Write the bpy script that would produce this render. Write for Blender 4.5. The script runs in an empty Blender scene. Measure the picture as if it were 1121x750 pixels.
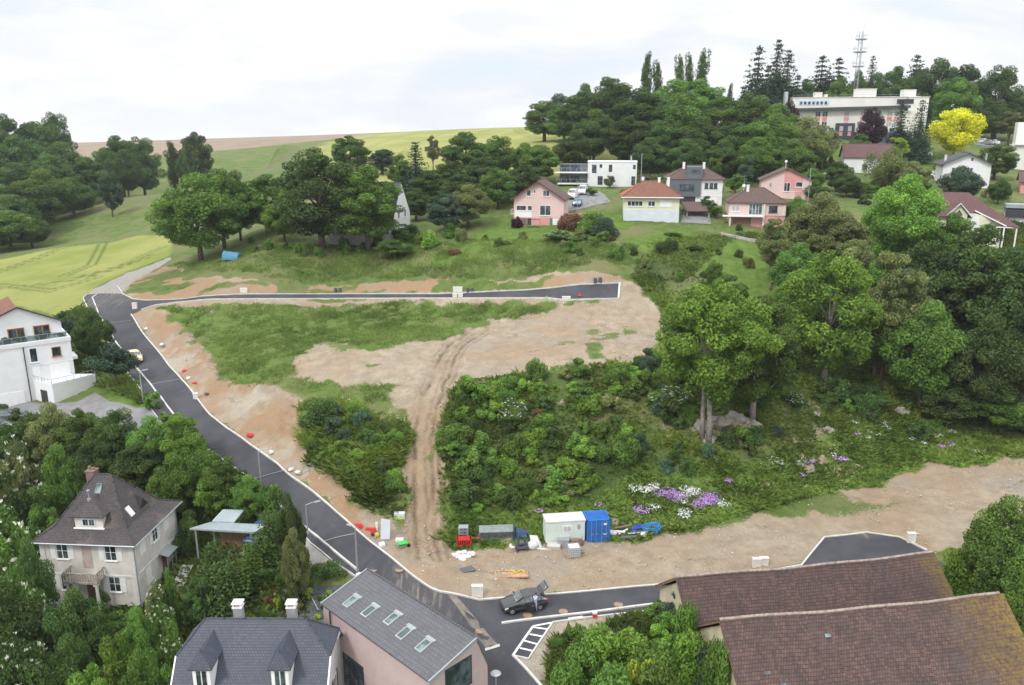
import bpy, math, random
import numpy as np
from mathutils import Vector, Matrix
from mathutils.geometry import delaunay_2d_cdt

random.seed(7); rng = np.random.default_rng(7)
scene = bpy.context.scene
COL = scene.collection
R = math.radians
# ------------------------------------------------------------------ camera
F, PITCH, CX, CY, HC = 880.0, R(15.0), 560.5, 375.0, 42.0
cam_data = bpy.data.cameras.new('camera'); cam = bpy.data.objects.new('camera', cam_data); COL.objects.link(cam)
cam.location = (0, 0, HC); cam.rotation_euler = (R(90) - PITCH, 0, 0)
cam_data.sensor_width = 36; cam_data.lens = 36 * F / 1121; cam_data.clip_start = 0.5; cam_data.clip_end = 9000
scene.camera = cam
cP, sP = math.cos(PITCH), math.sin(PITCH)

def ray(px, py):
    a = (px - CX) / F; b = (CY - py) / F
    return a, cP + b * sP, -sP + b * cP
def at(px, py, D):                      # surveyed point: bearing, dip and ground distance
    a, b, c = ray(px, py); t = D / b
    return Vector((a * t, D, HC + c * t))
def lvl(px, py, z):                     # point of the sight line at height z
    a, b, c = ray(px, py); t = (z - HC) / c
    return Vector((a * t, b * t, z))
def hz(p, py):                          # height above p seen at row py
    b = (CY - py) / F
    return HC + p[1] * (-sP + b * cP) / (cP + b * sP)
def ppm(p):                             # pixels per metre at p
    return F / (p[1] * cP + (HC - p[2]) * sP)

# ------------------------------------------------------------------ noise
_T = np.random.default_rng(3).random((256, 256))
def vnoise(x, y):
    x = np.asarray(x, float); y = np.asarray(y, float)
    xi = np.floor(x).astype(int); yi = np.floor(y).astype(int)
    fx = x - xi; fy = y - yi; fx = fx*fx*(3-2*fx); fy = fy*fy*(3-2*fy)
    a = _T[xi & 255, yi & 255]; b = _T[(xi+1) & 255, yi & 255]; c = _T[xi & 255, (yi+1) & 255]; d = _T[(xi+1) & 255, (yi+1) & 255]
    return (a*(1-fx)+b*fx)*(1-fy) + (c*(1-fx)+d*fx)*fy - 0.5
def fbm(x, y, o=4):
    s = 0; a = 1.0
    for i in range(o):
        s = s + a * vnoise(x*2**i + 17.3*i, y*2**i + 9.1*i); a *= .5
    return s

# ------------------------------------------------------------------ mesh builder
def quads_mesh(name, V, Fq, attrs=None, smooth=False):
    me = bpy.data.meshes.new(name)
    V = np.asarray(V, np.float32); Fq = np.asarray(Fq, np.int32); n, k = Fq.shape
    me.vertices.add(len(V)); me.vertices.foreach_set('co', V.ravel())
    me.loops.add(n*k); me.loops.foreach_set('vertex_index', Fq.ravel())
    me.polygons.add(n); me.polygons.foreach_set('loop_start', np.arange(0, n*k, k, dtype=np.int32))
    me.polygons.foreach_set('loop_total', np.full(n, k, np.int32))
    if smooth: me.polygons.foreach_set('use_smooth', np.ones(n, bool))
    me.update(calc_edges=True)
    for nm, arr in (attrs or {}).items():
        arr = np.asarray(arr, np.float32)
        if arr.ndim == 1:
            a = me.attributes.new(nm, 'FLOAT', 'POINT'); a.data.foreach_set('value', arr)
        else:
            a = me.attributes.new(nm, 'FLOAT_COLOR', 'POINT'); a.data.foreach_set('color', arr.ravel())
    return me

def tag(o, label=None, cat=None, group=None, kind=None):
    if label: o['label'] = label
    if cat: o['category'] = cat
    if group: o['group'] = group
    if kind: o['kind'] = kind
    return o
def thing(name, label, cat, loc=(0, 0, 0), rz=0.0, group=None):
    o = bpy.data.objects.new(name, None); COL.objects.link(o)
    o.location = loc; o.rotation_euler = (0, 0, rz); o.empty_display_size = 0.3
    return tag(o, label, cat, group)
def copy_tree(o, parent=None):
    c = o.copy(); COL.objects.link(c)
    if parent: c.parent = parent
    for ch in list(o.children): copy_tree(ch, c)
    return c

class MB:
    def __init__(s, M=None): s.v = []; s.f = []; s.uv = {}; s.M = M or Matrix()
    def _add(s, vs, fs, uvs=None):
        n = len(s.v); s.v += [tuple(s.M @ Vector(p)) for p in vs]
        for i, f in enumerate(fs):
            if uvs: s.uv[len(s.f)] = uvs[i]
            s.f.append([n + j for j in f])
        return s
    def box(s, x0, x1, y0, y1, z0, z1):
        return s._add([(x0,y0,z0),(x1,y0,z0),(x1,y1,z0),(x0,y1,z0),(x0,y0,z1),(x1,y0,z1),(x1,y1,z1),(x0,y1,z1)],
            [(0,3,2,1),(4,5,6,7),(0,1,5,4),(1,2,6,5),(2,3,7,6),(3,0,4,7)])
    def poly(s, pts, uv=None): return s._add(pts, [list(range(len(pts)))], [uv] if uv else None)
    def hexa(s, b, t):                   # 4 bottom + 4 top points
        return s._add(list(b)+list(t), [(0,3,2,1),(4,5,6,7),(0,1,5,4),(1,2,6,5),(2,3,7,6),(3,0,4,7)])
    def prism(s, pts, d):                # planar polygon extruded by vector d
        n = len(pts); d = Vector(d); q = [Vector(p) + d for p in pts]
        fs = [list(range(n))[::-1], list(range(n, 2*n))] + [(i, (i+1) % n, n+(i+1) % n, n+i) for i in range(n)]
        return s._add([Vector(p) for p in pts]+q, fs)
    def tube(s, path, r, n=6, cap=True):
        P = [Vector(p) for p in path]; rs = r if isinstance(r, (list, tuple)) else [r]*len(P)
        rings = []
        for i, p in enumerate(P):
            d = (P[min(i+1, len(P)-1)] - P[max(i-1, 0)]).normalized()
            a = d.orthogonal().normalized() if i == 0 else (rings[-1][1] - d*rings[-1][1].dot(d)).normalized()
            rings.append((p, a, d.cross(a)))
        vs = []
        for (p, a, b), rr in zip(rings, rs):
            for k in range(n):
                t = 2*math.pi*k/n; vs.append(p + a*(math.cos(t)*rr) + b*(math.sin(t)*rr))
        fs = [(i*n+k, i*n+(k+1) % n, (i+1)*n+(k+1) % n, (i+1)*n+k) for i in range(len(P)-1) for k in range(n)]
        if cap: fs += [list(range(n))[::-1], [(len(P)-1)*n+k for k in range(n)]]
        return s._add(vs, fs)
    def cyl(s, x, y, z0, z1, r0, r1=None, n=12): return s.tube([(x,y,z0),(x,y,z1)], [r0, r0 if r1 is None else r1], n)
    def ball(s, c, rx, ry=None, rz=None, n=10, m=6, jit=0):
        ry = ry or rx; rz = rz or rx; vs = []; fs = []
        for i in range(m+1):
            ph = math.pi*i/m
            for k in range(n):
                t = 2*math.pi*k/n; j = 1 + (random.uniform(-jit, jit) if jit else 0)
                vs.append((c[0]+rx*j*math.sin(ph)*math.cos(t), c[1]+ry*j*math.sin(ph)*math.sin(t), c[2]+rz*j*math.cos(ph)))
        for i in range(m):
            for k in range(n): fs.append((i*n+k, (i+1)*n+k, (i+1)*n+(k+1) % n, i*n+(k+1) % n))
        return s._add(vs, fs)
    def torus(s, c, Rr, r, n=16, m=6):
        return s.tube([(c[0]+Rr*math.cos(2*math.pi*k/n), c[1]+Rr*math.sin(2*math.pi*k/n), c[2]) for k in range(n+1)], r, m, cap=False)
    def build(s, name, mat, parent=None, loc=None, rz=0, smooth=False, bevel=0):
        me = bpy.data.meshes.new(name); me.from_pydata(s.v, [], s.f); me.update()
        if s.uv:
            ul = me.uv_layers.new(name='UVMap')
            for fi, uvs in s.uv.items():
                for li, uvc in zip(me.polygons[fi].loop_indices, uvs): ul.data[li].uv = uvc
        if mat: me.materials.append(mat)
        if smooth: me.polygons.foreach_set('use_smooth', [True]*len(me.polygons))
        o = bpy.data.objects.new(name, me); COL.objects.link(o)
        if parent: o.parent = parent
        if loc is not None: o.location = loc; o.rotation_euler = (0, 0, rz)
        if bevel:
            b = o.modifiers.new('Bevel', 'BEVEL'); b.width = bevel; b.segments = 2; b.limit_method = 'ANGLE'
        return o

# ------------------------------------------------------------------ materials
def srgb(r, g, b):
    return tuple(((c/255)/12.92 if c/255 <= .04045 else ((c/255+.055)/1.055)**2.4) for c in (r, g, b))
def _mat(name):
    m = bpy.data.materials.new(name); m.use_nodes = True; nt = m.node_tree
    return m, nt, nt.nodes, nt.links, nt.nodes['Principled BSDF']
def nd(ns, t, **kw):
    n = ns.new(t)
    for k, v in kw.items():
        if k in n.inputs: n.inputs[k].default_value = v
        else: setattr(n, k, v)
    return n
def mixc(nt, fac, a, b, bt='MIX'):
    n = nt.nodes.new('ShaderNodeMix'); n.data_type = 'RGBA'; n.blend_type = bt; n.clamp_factor = True
    for k, v in ((0, fac), (6, a), (7, b)):
        if isinstance(v, bpy.types.NodeSocket): nt.links.new(v, n.inputs[k])
        else: n.inputs[k].default_value = v if k == 0 else (tuple(v)+(1,))[:4]
    return n.outputs[2]
def mth(nt, op, a, b=None, clamp=False):
    n = nt.nodes.new('ShaderNodeMath'); n.operation = op; n.use_clamp = clamp
    for k, v in ((0, a), (1, b)):
        if v is None: continue
        if isinstance(v, bpy.types.NodeSocket): nt.links.new(v, n.inputs[k])
        else: n.inputs[k].default_value = v
    return n.outputs[0]
def ramp(nt, v, lo, hi, a=0.0, b=1.0):
    n = nt.nodes.new('ShaderNodeMapRange'); n.inputs[1].default_value = lo; n.inputs[2].default_value = hi
    n.inputs[3].default_value = a; n.inputs[4].default_value = b; n.interpolation_type = 'SMOOTHSTEP'
    nt.links.new(v, n.inputs[0]); return n.outputs[0]
def noise(nt, vec, scale, detail=4, rough=.6, dist=0):
    n = nd(nt.nodes, 'ShaderNodeTexNoise', Scale=scale, Detail=detail, Roughness=rough, Distortion=dist)
    nt.links.new(vec, n.inputs['Vector']); return n.outputs[0]
def pos(nt): return nt.nodes.new('ShaderNodeNewGeometry').outputs['Position']
def mat(name, col, rough=.8, var=.15, scale=1.5, bump=.1, bscale=8, metal=0, spec=.3, dirt=None):
    m, nt, ns, lk, bs = _mat(name); p = ns.new('ShaderNodeTexCoord').outputs['Object']
    n = noise(nt, p, scale)
    lo = tuple(c*(1-var) for c in col); hi = tuple(min(1, c*(1+var)) for c in col)
    c = mixc(nt, ramp(nt, n, .3, .7), lo, hi)
    if dirt:
        c = mixc(nt, ramp(nt, noise(nt, p, scale*.35, 6, .7), .52, .75, 0, .6), c, dirt)
    lk.new(c, bs.inputs['Base Color']); bs.inputs['Roughness'].default_value = rough
    bs.inputs['Metallic'].default_value = metal; bs.inputs['Specular IOR Level'].default_value = spec
    if bump:
        b = nd(ns, 'ShaderNodeBump', Strength=bump, Distance=.05); lk.new(noise(nt, p, bscale), b.inputs['Height']); lk.new(b.outputs[0], bs.inputs['Normal'])
    return m
def glass(name, col=(.02, .03, .035), rough=.08):
    m, nt, ns, lk, bs = _mat(name); p = ns.new('ShaderNodeTexCoord').outputs['Object']
    c = mixc(nt, ramp(nt, noise(nt, p, .9, 2), .4, .65), col, tuple(min(1, x*3+.03) for x in col))
    lk.new(c, bs.inputs['Base Color']); bs.inputs['Roughness'].default_value = rough; bs.inputs['Specular IOR Level'].default_value = .5
    return m
def tiles(name, cols, w=.25, h=.3, rough=.85, patch=None, stain=None, bump=.5, mortar=.35):
    """roof covering: rows of tiles on the UV (metres along eave, metres up slope)"""
    m, nt, ns, lk, bs = _mat(name); uv = ns.new('ShaderNodeTexCoord').outputs['UV']
    br = nd(ns, 'ShaderNodeTexBrick'); br.offset = .5; lk.new(uv, br.inputs['Vector'])
    br.inputs['Scale'].default_value = 1; br.inputs['Mortar Size'].default_value = .018; br.inputs['Mortar Smooth'].default_value = .3
    br.inputs['Bias'].default_value = 0; br.inputs['Brick Width'].default_value = w; br.inputs['Row Height'].default_value = h
    br.inputs['Color1'].default_value = (*cols[0], 1); br.inputs['Color2'].default_value = (*cols[1], 1)
    br.inputs['Mortar'].default_value = (*[c*mortar for c in cols[0]], 1)
    c = mixc(nt, ramp(nt, noise(nt, uv, .5, 5, .65), .35, .68), br.outputs['Color'], mixc(nt, .5, br.outputs['Color'], cols[2]))
    if stain: c = mixc(nt, ramp(nt, noise(nt, uv, .3, 5, .7, .5), .52, .7, 0, .75), c, stain)
    if patch:
        mp_ = nd(ns, 'ShaderNodeMapping'); lk.new(uv, mp_.inputs[0]); mp_.inputs['Scale'].default_value = (2.6, .22, 1); c = mixc(nt, ramp(nt, noise(nt, mp_.outputs[0], 1, 5, .65), .5, .72, 0, .6), c, (.045,.04,.042)); c = mixc(nt, ramp(nt, noise(nt, uv, 7, 3, .8), .60, .75, 0, .4), c, (.24,.18,.15))
    if patch:                                      # (u at which it starts, u full, colour)
        sx = ns.new('ShaderNodeSeparateXYZ'); lk.new(uv, sx.inputs[0])
        e = mth(nt, 'ADD', sx.outputs[0], mth(nt, 'MULTIPLY', mth(nt, 'SUBTRACT', noise(nt, uv, .35, 6, .7), .5), 9))
        g = mth(nt, 'MULTIPLY', ramp(nt, e, patch[0], patch[1]), ramp(nt, noise(nt, uv, 2.2, 6, .75), .36, .6))
        c = mixc(nt, g, c, patch[2])
    lk.new(c, bs.inputs['Base Color']); bs.inputs['Roughness'].default_value = rough; bs.inputs['Specular IOR Level'].default_value = .3
    sx = ns.new('ShaderNodeSeparateXYZ'); lk.new(uv, sx.inputs[0])
    saw = mth(nt, 'FRACT', mth(nt, 'DIVIDE', sx.outputs[1], h))
    hgt = mth(nt, 'ADD', mth(nt, 'MULTIPLY', saw, -.6), mth(nt, 'MULTIPLY', noise(nt, uv, 6), .5))
    b = nd(ns, 'ShaderNodeBump', Strength=bump, Distance=.04); lk.new(hgt, b.inputs['Height']); lk.new(b.outputs[0], bs.inputs['Normal'])
    return m
# ------------------------------------------------------------------ terrain survey (bearing, dip, height | distance)
ZP = [(480,600,0),(600,620,0),(720,600,.3),(850,590,.8),(1000,560,1),(1110,520,1.5),(1000,500,1.5),(900,520,1.2),(720,550,.8),(600,560,.6),
 (500,570,.8),(560,665,0),(700,660,.2),(800,645,.3),(940,600,.6),(1060,600,.9),(540,745,-1),(620,700,-.3),(720,740,-1.2),(860,740,-.5),(1060,720,.2),(1180,640,1),(1180,720,.5),
 (480,655,.3),(430,610,1.3),(380,570,2.5),(330,530,3.8),(280,490,5.2),(230,445,6.8),(190,400,8.4),(165,360,10.2),(145,335,11.6),(120,320,12.4),
 (200,328,12.6),(350,326,13.2),(500,323.5,14.2),(680,318,15.5),
 (150,455,6.4),(60,440,5.4),(0,450,4.8),(10,475,4.3),(110,470,5),(100,520,.5),(200,510,3.2),(30,560,-3),(240,560,.1),(320,600,1.2),(290,592,-.5),(250,602,-.9),(300,650,-1.6),(350,640,-.6),
 (100,670,-4),(200,640,-3),(20,720,-6.5),(200,745,-5),(-80,640,-5),(-80,500,2),(380,650,-.8),(400,690,-3),(460,745,-3.5),(300,745,-4.5),(560,800,-2),(420,800,-4.5),(100,800,-7),(700,800,-2),(900,800,-1),(1200,800,0)]
DP = [(300,305,141),(300,275,153),(500,300,139),(500,265,155),(650,300,135),(720,270,150),(600,245,165),(715,250,158),(840,247,163),(640,215,185),(780,225,175),
 (670,205,205),(860,217,184),(600,340,129),(400,340,131),(550,370,117),(700,350,125),(550,392,107),(700,397,104),(420,395,107),(420,430,98),(330,400,106),(230,345,128),
 (180,342,131),(300,370,117),(240,400,109),(210,375,119),(330,470,92),(350,440,97.5),(350,510,85.5),(440,480,88),(440,540,80),(420,572,77),(465,560,79),(465,500,86),(480,440,96),
 (600,402,103),(600,440,97),(600,480,91),(600,520,86),(600,548,83.5),(750,480,92.5),(750,520,87.5),(750,430,100),(750,385,110),(850,420,105),(850,480,94.5),
 (1000,460,103),(1000,400,120),(900,380,118),(800,300,142),(800,340,129),(900,320,140),(1000,330,142),(1000,280,157),(1100,280,157),(1110,400,119),(1110,460,104),(830,275,152),
 (1050,245,163),(960,210,200),(1060,202,205),(1110,232,180),(960,180,235),(900,151,257),(1010,153,259),(900,168,246),(1020,172,246),(1080,157,270),(750,196,215),(1180,230,185),(1180,300,150),(1180,420,115),(1180,170,265),
 (590,170,260),(540,150,420),(540,140,640),(430,145,640),(430,170,330),(430,200,230),(430,240,180),(300,167,330),(300,210,230),(300,250,175),
 (200,207,275),(200,230,238),(200,259,200),(150,300,165),(0,330,150),(0,284,197),(60,272,200),(60,268,226),(60,238,268),(120,218,285),(0,300,180),(0,262,232),(-120,300,180),(-120,350,140),
 (90,156,900),(250,161,600),(250,151,820),(400,146,800),(100,320,150),(60,360,130),(-60,420,115),(340,262,166)]
XP = [(-150,330,15),(-100,330,17),(-60,340,22),(-105,380,23),(-220,260,12),(-200,230,11),(-170,340,18),(-260,400,22),(60,300,40),(140,300,41),(60,360,42),(0,420,41),(160,420,42),(250,300,41),(300,420,42),
 (20,260,36),(-350,200,10),(-250,120,6),(250,120,3),(250,200,24),(-500,1400,-8),(0,1400,0),(500,1400,10),(-900,900,10),(600,700,35),(-300,1100,22),(100,1000,34),(-50,20,-6),(0,20,-4),(60,20,-1),(0,-60,-6),(-120,0,-8),(120,0,0),
 (0,1500,-20),(-900,1500,-20),(900,1500,-20),(-1500,800,-30),(1500,800,-20),(900,300,20),(-900,300,-10)]
cp = [tuple(lvl(*q)) for q in ZP] + [tuple(at(*q)) for q in DP] + [tuple(map(float, q)) for q in XP]
cp = np.array(cp)
def _phi(x, y, c):
    return np.sqrt((x[:, None]-c[None, :, 0])**2 + (y[:, None]-c[None, :, 1])**2 + 16.0)
def fit():
    n = len(cp); A = np.zeros((n+3, n+3)); A[:n, :n] = _phi(cp[:, 0], cp[:, 1], cp) + np.eye(n)*(-.35)
    A[:n, n] = 1; A[:n, n+1:] = cp[:, :2]; A[n, :n] = 1; A[n+1:, :n] = cp[:, :2].T
    return np.linalg.solve(A, np.r_[cp[:, 2], 0, 0, 0])
_w = fit()
def H(x, y):
    x = np.atleast_1d(np.asarray(x, float)); y = np.atleast_1d(np.asarray(y, float)); out = np.empty(len(x))
    for i in range(0, len(x), 20000):
        X, Y = x[i:i+20000], y[i:i+20000]; n = len(cp)
        out[i:i+20000] = _phi(X, Y, cp) @ _w[:n] + _w[n] + _w[n+1]*X + _w[n+2]*Y
    return out
def h1(x, y): return float(H([x], [y])[0])
_Ds = np.geomspace(30, 1500, 260)
_gc = {}
def G(px, py):                          # where the sight line meets the ground
    k = (px, py)
    if k in _gc: return _gc[k]
    a, b, c = ray(px, py); t = _Ds / b
    d = HC + c*t - H(a*t, _Ds)
    i = np.where(d < 0)[0]
    if len(i) == 0 or i[0] == 0: r = at(px, py, 1500 if len(i) == 0 else 30)
    else:
        i = i[0]; lo, hi = _Ds[i-1], _Ds[i]
        for _ in range(2):
            D = np.linspace(lo, hi, 12); tt = D/b; dd = HC + c*tt - H(a*tt, D); j = max(1, int(np.argmax(dd < 0))); lo, hi = D[j-1], D[j]
        r = at(px, py, (lo+hi)/2)
    _gc[k] = r; return r
def GP(pts): return [G(*p) for p in pts]

def sdist(x, y, P):                     # signed distance to polygon, + inside
    P = np.asarray([(p[0], p[1]) for p in P]); n = len(P)
    d2 = np.full(x.shape, 1e18); ins = np.zeros(x.shape, bool)
    for i in range(n):
        ax, ay = P[i]; bx, by = P[(i+1) % n]; ex, ey = bx-ax, by-ay
        t = np.clip(((x-ax)*ex + (y-ay)*ey)/(ex*ex+ey*ey+1e-12), 0, 1)
        d2 = np.minimum(d2, (x-ax-t*ex)**2 + (y-ay-t*ey)**2)
        c = ((ay > y) != (by > y)); xx = ax + (y-ay)*ex/(ey if abs(ey) > 1e-12 else 1e-12)
        ins ^= c & (x < xx)
    d = np.sqrt(d2); return np.where(ins, d, -d)

# ------------------------------------------------------------------ plan of the place
RK = [(143.5,344.2),(151,356.6),(160.3,369.6),(179,392),(199.5,416.3),(210.7,429.4),(229.4,453.7),(248,468.6),(274,487),(304,508),(334,532),(368,560.5),(396,585),(432.4,614),(471.6,644),(482,648),(513.6,654.3),(525,657),(548.7,655),(599.5,651),(727,639.8)]
LK = [(106,322.5),(101,326),(108,343.5),(115.5,356.6),(128.5,377),(136,385.7),(154.7,408.8),(169.6,427.5),(182.7,444.3),(203,469),(222,489),(248,507),(274,524.6),(304,550.8),(340,582.4),(352.6,592.5),(373.6,610),(392,625)]
LO = [(95,322.5),(91,326.7),(98.7,343.5),(118,373),(147,416.7),(163,445),(178,464.3),(198,486),(222,505),(248,523),(274,541),(304,564),(340,594.6),(365,615),(392,633)]
def dens(P, st=14):
    o = []
    for a, b in zip(P[:-1], P[1:]):
        n = max(1, int(math.hypot(b[0]-a[0], b[1]-a[1])/st)); o += [(a[0]+(b[0]-a[0])*i/n, a[1]+(b[1]-a[1])*i/n) for i in range(n)]
    return o+[P[-1]]
UN = [(134.2,321.8),(145.4,327.4),(160,329),(192,327.8),(229,324),(267,322.2),(380,321.8),(480,321.8),(574,317.7),(605.6,315),(631,312),(678.4,310)]
US = [(677,327),(620,328.5),(600,326.2),(480,326.7),(380,326.9),(304,327.2),(229.4,327.8),(192,331),(169.6,334),(154.7,339),(143.5,344.2)]
UN = dens(UN); US = dens(US)
SK = [(715,668),(638,676.6),(605,681.4)]
BL = [(392,633),(440,672),(520,735),(545,775)]
ROADP = LO + BL[1:] + [(612,775),(587.3,745.3),(561.4,717.6)] + [(578.4,721.2),(605,681.4),(638,676.6),(715,668),(760,663)]
ROADP += [(760,636)] + RK[::-1][0:-1] + US[::-1][0:0]
road_main = GP(LO + BL[1:] + [(612,775),(587.3,745.3),(563,719.5),(578.4,721.2),(605,681.4),(638,676.6),(715,668),(760,662),(900,640),(1040,622),(1012,602.6),(984.8,588.3),(949,583),(902.5,588.3),(877.4,617)] + RK[::-1] + US[::-1][1:] + UN[::-1][0:] )
for i, p in enumerate(road_main): pass
pathP = GP([(95,322.6),(104,316),(118,309),(139,299),(165,290),(184,282),(188,284),(176,291),(160,300),(150,305),(141,312),(134.2,321.9)])
driveP = GP([(178,463),(163,445),(150,447),(120,440),(104,430),(85,440),(20,440),(-30,440),(-30,480),(60,480),(150,480),(185,478)])
gravP = GP([(362,615),(340,596),(318,575),(300,572),(285,590),(262,585),(235,585),(235,605),(262,612),(300,618),(330,620)])
siteP = GP([(134,320),(150,302),(172,291),(225,304),(300,311),(400,309),(500,308),(600,301),(660,299),(690,304),(706,318),(722,335),(732,360),(728,390),(800,420),(900,470),(1000,500),(1180,490),(1180,605)] + [(1015,602.6),(877.4,625),(800,633)] + RK[::-1])
bankP = GP([(134,321.5),(160,329),(192,327),(229,323.5),(267,321.5),(480,321.5),(574,317),(631,311.5),(690,309),(700,304),(690,300),(660,299),(600,304),(560,309),(500,308),(440,307),(380,310),(340,307),(300,311),(250,309),(225,305),(190,294),(170,292),(155,304),(141,315)])
grassA = GP([(173,337),(200,335),(250,333.5),(400,333),(500,332.5),(600,332),(623,332),(605.6,340),(537,351),(517,358.5),(497,368.5),(480,373),(431,377),(409,383),(356,373),(334,381),(319,401),(326.5,411),(364,422),(431,424),(409,444),(390,448),(364,437),(356,429),(304,424),(267,424),(240.6,418),(225.6,388),(207,369.6),(188,351)])
grassB = GP([(330,444),(364,437),(390,444),(446,467),(447,500),(448,549),(440,570),(416,559),(390,549),(371,526),(341,504),(328,482)])
grassC = GP([(500,418),(540,412),(600,405),(690,398),(728,388),(732,360),(722,335),(706,318),(690,304),(700,288),(720,260),(1180,240),(1180,492),(1121,500.8),(1092,497.6),(1076,508.8),(1018,505.6),(993,513.5),(961,531),(930,536),(900,541),(850,555),(800,565),(765,577),(735,583),(690,590),(600,594),(530,598),(500,602),(489,585),(482,560),(480,500),(490,445)])
dirt2 = GP([(948,508),(916,517),(884,529.5),(868,534),(820,531),(790,537),(810,546),(850,543),(880,541),(930,530)])
rockP = GP([(760,462),(800,457),(835,478),(860,495),(900,500),(890,520),(850,505),(835,490),(770,485)])
screeP = GP([(850,470),(885,430),(905,440),(900,480),(925,500),(905,520),(880,515),(862,500)])
trackP = GP([(444,560),(443,500),(450,450),(470,400),(500,370),(520,362),(520,375),(497,400),(487,440),(482,500),(490,575),(487,600),(450,600)])
chalkP = GP([(165,365),(200,375),(235,420),(300,430),(330,445),(332,490),(350,520),(300,505),(255,470),(215,425)])
cutP = GP([(150,345),(185,342),(225,372),(245,415),(300,425),(335,440),(335,490),(372,530),(400,560),(400,588),(368,561),(334,532),(304,508),(274,487),(229,454),(211,430),(179,392)])
wheatP = GP([(-60,296),(0,284),(60,272),(120,266),(150,258),(190,257),(186,280),(160,290),(139,297),(115,309),(97,321),(90,330),(100,350),(60,345),(0,330),(-60,330)])
lawnP = GP([(105,425),(112,405),(150,418),(162,443),(140,446),(118,440)])
lawn2 = GP([(680,262),(750,250),(760,268),(700,275)]); lawn3 = GP([(800,262),(900,262),(890,330),(850,340),(800,330),(760,300)])
lawn4 = GP([(885,150),(1010,150),(1040,178),(1000,184),(940,178),(885,172)])
lawn5 = GP([(550,240),(640,240),(700,225),(690,250),(640,262),(560,262),(480,300),(470,285)])
plowP = [Vector(p) for p in [(-620,560,0),(-420,520,0),(-215,480,0),(-110,620,0),(-60,760,0),(-60,900,0),(-700,1000,0)]]
oliveP = [at(300,170,320), at(235,190,270), at(60,225,275), at(20,240,262), at(60,240,262), at(150,215,262), at(250,200,260), at(340,180,300), at(420,168,330), at(380,165,360)]
yelP = [Vector(p) for p in [(-62,235,0),(0,215,0),(40,240,0),(60,420,0),(60,760,0),(-90,760,0),(-125,640,0),(-112,440,0),(-90,350,0),(-66,280,0)]]

def band(x, y, P, s, amp=0, fr=.5):
    d = sdist(x, y, P)
    if amp: d = d + amp*2*fbm(x*fr, y*fr, 4)
    t = np.clip((d+s)/(2*s), 0, 1); return t*t*(3-2*t)

ang = np.r_[np.radians(np.linspace(-78, -37, 40, endpoint=False)), np.radians(np.linspace(-37, 37, 620)), np.radians(np.linspace(37, 78, 41)[1:])]
rad = np.r_[np.geomspace(6, 45, 30, endpoint=False), np.geomspace(45, 165, 430, endpoint=False), np.geomspace(165, 420, 150, endpoint=False), np.geomspace(420, 1500, 60)]
AA, RR = np.meshgrid(ang, rad); gx = (np.sin(AA)*RR).ravel(); gy = (np.cos(AA)*RR).ravel()
gz = H(gx, gy)
d_road = sdist(gx, gy, road_main)
site = band(gx, gy, siteP, .5, .6); gA = band(gx, gy, grassA, 1.5, 1.3); gB = band(gx, gy, grassB, 1.3, 1.2); gC = band(gx, gy, grassC, 1.5, 1.3)
d2 = band(gx, gy, dirt2, .4, .8); bank = band(gx, gy, bankP, .4, .7); rock = band(gx, gy, rockP, .6, 1.5); scree = band(gx, gy, screeP, 1.5, 3)
trk = band(gx, gy, trackP, .5, .6); chalk = band(gx, gy, chalkP, 1.5, 3)
green_in = np.clip(gA + gB + gC, 0, 1)
# patches of weeds in the dirt, of bare soil in the weeds
weedy = np.clip((fbm(gx*.16+3, gy*.16, 5) - .24)*5, 0, 1)
soil = site*(1-green_in*(1-np.clip((fbm(gx*.3+40, gy*.3, 4)-.42)*5, 0, 1)*.8))
soil = np.maximum(soil, d2); soil = np.maximum(soil, rock*.7); soil = np.maximum(soil, scree*.5)
soil = np.where(bank > soil, bank, soil) if False else np.maximum(soil, bank)
soil *= (1 - weedy*.8*(1-trk)*(1-.8*band(gx, gy, cutP, 1))*(1-band(gx, gy, GP([(300,600),(500,570),(800,590),(1100,530),(1180,600),(800,640),(520,660)]), 3)))
soil = np.clip(soil, 0, 1)*(1-bank*np.clip((fbm(gx*.13+2, gy*.22, 4)-.05)*6, 0, .95))
cut = band(gx, gy, cutP, 1.0, 1.5); chalk = chalk*np.clip(.6+2.5*fbm(gx*.18, gy*.18+6, 3), 0, 1)
ochre = np.clip(cut*np.clip(.55+2.2*fbm(gx*.35, gy*.35+20, 4), .1, 1) + bank*.95 + np.clip(.5+1.6*fbm(gx*.12, gy*.12+8, 4), 0, 1)*.45*site + trk*.15, 0, 1)*(1-chalk*.5)
gravel = band(gx, gy, pathP, .4, .3) + band(gx, gy, driveP, .15) + band(gx, gy, gravP, .2, .1)
wheat = band(gx, gy, wheatP, .6, .4); plow = band(gx, gy, plowP, 3, 4, .05); yel = band(gx, gy, yelP, 3, 4, .05)
lawn = np.clip(sum(band(gx, gy, P, .6, .5) for P in (lawnP, lawn2, lawn3, lawn4, lawn5)), 0, 1)
olive = band(gx, gy, oliveP, 5, 6, .08)
brightP = GP([(490,575),(500,545),(560,565),(640,550),(700,520),(780,505),(860,510),(900,480),(960,462),(1090,470),(1110,495),(1076,510),(1018,507),(961,531),(900,541),(800,565),(690,590),(530,598),(500,602)])
vergeP = GP([(563,719.5),(578.4,721.2),(605,681.4),(638,676.6),(715,668),(745,664),(748,678),(700,690),(640,697),(612,712),(600,745),(587,746)])
vg_ = band(gx, gy, vergeP, .3, .4); soil = np.maximum(soil, vg_); chalk = np.maximum(chalk, vg_); site = np.maximum(site, vg_)
bright_ = band(gx, gy, brightP, 1.2, 1.5)
lawn = np.clip(lawn+.75*bright_+.35*gA, 0, 1)
under = np.clip(gC*(.4+.9*fbm(gx*.09+5, gy*.09, 4)), 0, 1)*(1-lawn)
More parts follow.
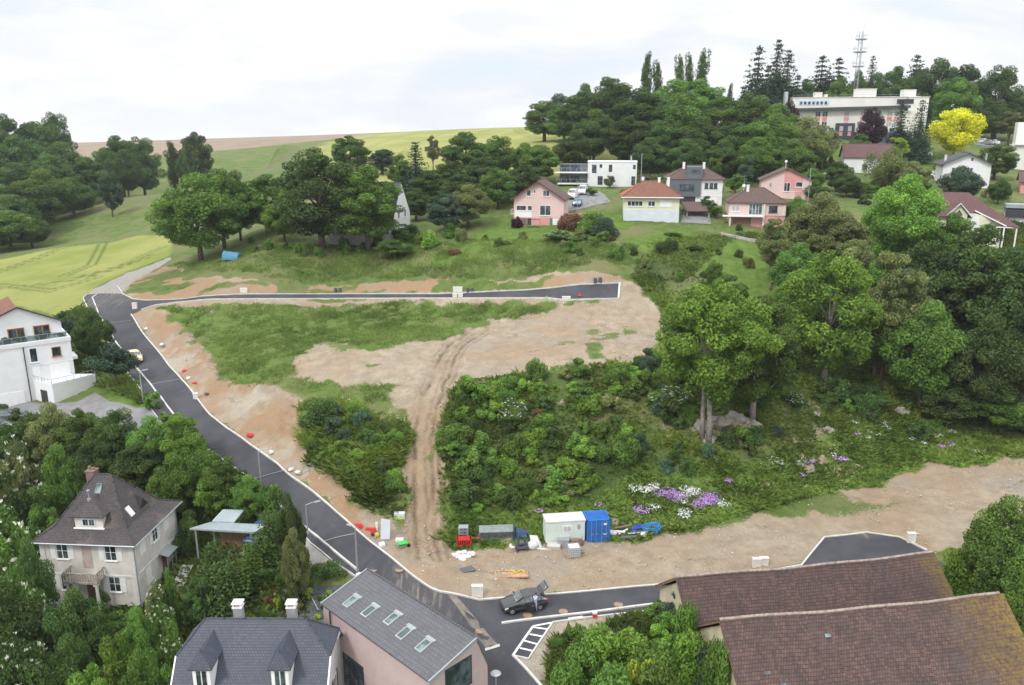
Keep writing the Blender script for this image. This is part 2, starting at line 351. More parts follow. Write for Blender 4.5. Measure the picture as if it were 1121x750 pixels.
# relief: clods in soil, tussocks in grass, wheel ruts up the track, dug bank
near = np.clip((260-RR.ravel())/120, 0, 1)
off = np.clip((-d_road-.05)/.8, 0, 1)
off = off*np.clip((-sdist(gx, gy, driveP))/.5, 0, 1)*np.clip((-sdist(gx, gy, gravP))/.5, 0, 1)
micro = (fbm(gx*.9, gy*.9, 4)*.27*(1-wheat*.6) + green_in*np.abs(fbm(gx*.6+9, gy*.6, 3))*.45)*near*off
micro += cut*near*np.clip((-d_road-1.2)/2.0, 0, 1)*(fbm(gx*.45+11, gy*.45, 4)*.8 + .4)
micro += rock*fbm(gx*.5, gy*.8, 4)*2.2 + chalk*(np.abs(fbm(gx*.5, gy*.5+4, 4))*-1.0)*off
tc = [G(*p) for p in [(468,600),(464,560),(463,520),(464,480),(472,440),(484,405),(500,378),(520,365)]]
def polyd(x, y, P):
    best = np.full(x.shape, 1e9); sgn = np.zeros(x.shape)
    for a, b in zip(P[:-1], P[1:]):
        ex, ey = b[0]-a[0], b[1]-a[1]; L = math.hypot(ex, ey)
        t = np.clip(((x-a[0])*ex+(y-a[1])*ey)/(L*L), 0, 1); dx = x-a[0]-t*ex; dy = y-a[1]-t*ey; d = np.hypot(dx, dy)
        s = (dx*ey-dy*ex)/L; m = d < best; best = np.where(m, d, best); sgn = np.where(m, s, sgn)
    return best, sgn
bd, sg = polyd(gx, gy, tc)
sw = sg + .5*fbm(gx*.35, gy*.35, 4)
rut = (np.exp(-((np.abs(sw)-1.05)/.26)**2) + .6*np.exp(-((sw-.25)/.18)**2) + .5*np.exp(-((np.abs(sw)-1.9)/.2)**2))*np.clip(.75+1.2*fbm(gx*.5, gy*.5+3, 3), .15, 1)*(bd < 3.2)
mid = np.exp(-((sw)/.35)**2)*(bd < 3.2)
micro += (-.17*rut + .30*fbm(gx*1.6, gy*1.6+5, 3)*np.clip((3.0-bd)/.6, 0, 1) + .06*mid + .12*np.exp(-((np.abs(sw)-1.7)/.3)**2)*(bd < 3.2) + .10*rut*np.sin((gx+gy*1.3)*7)) * (1-.0*off)
micro -= .10*np.exp(-((np.abs(sdist(gx, gy, wheatP)-9) % 14)/.8)**2)*wheat
lower = -.16*np.clip((d_road+.12)/.12, 0, 1)
gz2 = gz + micro + lower
nr, na = len(rad), len(ang)
idx = np.arange(nr*na).reshape(nr, na)
Fq = np.stack([idx[:-1, :-1], idx[:-1, 1:], idx[1:, 1:], idx[1:, :-1]], -1).reshape(-1, 4)
one = np.ones_like(gx)
# tractor tramlines through the wheat
tram = np.zeros_like(gx)
for ln in ([(-30,305),(20,290),(52,278),(80,268)], [(75,300),(100,290),(112,268),(115,262)], [(100,300),(140,288),(175,272)], [(-30,318),(60,310),(120,296),(160,282)], [(0,312),(55,318),(100,305)]):
    b2, s2 = polyd(gx, gy, [G(*p) for p in ln]); tram = np.maximum(tram, np.exp(-((np.abs(s2)-.9)/.35)**2)*(b2 < 2.2))
yt = np.zeros_like(gx)
for k in range(7):
    b2, s2 = polyd(gx, gy, [(-90+28*k, 260, 0), (-110+28*k, 420, 0), (-90+28*k, 700, 0)]); yt = np.maximum(yt, np.exp(-((np.abs(s2)-1.2)/.8)**2)*(b2 < 4))
a1 = np.stack([soil, ochre, np.clip(gravel, 0, 1), wheat], 1); a2 = np.stack([lawn, under, plow, np.clip(yel, 0, 1)], 1); a3 = np.stack([chalk*site, np.clip(tram*wheat+yt*yel, 0, 1), olive, rut], 1)
tme = quads_mesh('ground', np.stack([gx, gy, gz2], 1), Fq, {'cover_a': a1, 'cover_b': a2, 'cover_c': a3}, smooth=True)

m, nt, ns, lk, bs = _mat('ground'); P = pos(nt)
def att(n):
    a = ns.new('ShaderNodeAttribute'); a.attribute_name = n; s = ns.new('ShaderNodeSeparateColor'); lk.new(a.outputs['Color'], s.inputs[0])
    return s.outputs[0], s.outputs[1], s.outputs[2], a.outputs['Alpha']
soilS, ochS, grvS, whS = att('cover_a'); lawS, undS, ploS, yelS = att('cover_b'); chS, trS, olS, ruS = att('cover_c')
nf = noise(nt, P, 3.2, 6, .7); nm = noise(nt, P, .55, 5, .65); nl = noise(nt, P, .11, 5, .6); nff = noise(nt, P, 11, 4, .7)
# meadow
g = mixc(nt, ramp(nt, nm, .3, .7), (.085,.135,.032), (.15,.205,.06))
g = mixc(nt, ramp(nt, nl, .42, .66), g, (.185,.19,.085))
g = mixc(nt, ramp(nt, nf, .5, .75, 0, .6), g, (.035,.065,.016))
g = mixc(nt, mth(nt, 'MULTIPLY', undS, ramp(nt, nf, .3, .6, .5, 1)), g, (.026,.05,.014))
g = mixc(nt, mth(nt, 'MULTIPLY', olS, .75), g, (.15,.165,.085))
g = mixc(nt, lawS, g, mixc(nt, ramp(nt, nm, .3, .7), (.09,.16,.03), (.15,.22,.05)))
wh = mixc(nt, ramp(nt, noise(nt, P, .06, 5, .6), .35, .65), (.22,.26,.065), (.32,.33,.11))
wh = mixc(nt, ramp(nt, nf, .45, .7, 0, .4), wh, (.14,.19,.04)); wh = mixc(nt, mth(nt, 'MULTIPLY', trS, .75), wh, (.06,.095,.025))
g = mixc(nt, whS, g, wh)
ye = mixc(nt, ramp(nt, noise(nt, P, .03, 5, .6), .35, .65), (.24,.27,.075), (.33,.33,.12)); ye = mixc(nt, mth(nt, 'MULTIPLY', trS, .45), ye, (.15,.17,.05))
g = mixc(nt, yelS, g, ye)
pl = mixc(nt, ramp(nt, noise(nt, P, .05, 5, .6), .35, .65), (.25,.195,.145), (.32,.25,.185))
g = mixc(nt, ploS, g, pl)
# soil
s = mixc(nt, ramp(nt, nm, .3, .7), (.31,.257,.19), (.44,.372,.282))
s = mixc(nt, mth(nt, 'MULTIPLY', ochS, ramp(nt, nm, .25, .6, .5, 1)), s, (.35,.225,.13))
s = mixc(nt, mth(nt, 'MULTIPLY', chS, ramp(nt, nl, .35, .6, .25, .9)), s, (.47,.42,.345))
s = mixc(nt, ramp(nt, nl, .5, .68, 0, .7), s, (.33,.295,.25))
s = mixc(nt, ramp(nt, noise(nt, P, .23, 6, .7, .4), .52, .68, 0, .5), s, (.30,.215,.14))
vo = nd(ns, 'ShaderNodeTexVoronoi', Scale=2.6); lk.new(P, vo.inputs['Vector'])
s = mixc(nt, ramp(nt, vo.outputs['Distance'], .13, .08, 0, .4), s, (.52,.47,.40))
s = mixc(nt, ramp(nt, noise(nt, P, 1.7, 6, .75), .55, .72, 0, .4), s, (.25,.175,.115))
s = mixc(nt, ramp(nt, nff, .50, .70, 0, .55), s, (.16,.12,.085))
s = mixc(nt, mth(nt, 'MULTIPLY', ruS, ramp(nt, nf, .3, .6, .35, .95)), s, (.13,.09,.06))
fe = mth(nt, 'ADD', soilS, mth(nt, 'ADD', mth(nt, 'MULTIPLY', mth(nt, 'SUBTRACT', nf, .5), 1.5), mth(nt, 'MULTIPLY', mth(nt, 'SUBTRACT', nff, .5), .9)))
c = mixc(nt, ramp(nt, fe, .38, .62), g, s)
gr = mixc(nt, ramp(nt, nf, .35, .65), (.27,.25,.23), (.40,.38,.35))
c = mixc(nt, ramp(nt, mth(nt, 'ADD', grvS, mth(nt, 'MULTIPLY', mth(nt, 'SUBTRACT', nf, .5), .3)), .4, .6), c, gr)
lk.new(c, bs.inputs['Base Color']); bs.inputs['Roughness'].default_value = .95; bs.inputs['Specular IOR Level'].default_value = .1
b = nd(ns, 'ShaderNodeBump', Strength=.85, Distance=.34); lk.new(mth(nt, 'ADD', mth(nt, 'MULTIPLY', nf, 1.0), mth(nt, 'MULTIPLY', nff, .35)), b.inputs['Height']); lk.new(b.outputs[0], bs.inputs['Normal'])
tme.materials.append(m)
ground = bpy.data.objects.new('ground', tme); COL.objects.link(ground); tag(ground, kind='structure')
def gz_at(x, y, P=.6): return h1(x, y)
def resample(P, step):
    out = []
    for a, b in zip(P[:-1], P[1:]):
        a = Vector(a[:2]); b = Vector(b[:2]); n = max(1, int((b-a).length/step))
        out += [a.lerp(b, i/n) for i in range(n)]
    return out + [Vector(P[-1][:2])]
def smoothline(P, it=2):
    P = [Vector(p[:2]) for p in P]
    for _ in range(it):
        Q = [P[0]]
        for a, b in zip(P[:-1], P[1:]): Q += [a.lerp(b, .25), a.lerp(b, .75)]
        P = Q + [P[-1]]
    return P
def sheet(name, poly, dz, mt, step=1.2, kind='structure'):
    P = resample(list(poly) + [poly[0]], step)[:-1]
    xs = np.array([p.x for p in P]); ys = np.array([p.y for p in P])
    X, Y = np.meshgrid(np.arange(xs.min(), xs.max(), step), np.arange(ys.min(), ys.max(), step)); X = X.ravel(); Y = Y.ravel()
    d = sdist(X, Y, P); k = d > step*.4
    pts = P + [Vector((a, b)) for a, b in zip(X[k], Y[k])]
    vs, es, fs, *_ = delaunay_2d_cdt(pts, [(i, (i+1) % len(P)) for i in range(len(P))], [], 1, 1e-5)
    x = np.array([v.x for v in vs]); y = np.array([v.y for v in vs]); z = H(x, y) + dz
    me = bpy.data.meshes.new(name); me.from_pydata(list(zip(x, y, z)), [], fs); me.update()
    me.polygons.foreach_set('use_smooth', [True]*len(me.polygons))
    me.materials.append(mt); o = bpy.data.objects.new(name, me); COL.objects.link(o); tag(o, kind=kind); return o
def strip(name, line, w, z0, z1, mt, side=0, step=.7, kind='structure', parent=None):
    """a bar of width w following a ground line, from z0 to z1 above the ground"""
    P = resample(line, step); n = len(P); x = []; y = []
    for i, p in enumerate(P):
        d = (P[min(i+1, n-1)] - P[max(i-1, 0)]).normalized(); q = Vector((-d.y, d.x))
        for s in (side-.5, side+.5): x.append(p.x+q.x*w*s); y.append(p.y+q.y*w*s)
    h = H(x, y); V = []
    hm = [max(h[2*i], h[2*i+1]) for i in range(n)]
    for i in range(n):
        for k in (0, 1): V += [(x[2*i+k], y[2*i+k], hm[i]+z0), (x[2*i+k], y[2*i+k], hm[i]+z1)]
    fs = []
    for i in range(n-1):
        a = 4*i; b = a+4
        fs += [(a+1, b+1, b+3, a+3), (a, b, b+1, a+1), (a+3, b+3, b+2, a+2)]
    fs += [(0, 1, 3, 2), (4*n-4, 4*n-2, 4*n-1, 4*n-3)]
    me = bpy.data.meshes.new(name); me.from_pydata(V, [], fs); me.materials.append(mt); me.update()
    o = bpy.data.objects.new(name, me); COL.objects.link(o)
    if kind: tag(o, kind=kind)
    if parent: o.parent = parent
    return o

# asphalt
m, nt, ns, lk, bs = _mat('asphalt'); P = pos(nt)
c = mixc(nt, ramp(nt, noise(nt, P, .25, 5, .6), .35, .65), (.040,.042,.050), (.062,.063,.072))
c = mixc(nt, ramp(nt, noise(nt, P, 14, 3, .7), .55, .75, 0, .5), c, (.12,.12,.125))
# dusty wheel marks where site traffic turns onto the road
sx = ns.new('ShaderNodeSeparateXYZ'); lk.new(P, sx.inputs[0])
def near_pt(p, r0, r1):
    v = nd(ns, 'ShaderNodeVectorMath', operation='DISTANCE'); cmb = nd(ns, 'ShaderNodeCombineXYZ'); lk.new(sx.outputs[0], cmb.inputs[0]); lk.new(sx.outputs[1], cmb.inputs[1])
    lk.new(cmb.outputs[0], v.inputs[0]); v.inputs[1].default_value = (p[0], p[1], 0); return ramp(nt, v.outputs['Value'], r1, r0)
mp = nd(ns, 'ShaderNodeMapping'); lk.new(P, mp.inputs[0]); mp.inputs['Rotation'].default_value = (0, 0, R(-42)); mp.inputs['Scale'].default_value = (2.2, .22, 1)
stre = ramp(nt, noise(nt, mp.outputs[0], 1.0, 5, .65), .47, .68)
dz_ = mth(nt, 'MAXIMUM', near_pt(G(462,648), 1, 7), near_pt(G(120,326), 1, 9))
dz_ = mth(nt, 'MAXIMUM', dz_, mth(nt, 'MULTIPLY', near_pt(G(949,583), .3, 1.8), 1.3))
c = mixc(nt, mth(nt, 'MULTIPLY', dz_, mth(nt, 'ADD', mth(nt, 'MULTIPLY', stre, .7), .12)), c, (.21,.185,.16))
c = mixc(nt, ramp(nt, noise(nt, P, .6, 6, .75), .58, .74, 0, .35), c, (.17,.155,.14))
lk.new(c, bs.inputs['Base Color']); bs.inputs['Roughness'].default_value = .82; bs.inputs['Specular IOR Level'].default_value = .35
b = nd(ns, 'ShaderNodeBump', Strength=.3, Distance=.02); lk.new(noise(nt, P, 25), b.inputs['Height']); lk.new(b.outputs[0], bs.inputs['Normal'])
M_ASPH = m
M_KERB = mat('kerb_concrete', (.53,.52,.49), .85, .12, 1.2, .1, dirt=(.42,.37,.30))
M_PAINT = mat('road_paint', (.72,.72,.71), .7, .08, 3, 0, dirt=(.4,.38,.36))
M_CONC = mat('concrete', (.50,.485,.45), .9, .12, 1.0, .15, dirt=(.35,.31,.26))
M_DRAIN = mat('drain_grille', (.24,.24,.245), .8, .15, 3, .2)
M_DUST = mat('dusty_strip', (.17,.152,.135), .9, .25, 1.5, .2, dirt=(.12,.11,.10))
sheet('road', road_main, 0.0, M_ASPH)
rk = [tuple(p) for p in GP(RK)]
strip('kerb', GP(RK), .17, -.35, .10, M_KERB)
strip('kerb', GP([(727,639.8),(800,632),(877.4,619),(902.5,588.3),(949,583),(984.8,588.3),(1015,602.6)]), .17, -.35, .10, M_KERB)
strip('kerb', GP(LK), .19, -.2, .11, M_KERB)
strip('kerb', GP(LO[:3]), .14, -.3, .10, M_KERB); strip('kerb', GP(LO[3:]), .10, -.3, .06, M_KERB)
strip('kerb', GP(UN), .16, -.4, .11, M_KERB); strip('kerb', GP(US[:-1]), .16, -.4, .10, M_KERB)
strip('kerb', GP([(678.4,310),(677,327)]), .3, -.4, .14, M_KERB)
strip('kerb', GP([(549,682.8),(600,676),(640,671.5),(718.4,661.4),(760,656)]), .22, -.3, .12, M_KERB)
strip('kerb', GP([(760,663),(715,668),(638,676.6),(605,681.4)]), .14, -.3, .08, M_KERB)
strip('kerb', GP([(561.4,717.6),(587.3,745.3),(612,775)]), .22, -.3, .12, M_KERB)
strip('kerb', GP([(605,681.4),(578.4,721.2),(561.4,717.6)]), .14, -.3, .06, M_KERB)
lines = [((583.7,685.5),(561.4,717.6)), ((583.7,685.5),(604,681.8)), ((583.7,686.7),(600,689)), ((580,694.4),(594.8,697)), ((574,701.5),(589,705.6)), ((569.4,709.6),(583.5,712.8))]
for a, b_ in lines: strip('road_marking', GP([a, b_]), .20, .004, .010, M_PAINT)
strip('pavement_edge', GP([(128,313),(134.2,321.8)]), .12, -.2, .08, M_KERB)
for a, b_ in (((117,353),(143.5,351)), ((166,420.5),(196,415)), ((276,525.5),(311.6,515)), ((354,593),(388,584.5))):
    strip('drain_channel', GP([a, b_]), .16, .001, .008, M_DRAIN)
sheet('concrete_strip', GP([(489,650),(499,651.5),(520,676),(546,706.5),(533,711),(511,679)]), .006, M_DUST, .6)
strip('drain_channel', GP([(531,711.5),(547,706.5)]), .35, .008, .014, M_CONC)
M_RUST = mat('manhole_iron', (.30,.20,.13), .7, .2, 5, .2)
for i, (px, py, r) in enumerate([(577.5,673.7,.42), (616.6,669.5,.42), (677,661.9,.42), (525.5,690.7,.4), (437,624,.4), (408.6,624,.38)]):
    p = G(px, py); o = MB(); o.cyl(0, 0, -.05, .02, r, n=20); o.torus((0, 0, .02), r*.96, .02, 20, 4)
    q = o.build('manhole_cover', M_RUST, loc=p); tag(q, ['rust brown manhole cover on the asphalt just below the black car', 'rust brown manhole cover in the road behind the black car, beside the white kerb line', 'rust brown manhole cover farthest along the branch road towards the barns',
       'round manhole cover in the dusty strip at the road junction', 'brownish manhole cover near the dirt edge of the sloping road', 'pale manhole cover between the lamp post and the dirt track mouth'][i], 'manhole cover', 'manhole covers in the new road')

M_DRIVE = mat('pale_driveway', (.20,.20,.205), .9, .15, .8, .2, dirt=(.27,.25,.23))
M_GRAV = mat('pale_gravel', (.34,.32,.30), .95, .15, 1.2, .4, 12, dirt=(.27,.23,.19))
sheet('driveway', driveP, .03, M_DRIVE); sheet('gravel_yard', gravP, .03, M_GRAV)
# ------------------------------------------------------------------ building kit
TB = tiles('brown_plain_tiles', [(.072,.064,.066),(.115,.10,.098),(.05,.046,.048)], .2, .17, stain=(.16,.13,.11))
TBarn = tiles('old_barn_tiles', [(.075,.047,.043),(.130,.078,.068),(.036,.029,.030)], .21, .28, patch=(20,26,(.15,.105,.02)), stain=(.045,.040,.045), bump=.9)
TBarn2 = tiles('old_barn_tiles_mossy', [(.080,.050,.046),(.145,.088,.076),(.042,.034,.033)], .21, .28, patch=(16,26,(.21,.145,.025)), stain=(.085,.07,.07), bump=.9)
TSl = tiles('slate', [(.062,.072,.095),(.085,.095,.122),(.05,.06,.08)], .22, .20, rough=.55, bump=.5, mortar=.45)
TGr = tiles('grey_flat_tiles', [(.105,.105,.118),(.13,.13,.142),(.115,.115,.125)], .33, .34, rough=.7, bump=.35, mortar=.5)
TR = tiles('red_brown_tiles', [(.20,.085,.06),(.27,.125,.09),(.13,.07,.055)], .25, .3)
TR2 = tiles('bright_red_tiles', [(.36,.10,.055),(.42,.14,.08),(.30,.09,.06)], .25, .3)
TP = tiles('dark_brown_tiles', [(.115,.075,.065),(.15,.10,.085),(.09,.065,.06)], .25, .3)
TV = tiles('plum_tiles', [(.125,.068,.07),(.17,.09,.09),(.10,.06,.065)], .25, .3)
TD = tiles('dark_grey_tiles', [(.075,.078,.09),(.11,.11,.12),(.06,.062,.07)], .25, .3)
W_WHITE = mat('white_render', (.72,.73,.74), .9, .05, .5, .05, 20, dirt=(.60,.60,.59))
W_STONE = mat('warm_grey_render', (.62,.585,.545), .92, .10, .7, .15, 14, dirt=(.36,.33,.30))
W_QUOIN = mat('pale_quoin', (.62,.60,.57), .9, .1, 2, .15)
W_PINKC = mat('pink_concrete', (.46,.355,.345), .9, .06, .5, .12, 18, dirt=(.40,.31,.30))
W_PINK = mat('light_pink_render', (.68,.50,.48), .9, .05, .4, .05, dirt=(.60,.46,.44))
W_PINK2 = mat('salmon_render', (.62,.30,.29), .9, .06, .4, .05)
W_CREAM = mat('pale_yellow_render', (.68,.68,.52), .9, .05, .4, .05)
W_BLUE = mat('pale_blue_render', (.60,.65,.72), .9, .05, .4, .05)
W_GREY = mat('slate_grey_cladding', (.115,.14,.155), .7, .08, .5, .05)
W_BARN = mat('ochre_cream_render', (.52,.47,.33), .95, .15, .6, .2, dirt=(.32,.28,.21))
W_SCH = mat('cream_render', (.70,.69,.64), .9, .05, .3, .03, dirt=(.58,.56,.49))
M_WHITE = mat('white_paint', (.78,.78,.78), .55, .04, 2, 0)
M_DARK = mat('dark_trim', (.045,.045,.05), .6, .2, 2, 0)
M_ZINC = mat('zinc', (.36,.39,.41), .45, .08, 1, .05, metal=.4)
M_WOOD = mat('brown_wood', (.20,.12,.07), .75, .25, 3, .2)
M_RED = mat('red_plastic', (.62,.035,.035), .45, .12, 2, 0)
M_BRICK = mat('chimney_brick', (.22,.14,.115), .9, .25, 5, .2)
M_GL = glass('window_glass'); M_GLP = glass('sky_glass', (.055,.08,.078), .12)
M_CURT = mat('curtain', (.42,.42,.42), .9, .2, 4, 0)
M_OR = mat('orange_wood', (.36,.14,.05), .7, .1, 2, 0)
M_TEAL = mat('teal_paint', (.06,.22,.19), .7, .1, 2, 0)

def face_M(face, W, D):
    if face == 'F': return Matrix(((1,0,0,0),(0,-1,0,0),(0,0,1,0),(0,0,0,1)))          # (u, out, z)
    if face == 'R': return Matrix(((0,1,0,W),(1,0,0,0),(0,0,1,0),(0,0,0,1)))
    if face == 'L': return Matrix(((0,-1,0,0),(1,0,0,0),(0,0,1,0),(0,0,0,1)))
    return Matrix(((1,0,0,0),(0,1,0,D),(0,0,1,0),(0,0,0,1)))
class House:
    def __init__(s, name, label, cat, loc, rz, W, D, group=None):
        s.t = thing(name, label, cat, loc, rz, group); s.W = W; s.D = D; s.pr = {}
    def mb(s): return MB()
    def win(s, face, u, z, w, h, sh=None, n=2, fm=None, sill=True, pm=None, bars=0, name='window', off=0):
        """u, z = lower left corner; sh = shutter material; off = how far out of the wall plane"""
        Mx = face_M(face, s.W, s.D) @ Matrix.Translation((0, off, 0)); t = .07; f = MB(Mx)
        f.box(u-t, u, -.02, .05, z-t, z+h+t); f.box(u+w, u+w+t, -.02, .05, z-t, z+h+t)
        f.box(u, u+w, -.02, .05, z+h, z+h+t); f.box(u, u+w, -.02, .05, z-t, z)
        for i in range(1, n): f.box(u+w*i/n-.035, u+w*i/n+.035, -.02, .042, z, z+h)
        for i in range(bars): zz = z+h*(i+1)/(bars+1); f.box(u, u+w, -.02, .036, zz-.02, zz+.02)
        if sill: f.box(u-.15, u+w+.15, -.02, .14, z-t-.09, z-t)
        fo = f.build(name, fm or M_WHITE, s.t)
        MB(Mx).box(u, u+w, -.06, .012, z, z+h).build('pane', pm or M_GL, fo)
        if sh:
            for x0 in (u-t-.04-w/2-.02, u+w+t+.02):
                q = MB(Mx); q.box(x0, x0+w/2, 0, .045, z-t, z+h+t); q.box(x0+.05, x0+w/2-.05, .045, .055, z+.08, z+h/2-.04); q.box(x0+.05, x0+w/2-.05, .045, .055, z+h/2+.04, z+h-.08)
                q.build('shutter', sh, fo)
        return fo
    def panel(s, name, face, u, z, w, h, m, out=.05, parent=None, inn=-.05):
        return MB(face_M(face, s.W, s.D)).box(u, u+w, inn, out, z, z+h).build(name, m, parent or s.t)
    def part(s, name, mb, m, parent=None, **k): return mb.build(name, m, parent or s.t, **k)

def slope(mb, pts, t=.14, org=None):
    """roof plane: pts[0]->pts[1] along the eave, seen from above anticlockwise"""
    P = [Vector(p) for p in pts]; e = (P[1]-P[0]).normalized(); n = (P[1]-P[0]).cross(P[-1]-P[0]).normalized(); u = n.cross(e); o = Vector(org) if org else P[0]
    mb.poly(P, [((p-o).dot(e), (p-o).dot(u)) for p in P])
    q = [p - Vector((0, 0, t)) for p in P]; k = len(P)
    mb._add(P+q, [tuple(range(2*k-1, k-1, -1))] + [(i, k+i, k+(i+1) % k, (i+1) % k) for i in range(k)])
def gable_x(W, D, z0, z1, ov=.5, og=.4, t=.15, ry=None):   # ridge along x
    r = MB(); y = D/2 if ry is None else ry; k1 = (z1-z0)/y; k2 = (z1-z0)/(D-y)
    slope(r, [(-og,-ov,z0-ov*k1),(W+og,-ov,z0-ov*k1),(W+og,y,z1),(-og,y,z1)], t)
    slope(r, [(W+og,D+ov,z0-ov*k2),(-og,D+ov,z0-ov*k2),(-og,y,z1),(W+og,y,z1)], t)
    r.tube([(-og,y,z1+.02),(W+og,y,z1+.02)], .10, 6); return r
def gable_y(W, D, z0, z1, ov=.5, og=.4, t=.15, rx=None):   # ridge along y, gable to the front
    r = MB(); x = W/2 if rx is None else rx; k1 = (z1-z0)/x; k2 = (z1-z0)/(W-x)
    slope(r, [(-ov,D+og,z0-ov*k1),(-ov,-og,z0-ov*k1),(x,-og,z1),(x,D+og,z1)], t)
    slope(r, [(W+ov,-og,z0-ov*k2),(W+ov,D+og,z0-ov*k2),(x,D+og,z1),(x,-og,z1)], t)
    r.tube([(x,-og,z1+.02),(x,D+og,z1+.02)], .10, 6); return r
def hip(W, D, z0, z1, ov=.5, rl=None, t=.15):
    r = MB(); a, b, c, d = (-ov,-ov,z0), (W+ov,-ov,z0), (W+ov,D+ov,z0), (-ov,D+ov,z0)
    k = D/2 if rl is None else (W-rl)/2; e, f = (k,D/2,z1), (W-k,D/2,z1)
    slope(r, [a,b,f,e], t); slope(r, [c,d,e,f], t)
    r2 = MB(); slope(r2, [b,c,f], t); slope(r2, [d,a,e], t)
    for p, q in ((a,e),(b,f),(c,f),(d,e),(e,f)): r.tube([Vector(p)+Vector((0,0,.02)), Vector(q)+Vector((0,0,.02))], .09, 5)
    return r, r2
def walls_gx(W, D, zb, z0, z1): return MB().prism([(0,0,zb),(0,D,zb),(0,D,z0-.12),(0,D/2,z1-.16),(0,0,z0-.12)], (W,0,0))
def walls_gy(W, D, zb, z0, z1, rx=None):
    x = W/2 if rx is None else rx
    return MB().prism([(0,0,zb),(W,0,zb),(W,0,z0-.12),(x,0,z1-.16),(0,0,z0-.12)], (0,D,0))
def chimney(h, x, y, z0, z1, m, w=.5, cap=True, roof=None):
    c = MB().box(x-w/2, x+w/2, y-w/2, y+w/2, z0, z1).box(x-w/2-.06, x+w/2+.06, y-w/2-.06, y+w/2+.06, z1, z1+.1).build('chimney', m, roof or h.t)
    return c

# ------------------------------------------------------------------ 1 stone house with hipped roof
zb = -4.0
h = House('stone_house', 'grey stone two storey house with brown hipped roof, white shutters and a small front balcony', 'house', (-45.7, 70.1, zb), R(-4), 9.3, 8.4)
body = MB().box(0,9.3,0,8.4,-2.5,7.55); h.part('wall', body, W_STONE)
c = MB().box(-.08,9.38,-.08,8.48,3.75,3.95).box(-.12,9.42,-.12,8.52,7.3,7.55)
for x, y in ((0,0),(9.3,0),(9.3,8.4),(0,8.4)): c.box(x-.07 if x == 0 else x-.45, x+.45 if x == 0 else x+.07, y-.07 if y == 0 else y-.45, y+.45 if y == 0 else y+.07, -2.4, 3.75).box(x-.07 if x == 0 else x-.45, x+.45 if x == 0 else x+.07, y-.07 if y == 0 else y-.45, y+.45 if y == 0 else y+.07, 3.95, 7.3)
h.part('stone_trim', c, W_QUOIN)
def bell(mb, W, D, z0, z1, ov, rl, t=.14):          # hipped roof that flattens towards the eaves
    zi = z0+.55; o = ov+.1; i = -1.0
    A = [(-o,-o,z0),(W+o,-o,z0),(W+o,D+o,z0),(-o,D+o,z0)]; B = [(1,1,zi+.35),(W-1,1,zi+.35),(W-1,D-1,zi+.35),(1,D-1,zi+.35)]
    k = (W-rl)/2; E, F_ = (k,D/2,z1), (W-k,D/2,z1)
    for j in range(4): slope(mb, [A[j],A[(j+1) % 4],B[(j+1) % 4],B[j]], t)
    slope(mb, [B[0],B[1],F_,E], t); slope(mb, [B[2],B[3],E,F_], t); slope(mb, [B[1],B[2],F_], t); slope(mb, [B[3],B[0],E], t)
    for p, q in ((A[0],B[0]),(A[1],B[1]),(A[2],B[2]),(A[3],B[3]),(B[0],E),(B[1],F_),(B[2],F_),(B[3],E),(E,F_)): mb.tube([Vector(p)+Vector((0,0,.02)), Vector(q)+Vector((0,0,.02))], .08, 5)
r = MB(); bell(r, 9.3, 8.4, 7.5, 12.6, .5, 1.6); roof = h.part('roof', r, TB)
g = MB().tube([(-.6,-.64,7.45),(9.9,-.64,7.45)], .07, 6).tube([(9.94,-.6,7.45),(9.94,9.0,7.45)], .07, 6); h.part('gutter', g, M_ZINC)
h.part('drainpipe', MB().tube([(9.9,-.6,7.4),(9.45,-.14,6.9),(9.45,-.14,-.5)], .06, 6), M_ZINC)
h.part('drainpipe', MB().tube([(9.9,8.8,7.4),(9.46,8.2,6.9),(9.46,8.2,0)], .06, 6), M_ZINC)
for u, z in ((1.65,5.6),(6.5,5.6),(1.65,2.2),(6.5,2.2)): h.win('F', u, z, 1.05, 1.6, M_WHITE, 2, bars=1)
h.panel('blind_recess', 'F', 4.1, 4.6, 1.0, 2.5, mat('dusty_pink_render', (.44,.36,.33), .9), .02)
h.panel('front_door', 'F', 4.15, .9, 1.1, 2.2, M_WOOD, .06)
h.panel('cellar_window', 'F', 7.1, .25, .75, .45, M_DARK, .03)
b = MB(Matrix.Translation((-.4,0,0))).box(3.2,6.6,-1.5,-.02,3.75,3.98).box(3.2,6.6,-1.5,-1.38,4.75,4.87).box(3.2,3.32,-1.38,-.02,4.75,4.87).box(6.48,6.6,-1.38,-.02,4.75,4.87)
for i in range(13):
    x = 3.26+i*.273; b.cyl(x,-1.44,3.98,4.75,.06,.05,6)
for y in (-1.15,-.85,-.55,-.25): b.cyl(3.26,y,3.98,4.75,.06,n=6).cyl(6.54,y,3.98,4.75,.06,n=6)
h.part('balcony', b, mat('weathered_stone', (.36,.32,.28), .95, .25, 3, .3))
for x in (3.45,6.35): h.part('column', MB(Matrix.Translation((-.4,0,0))).box(x-.2,x+.2,-1.45,-1.05,.0,.3).cyl(x,-1.25,.3,3.5,.17,.14,10).box(x-.2,x+.2,-1.45,-1.05,3.5,3.75), W_QUOIN)
h.part('porch_floor', MB().box(3.0,6.8,-1.8,-.03,-1.5,.0), W_QUOIN)
for u, z, w_, hh in ((1.1,5.5,1.05,1.8),(5.9,5.5,1.05,1.8),(1.6,1.9,1.0,2.0)): h.panel('shutter', 'R', u, z, w_, hh, M_WHITE, .06)
h.win('R', 3.6, 5.6, .9, 1.6, M_WHITE, 2, bars=1); h.win('R', 7.1, 2.2, .6, 1.5, M_WHITE, 2)
h.panel('side_door', 'R', 2.3, -.6, .9, 1.7, M_WHITE, .05)
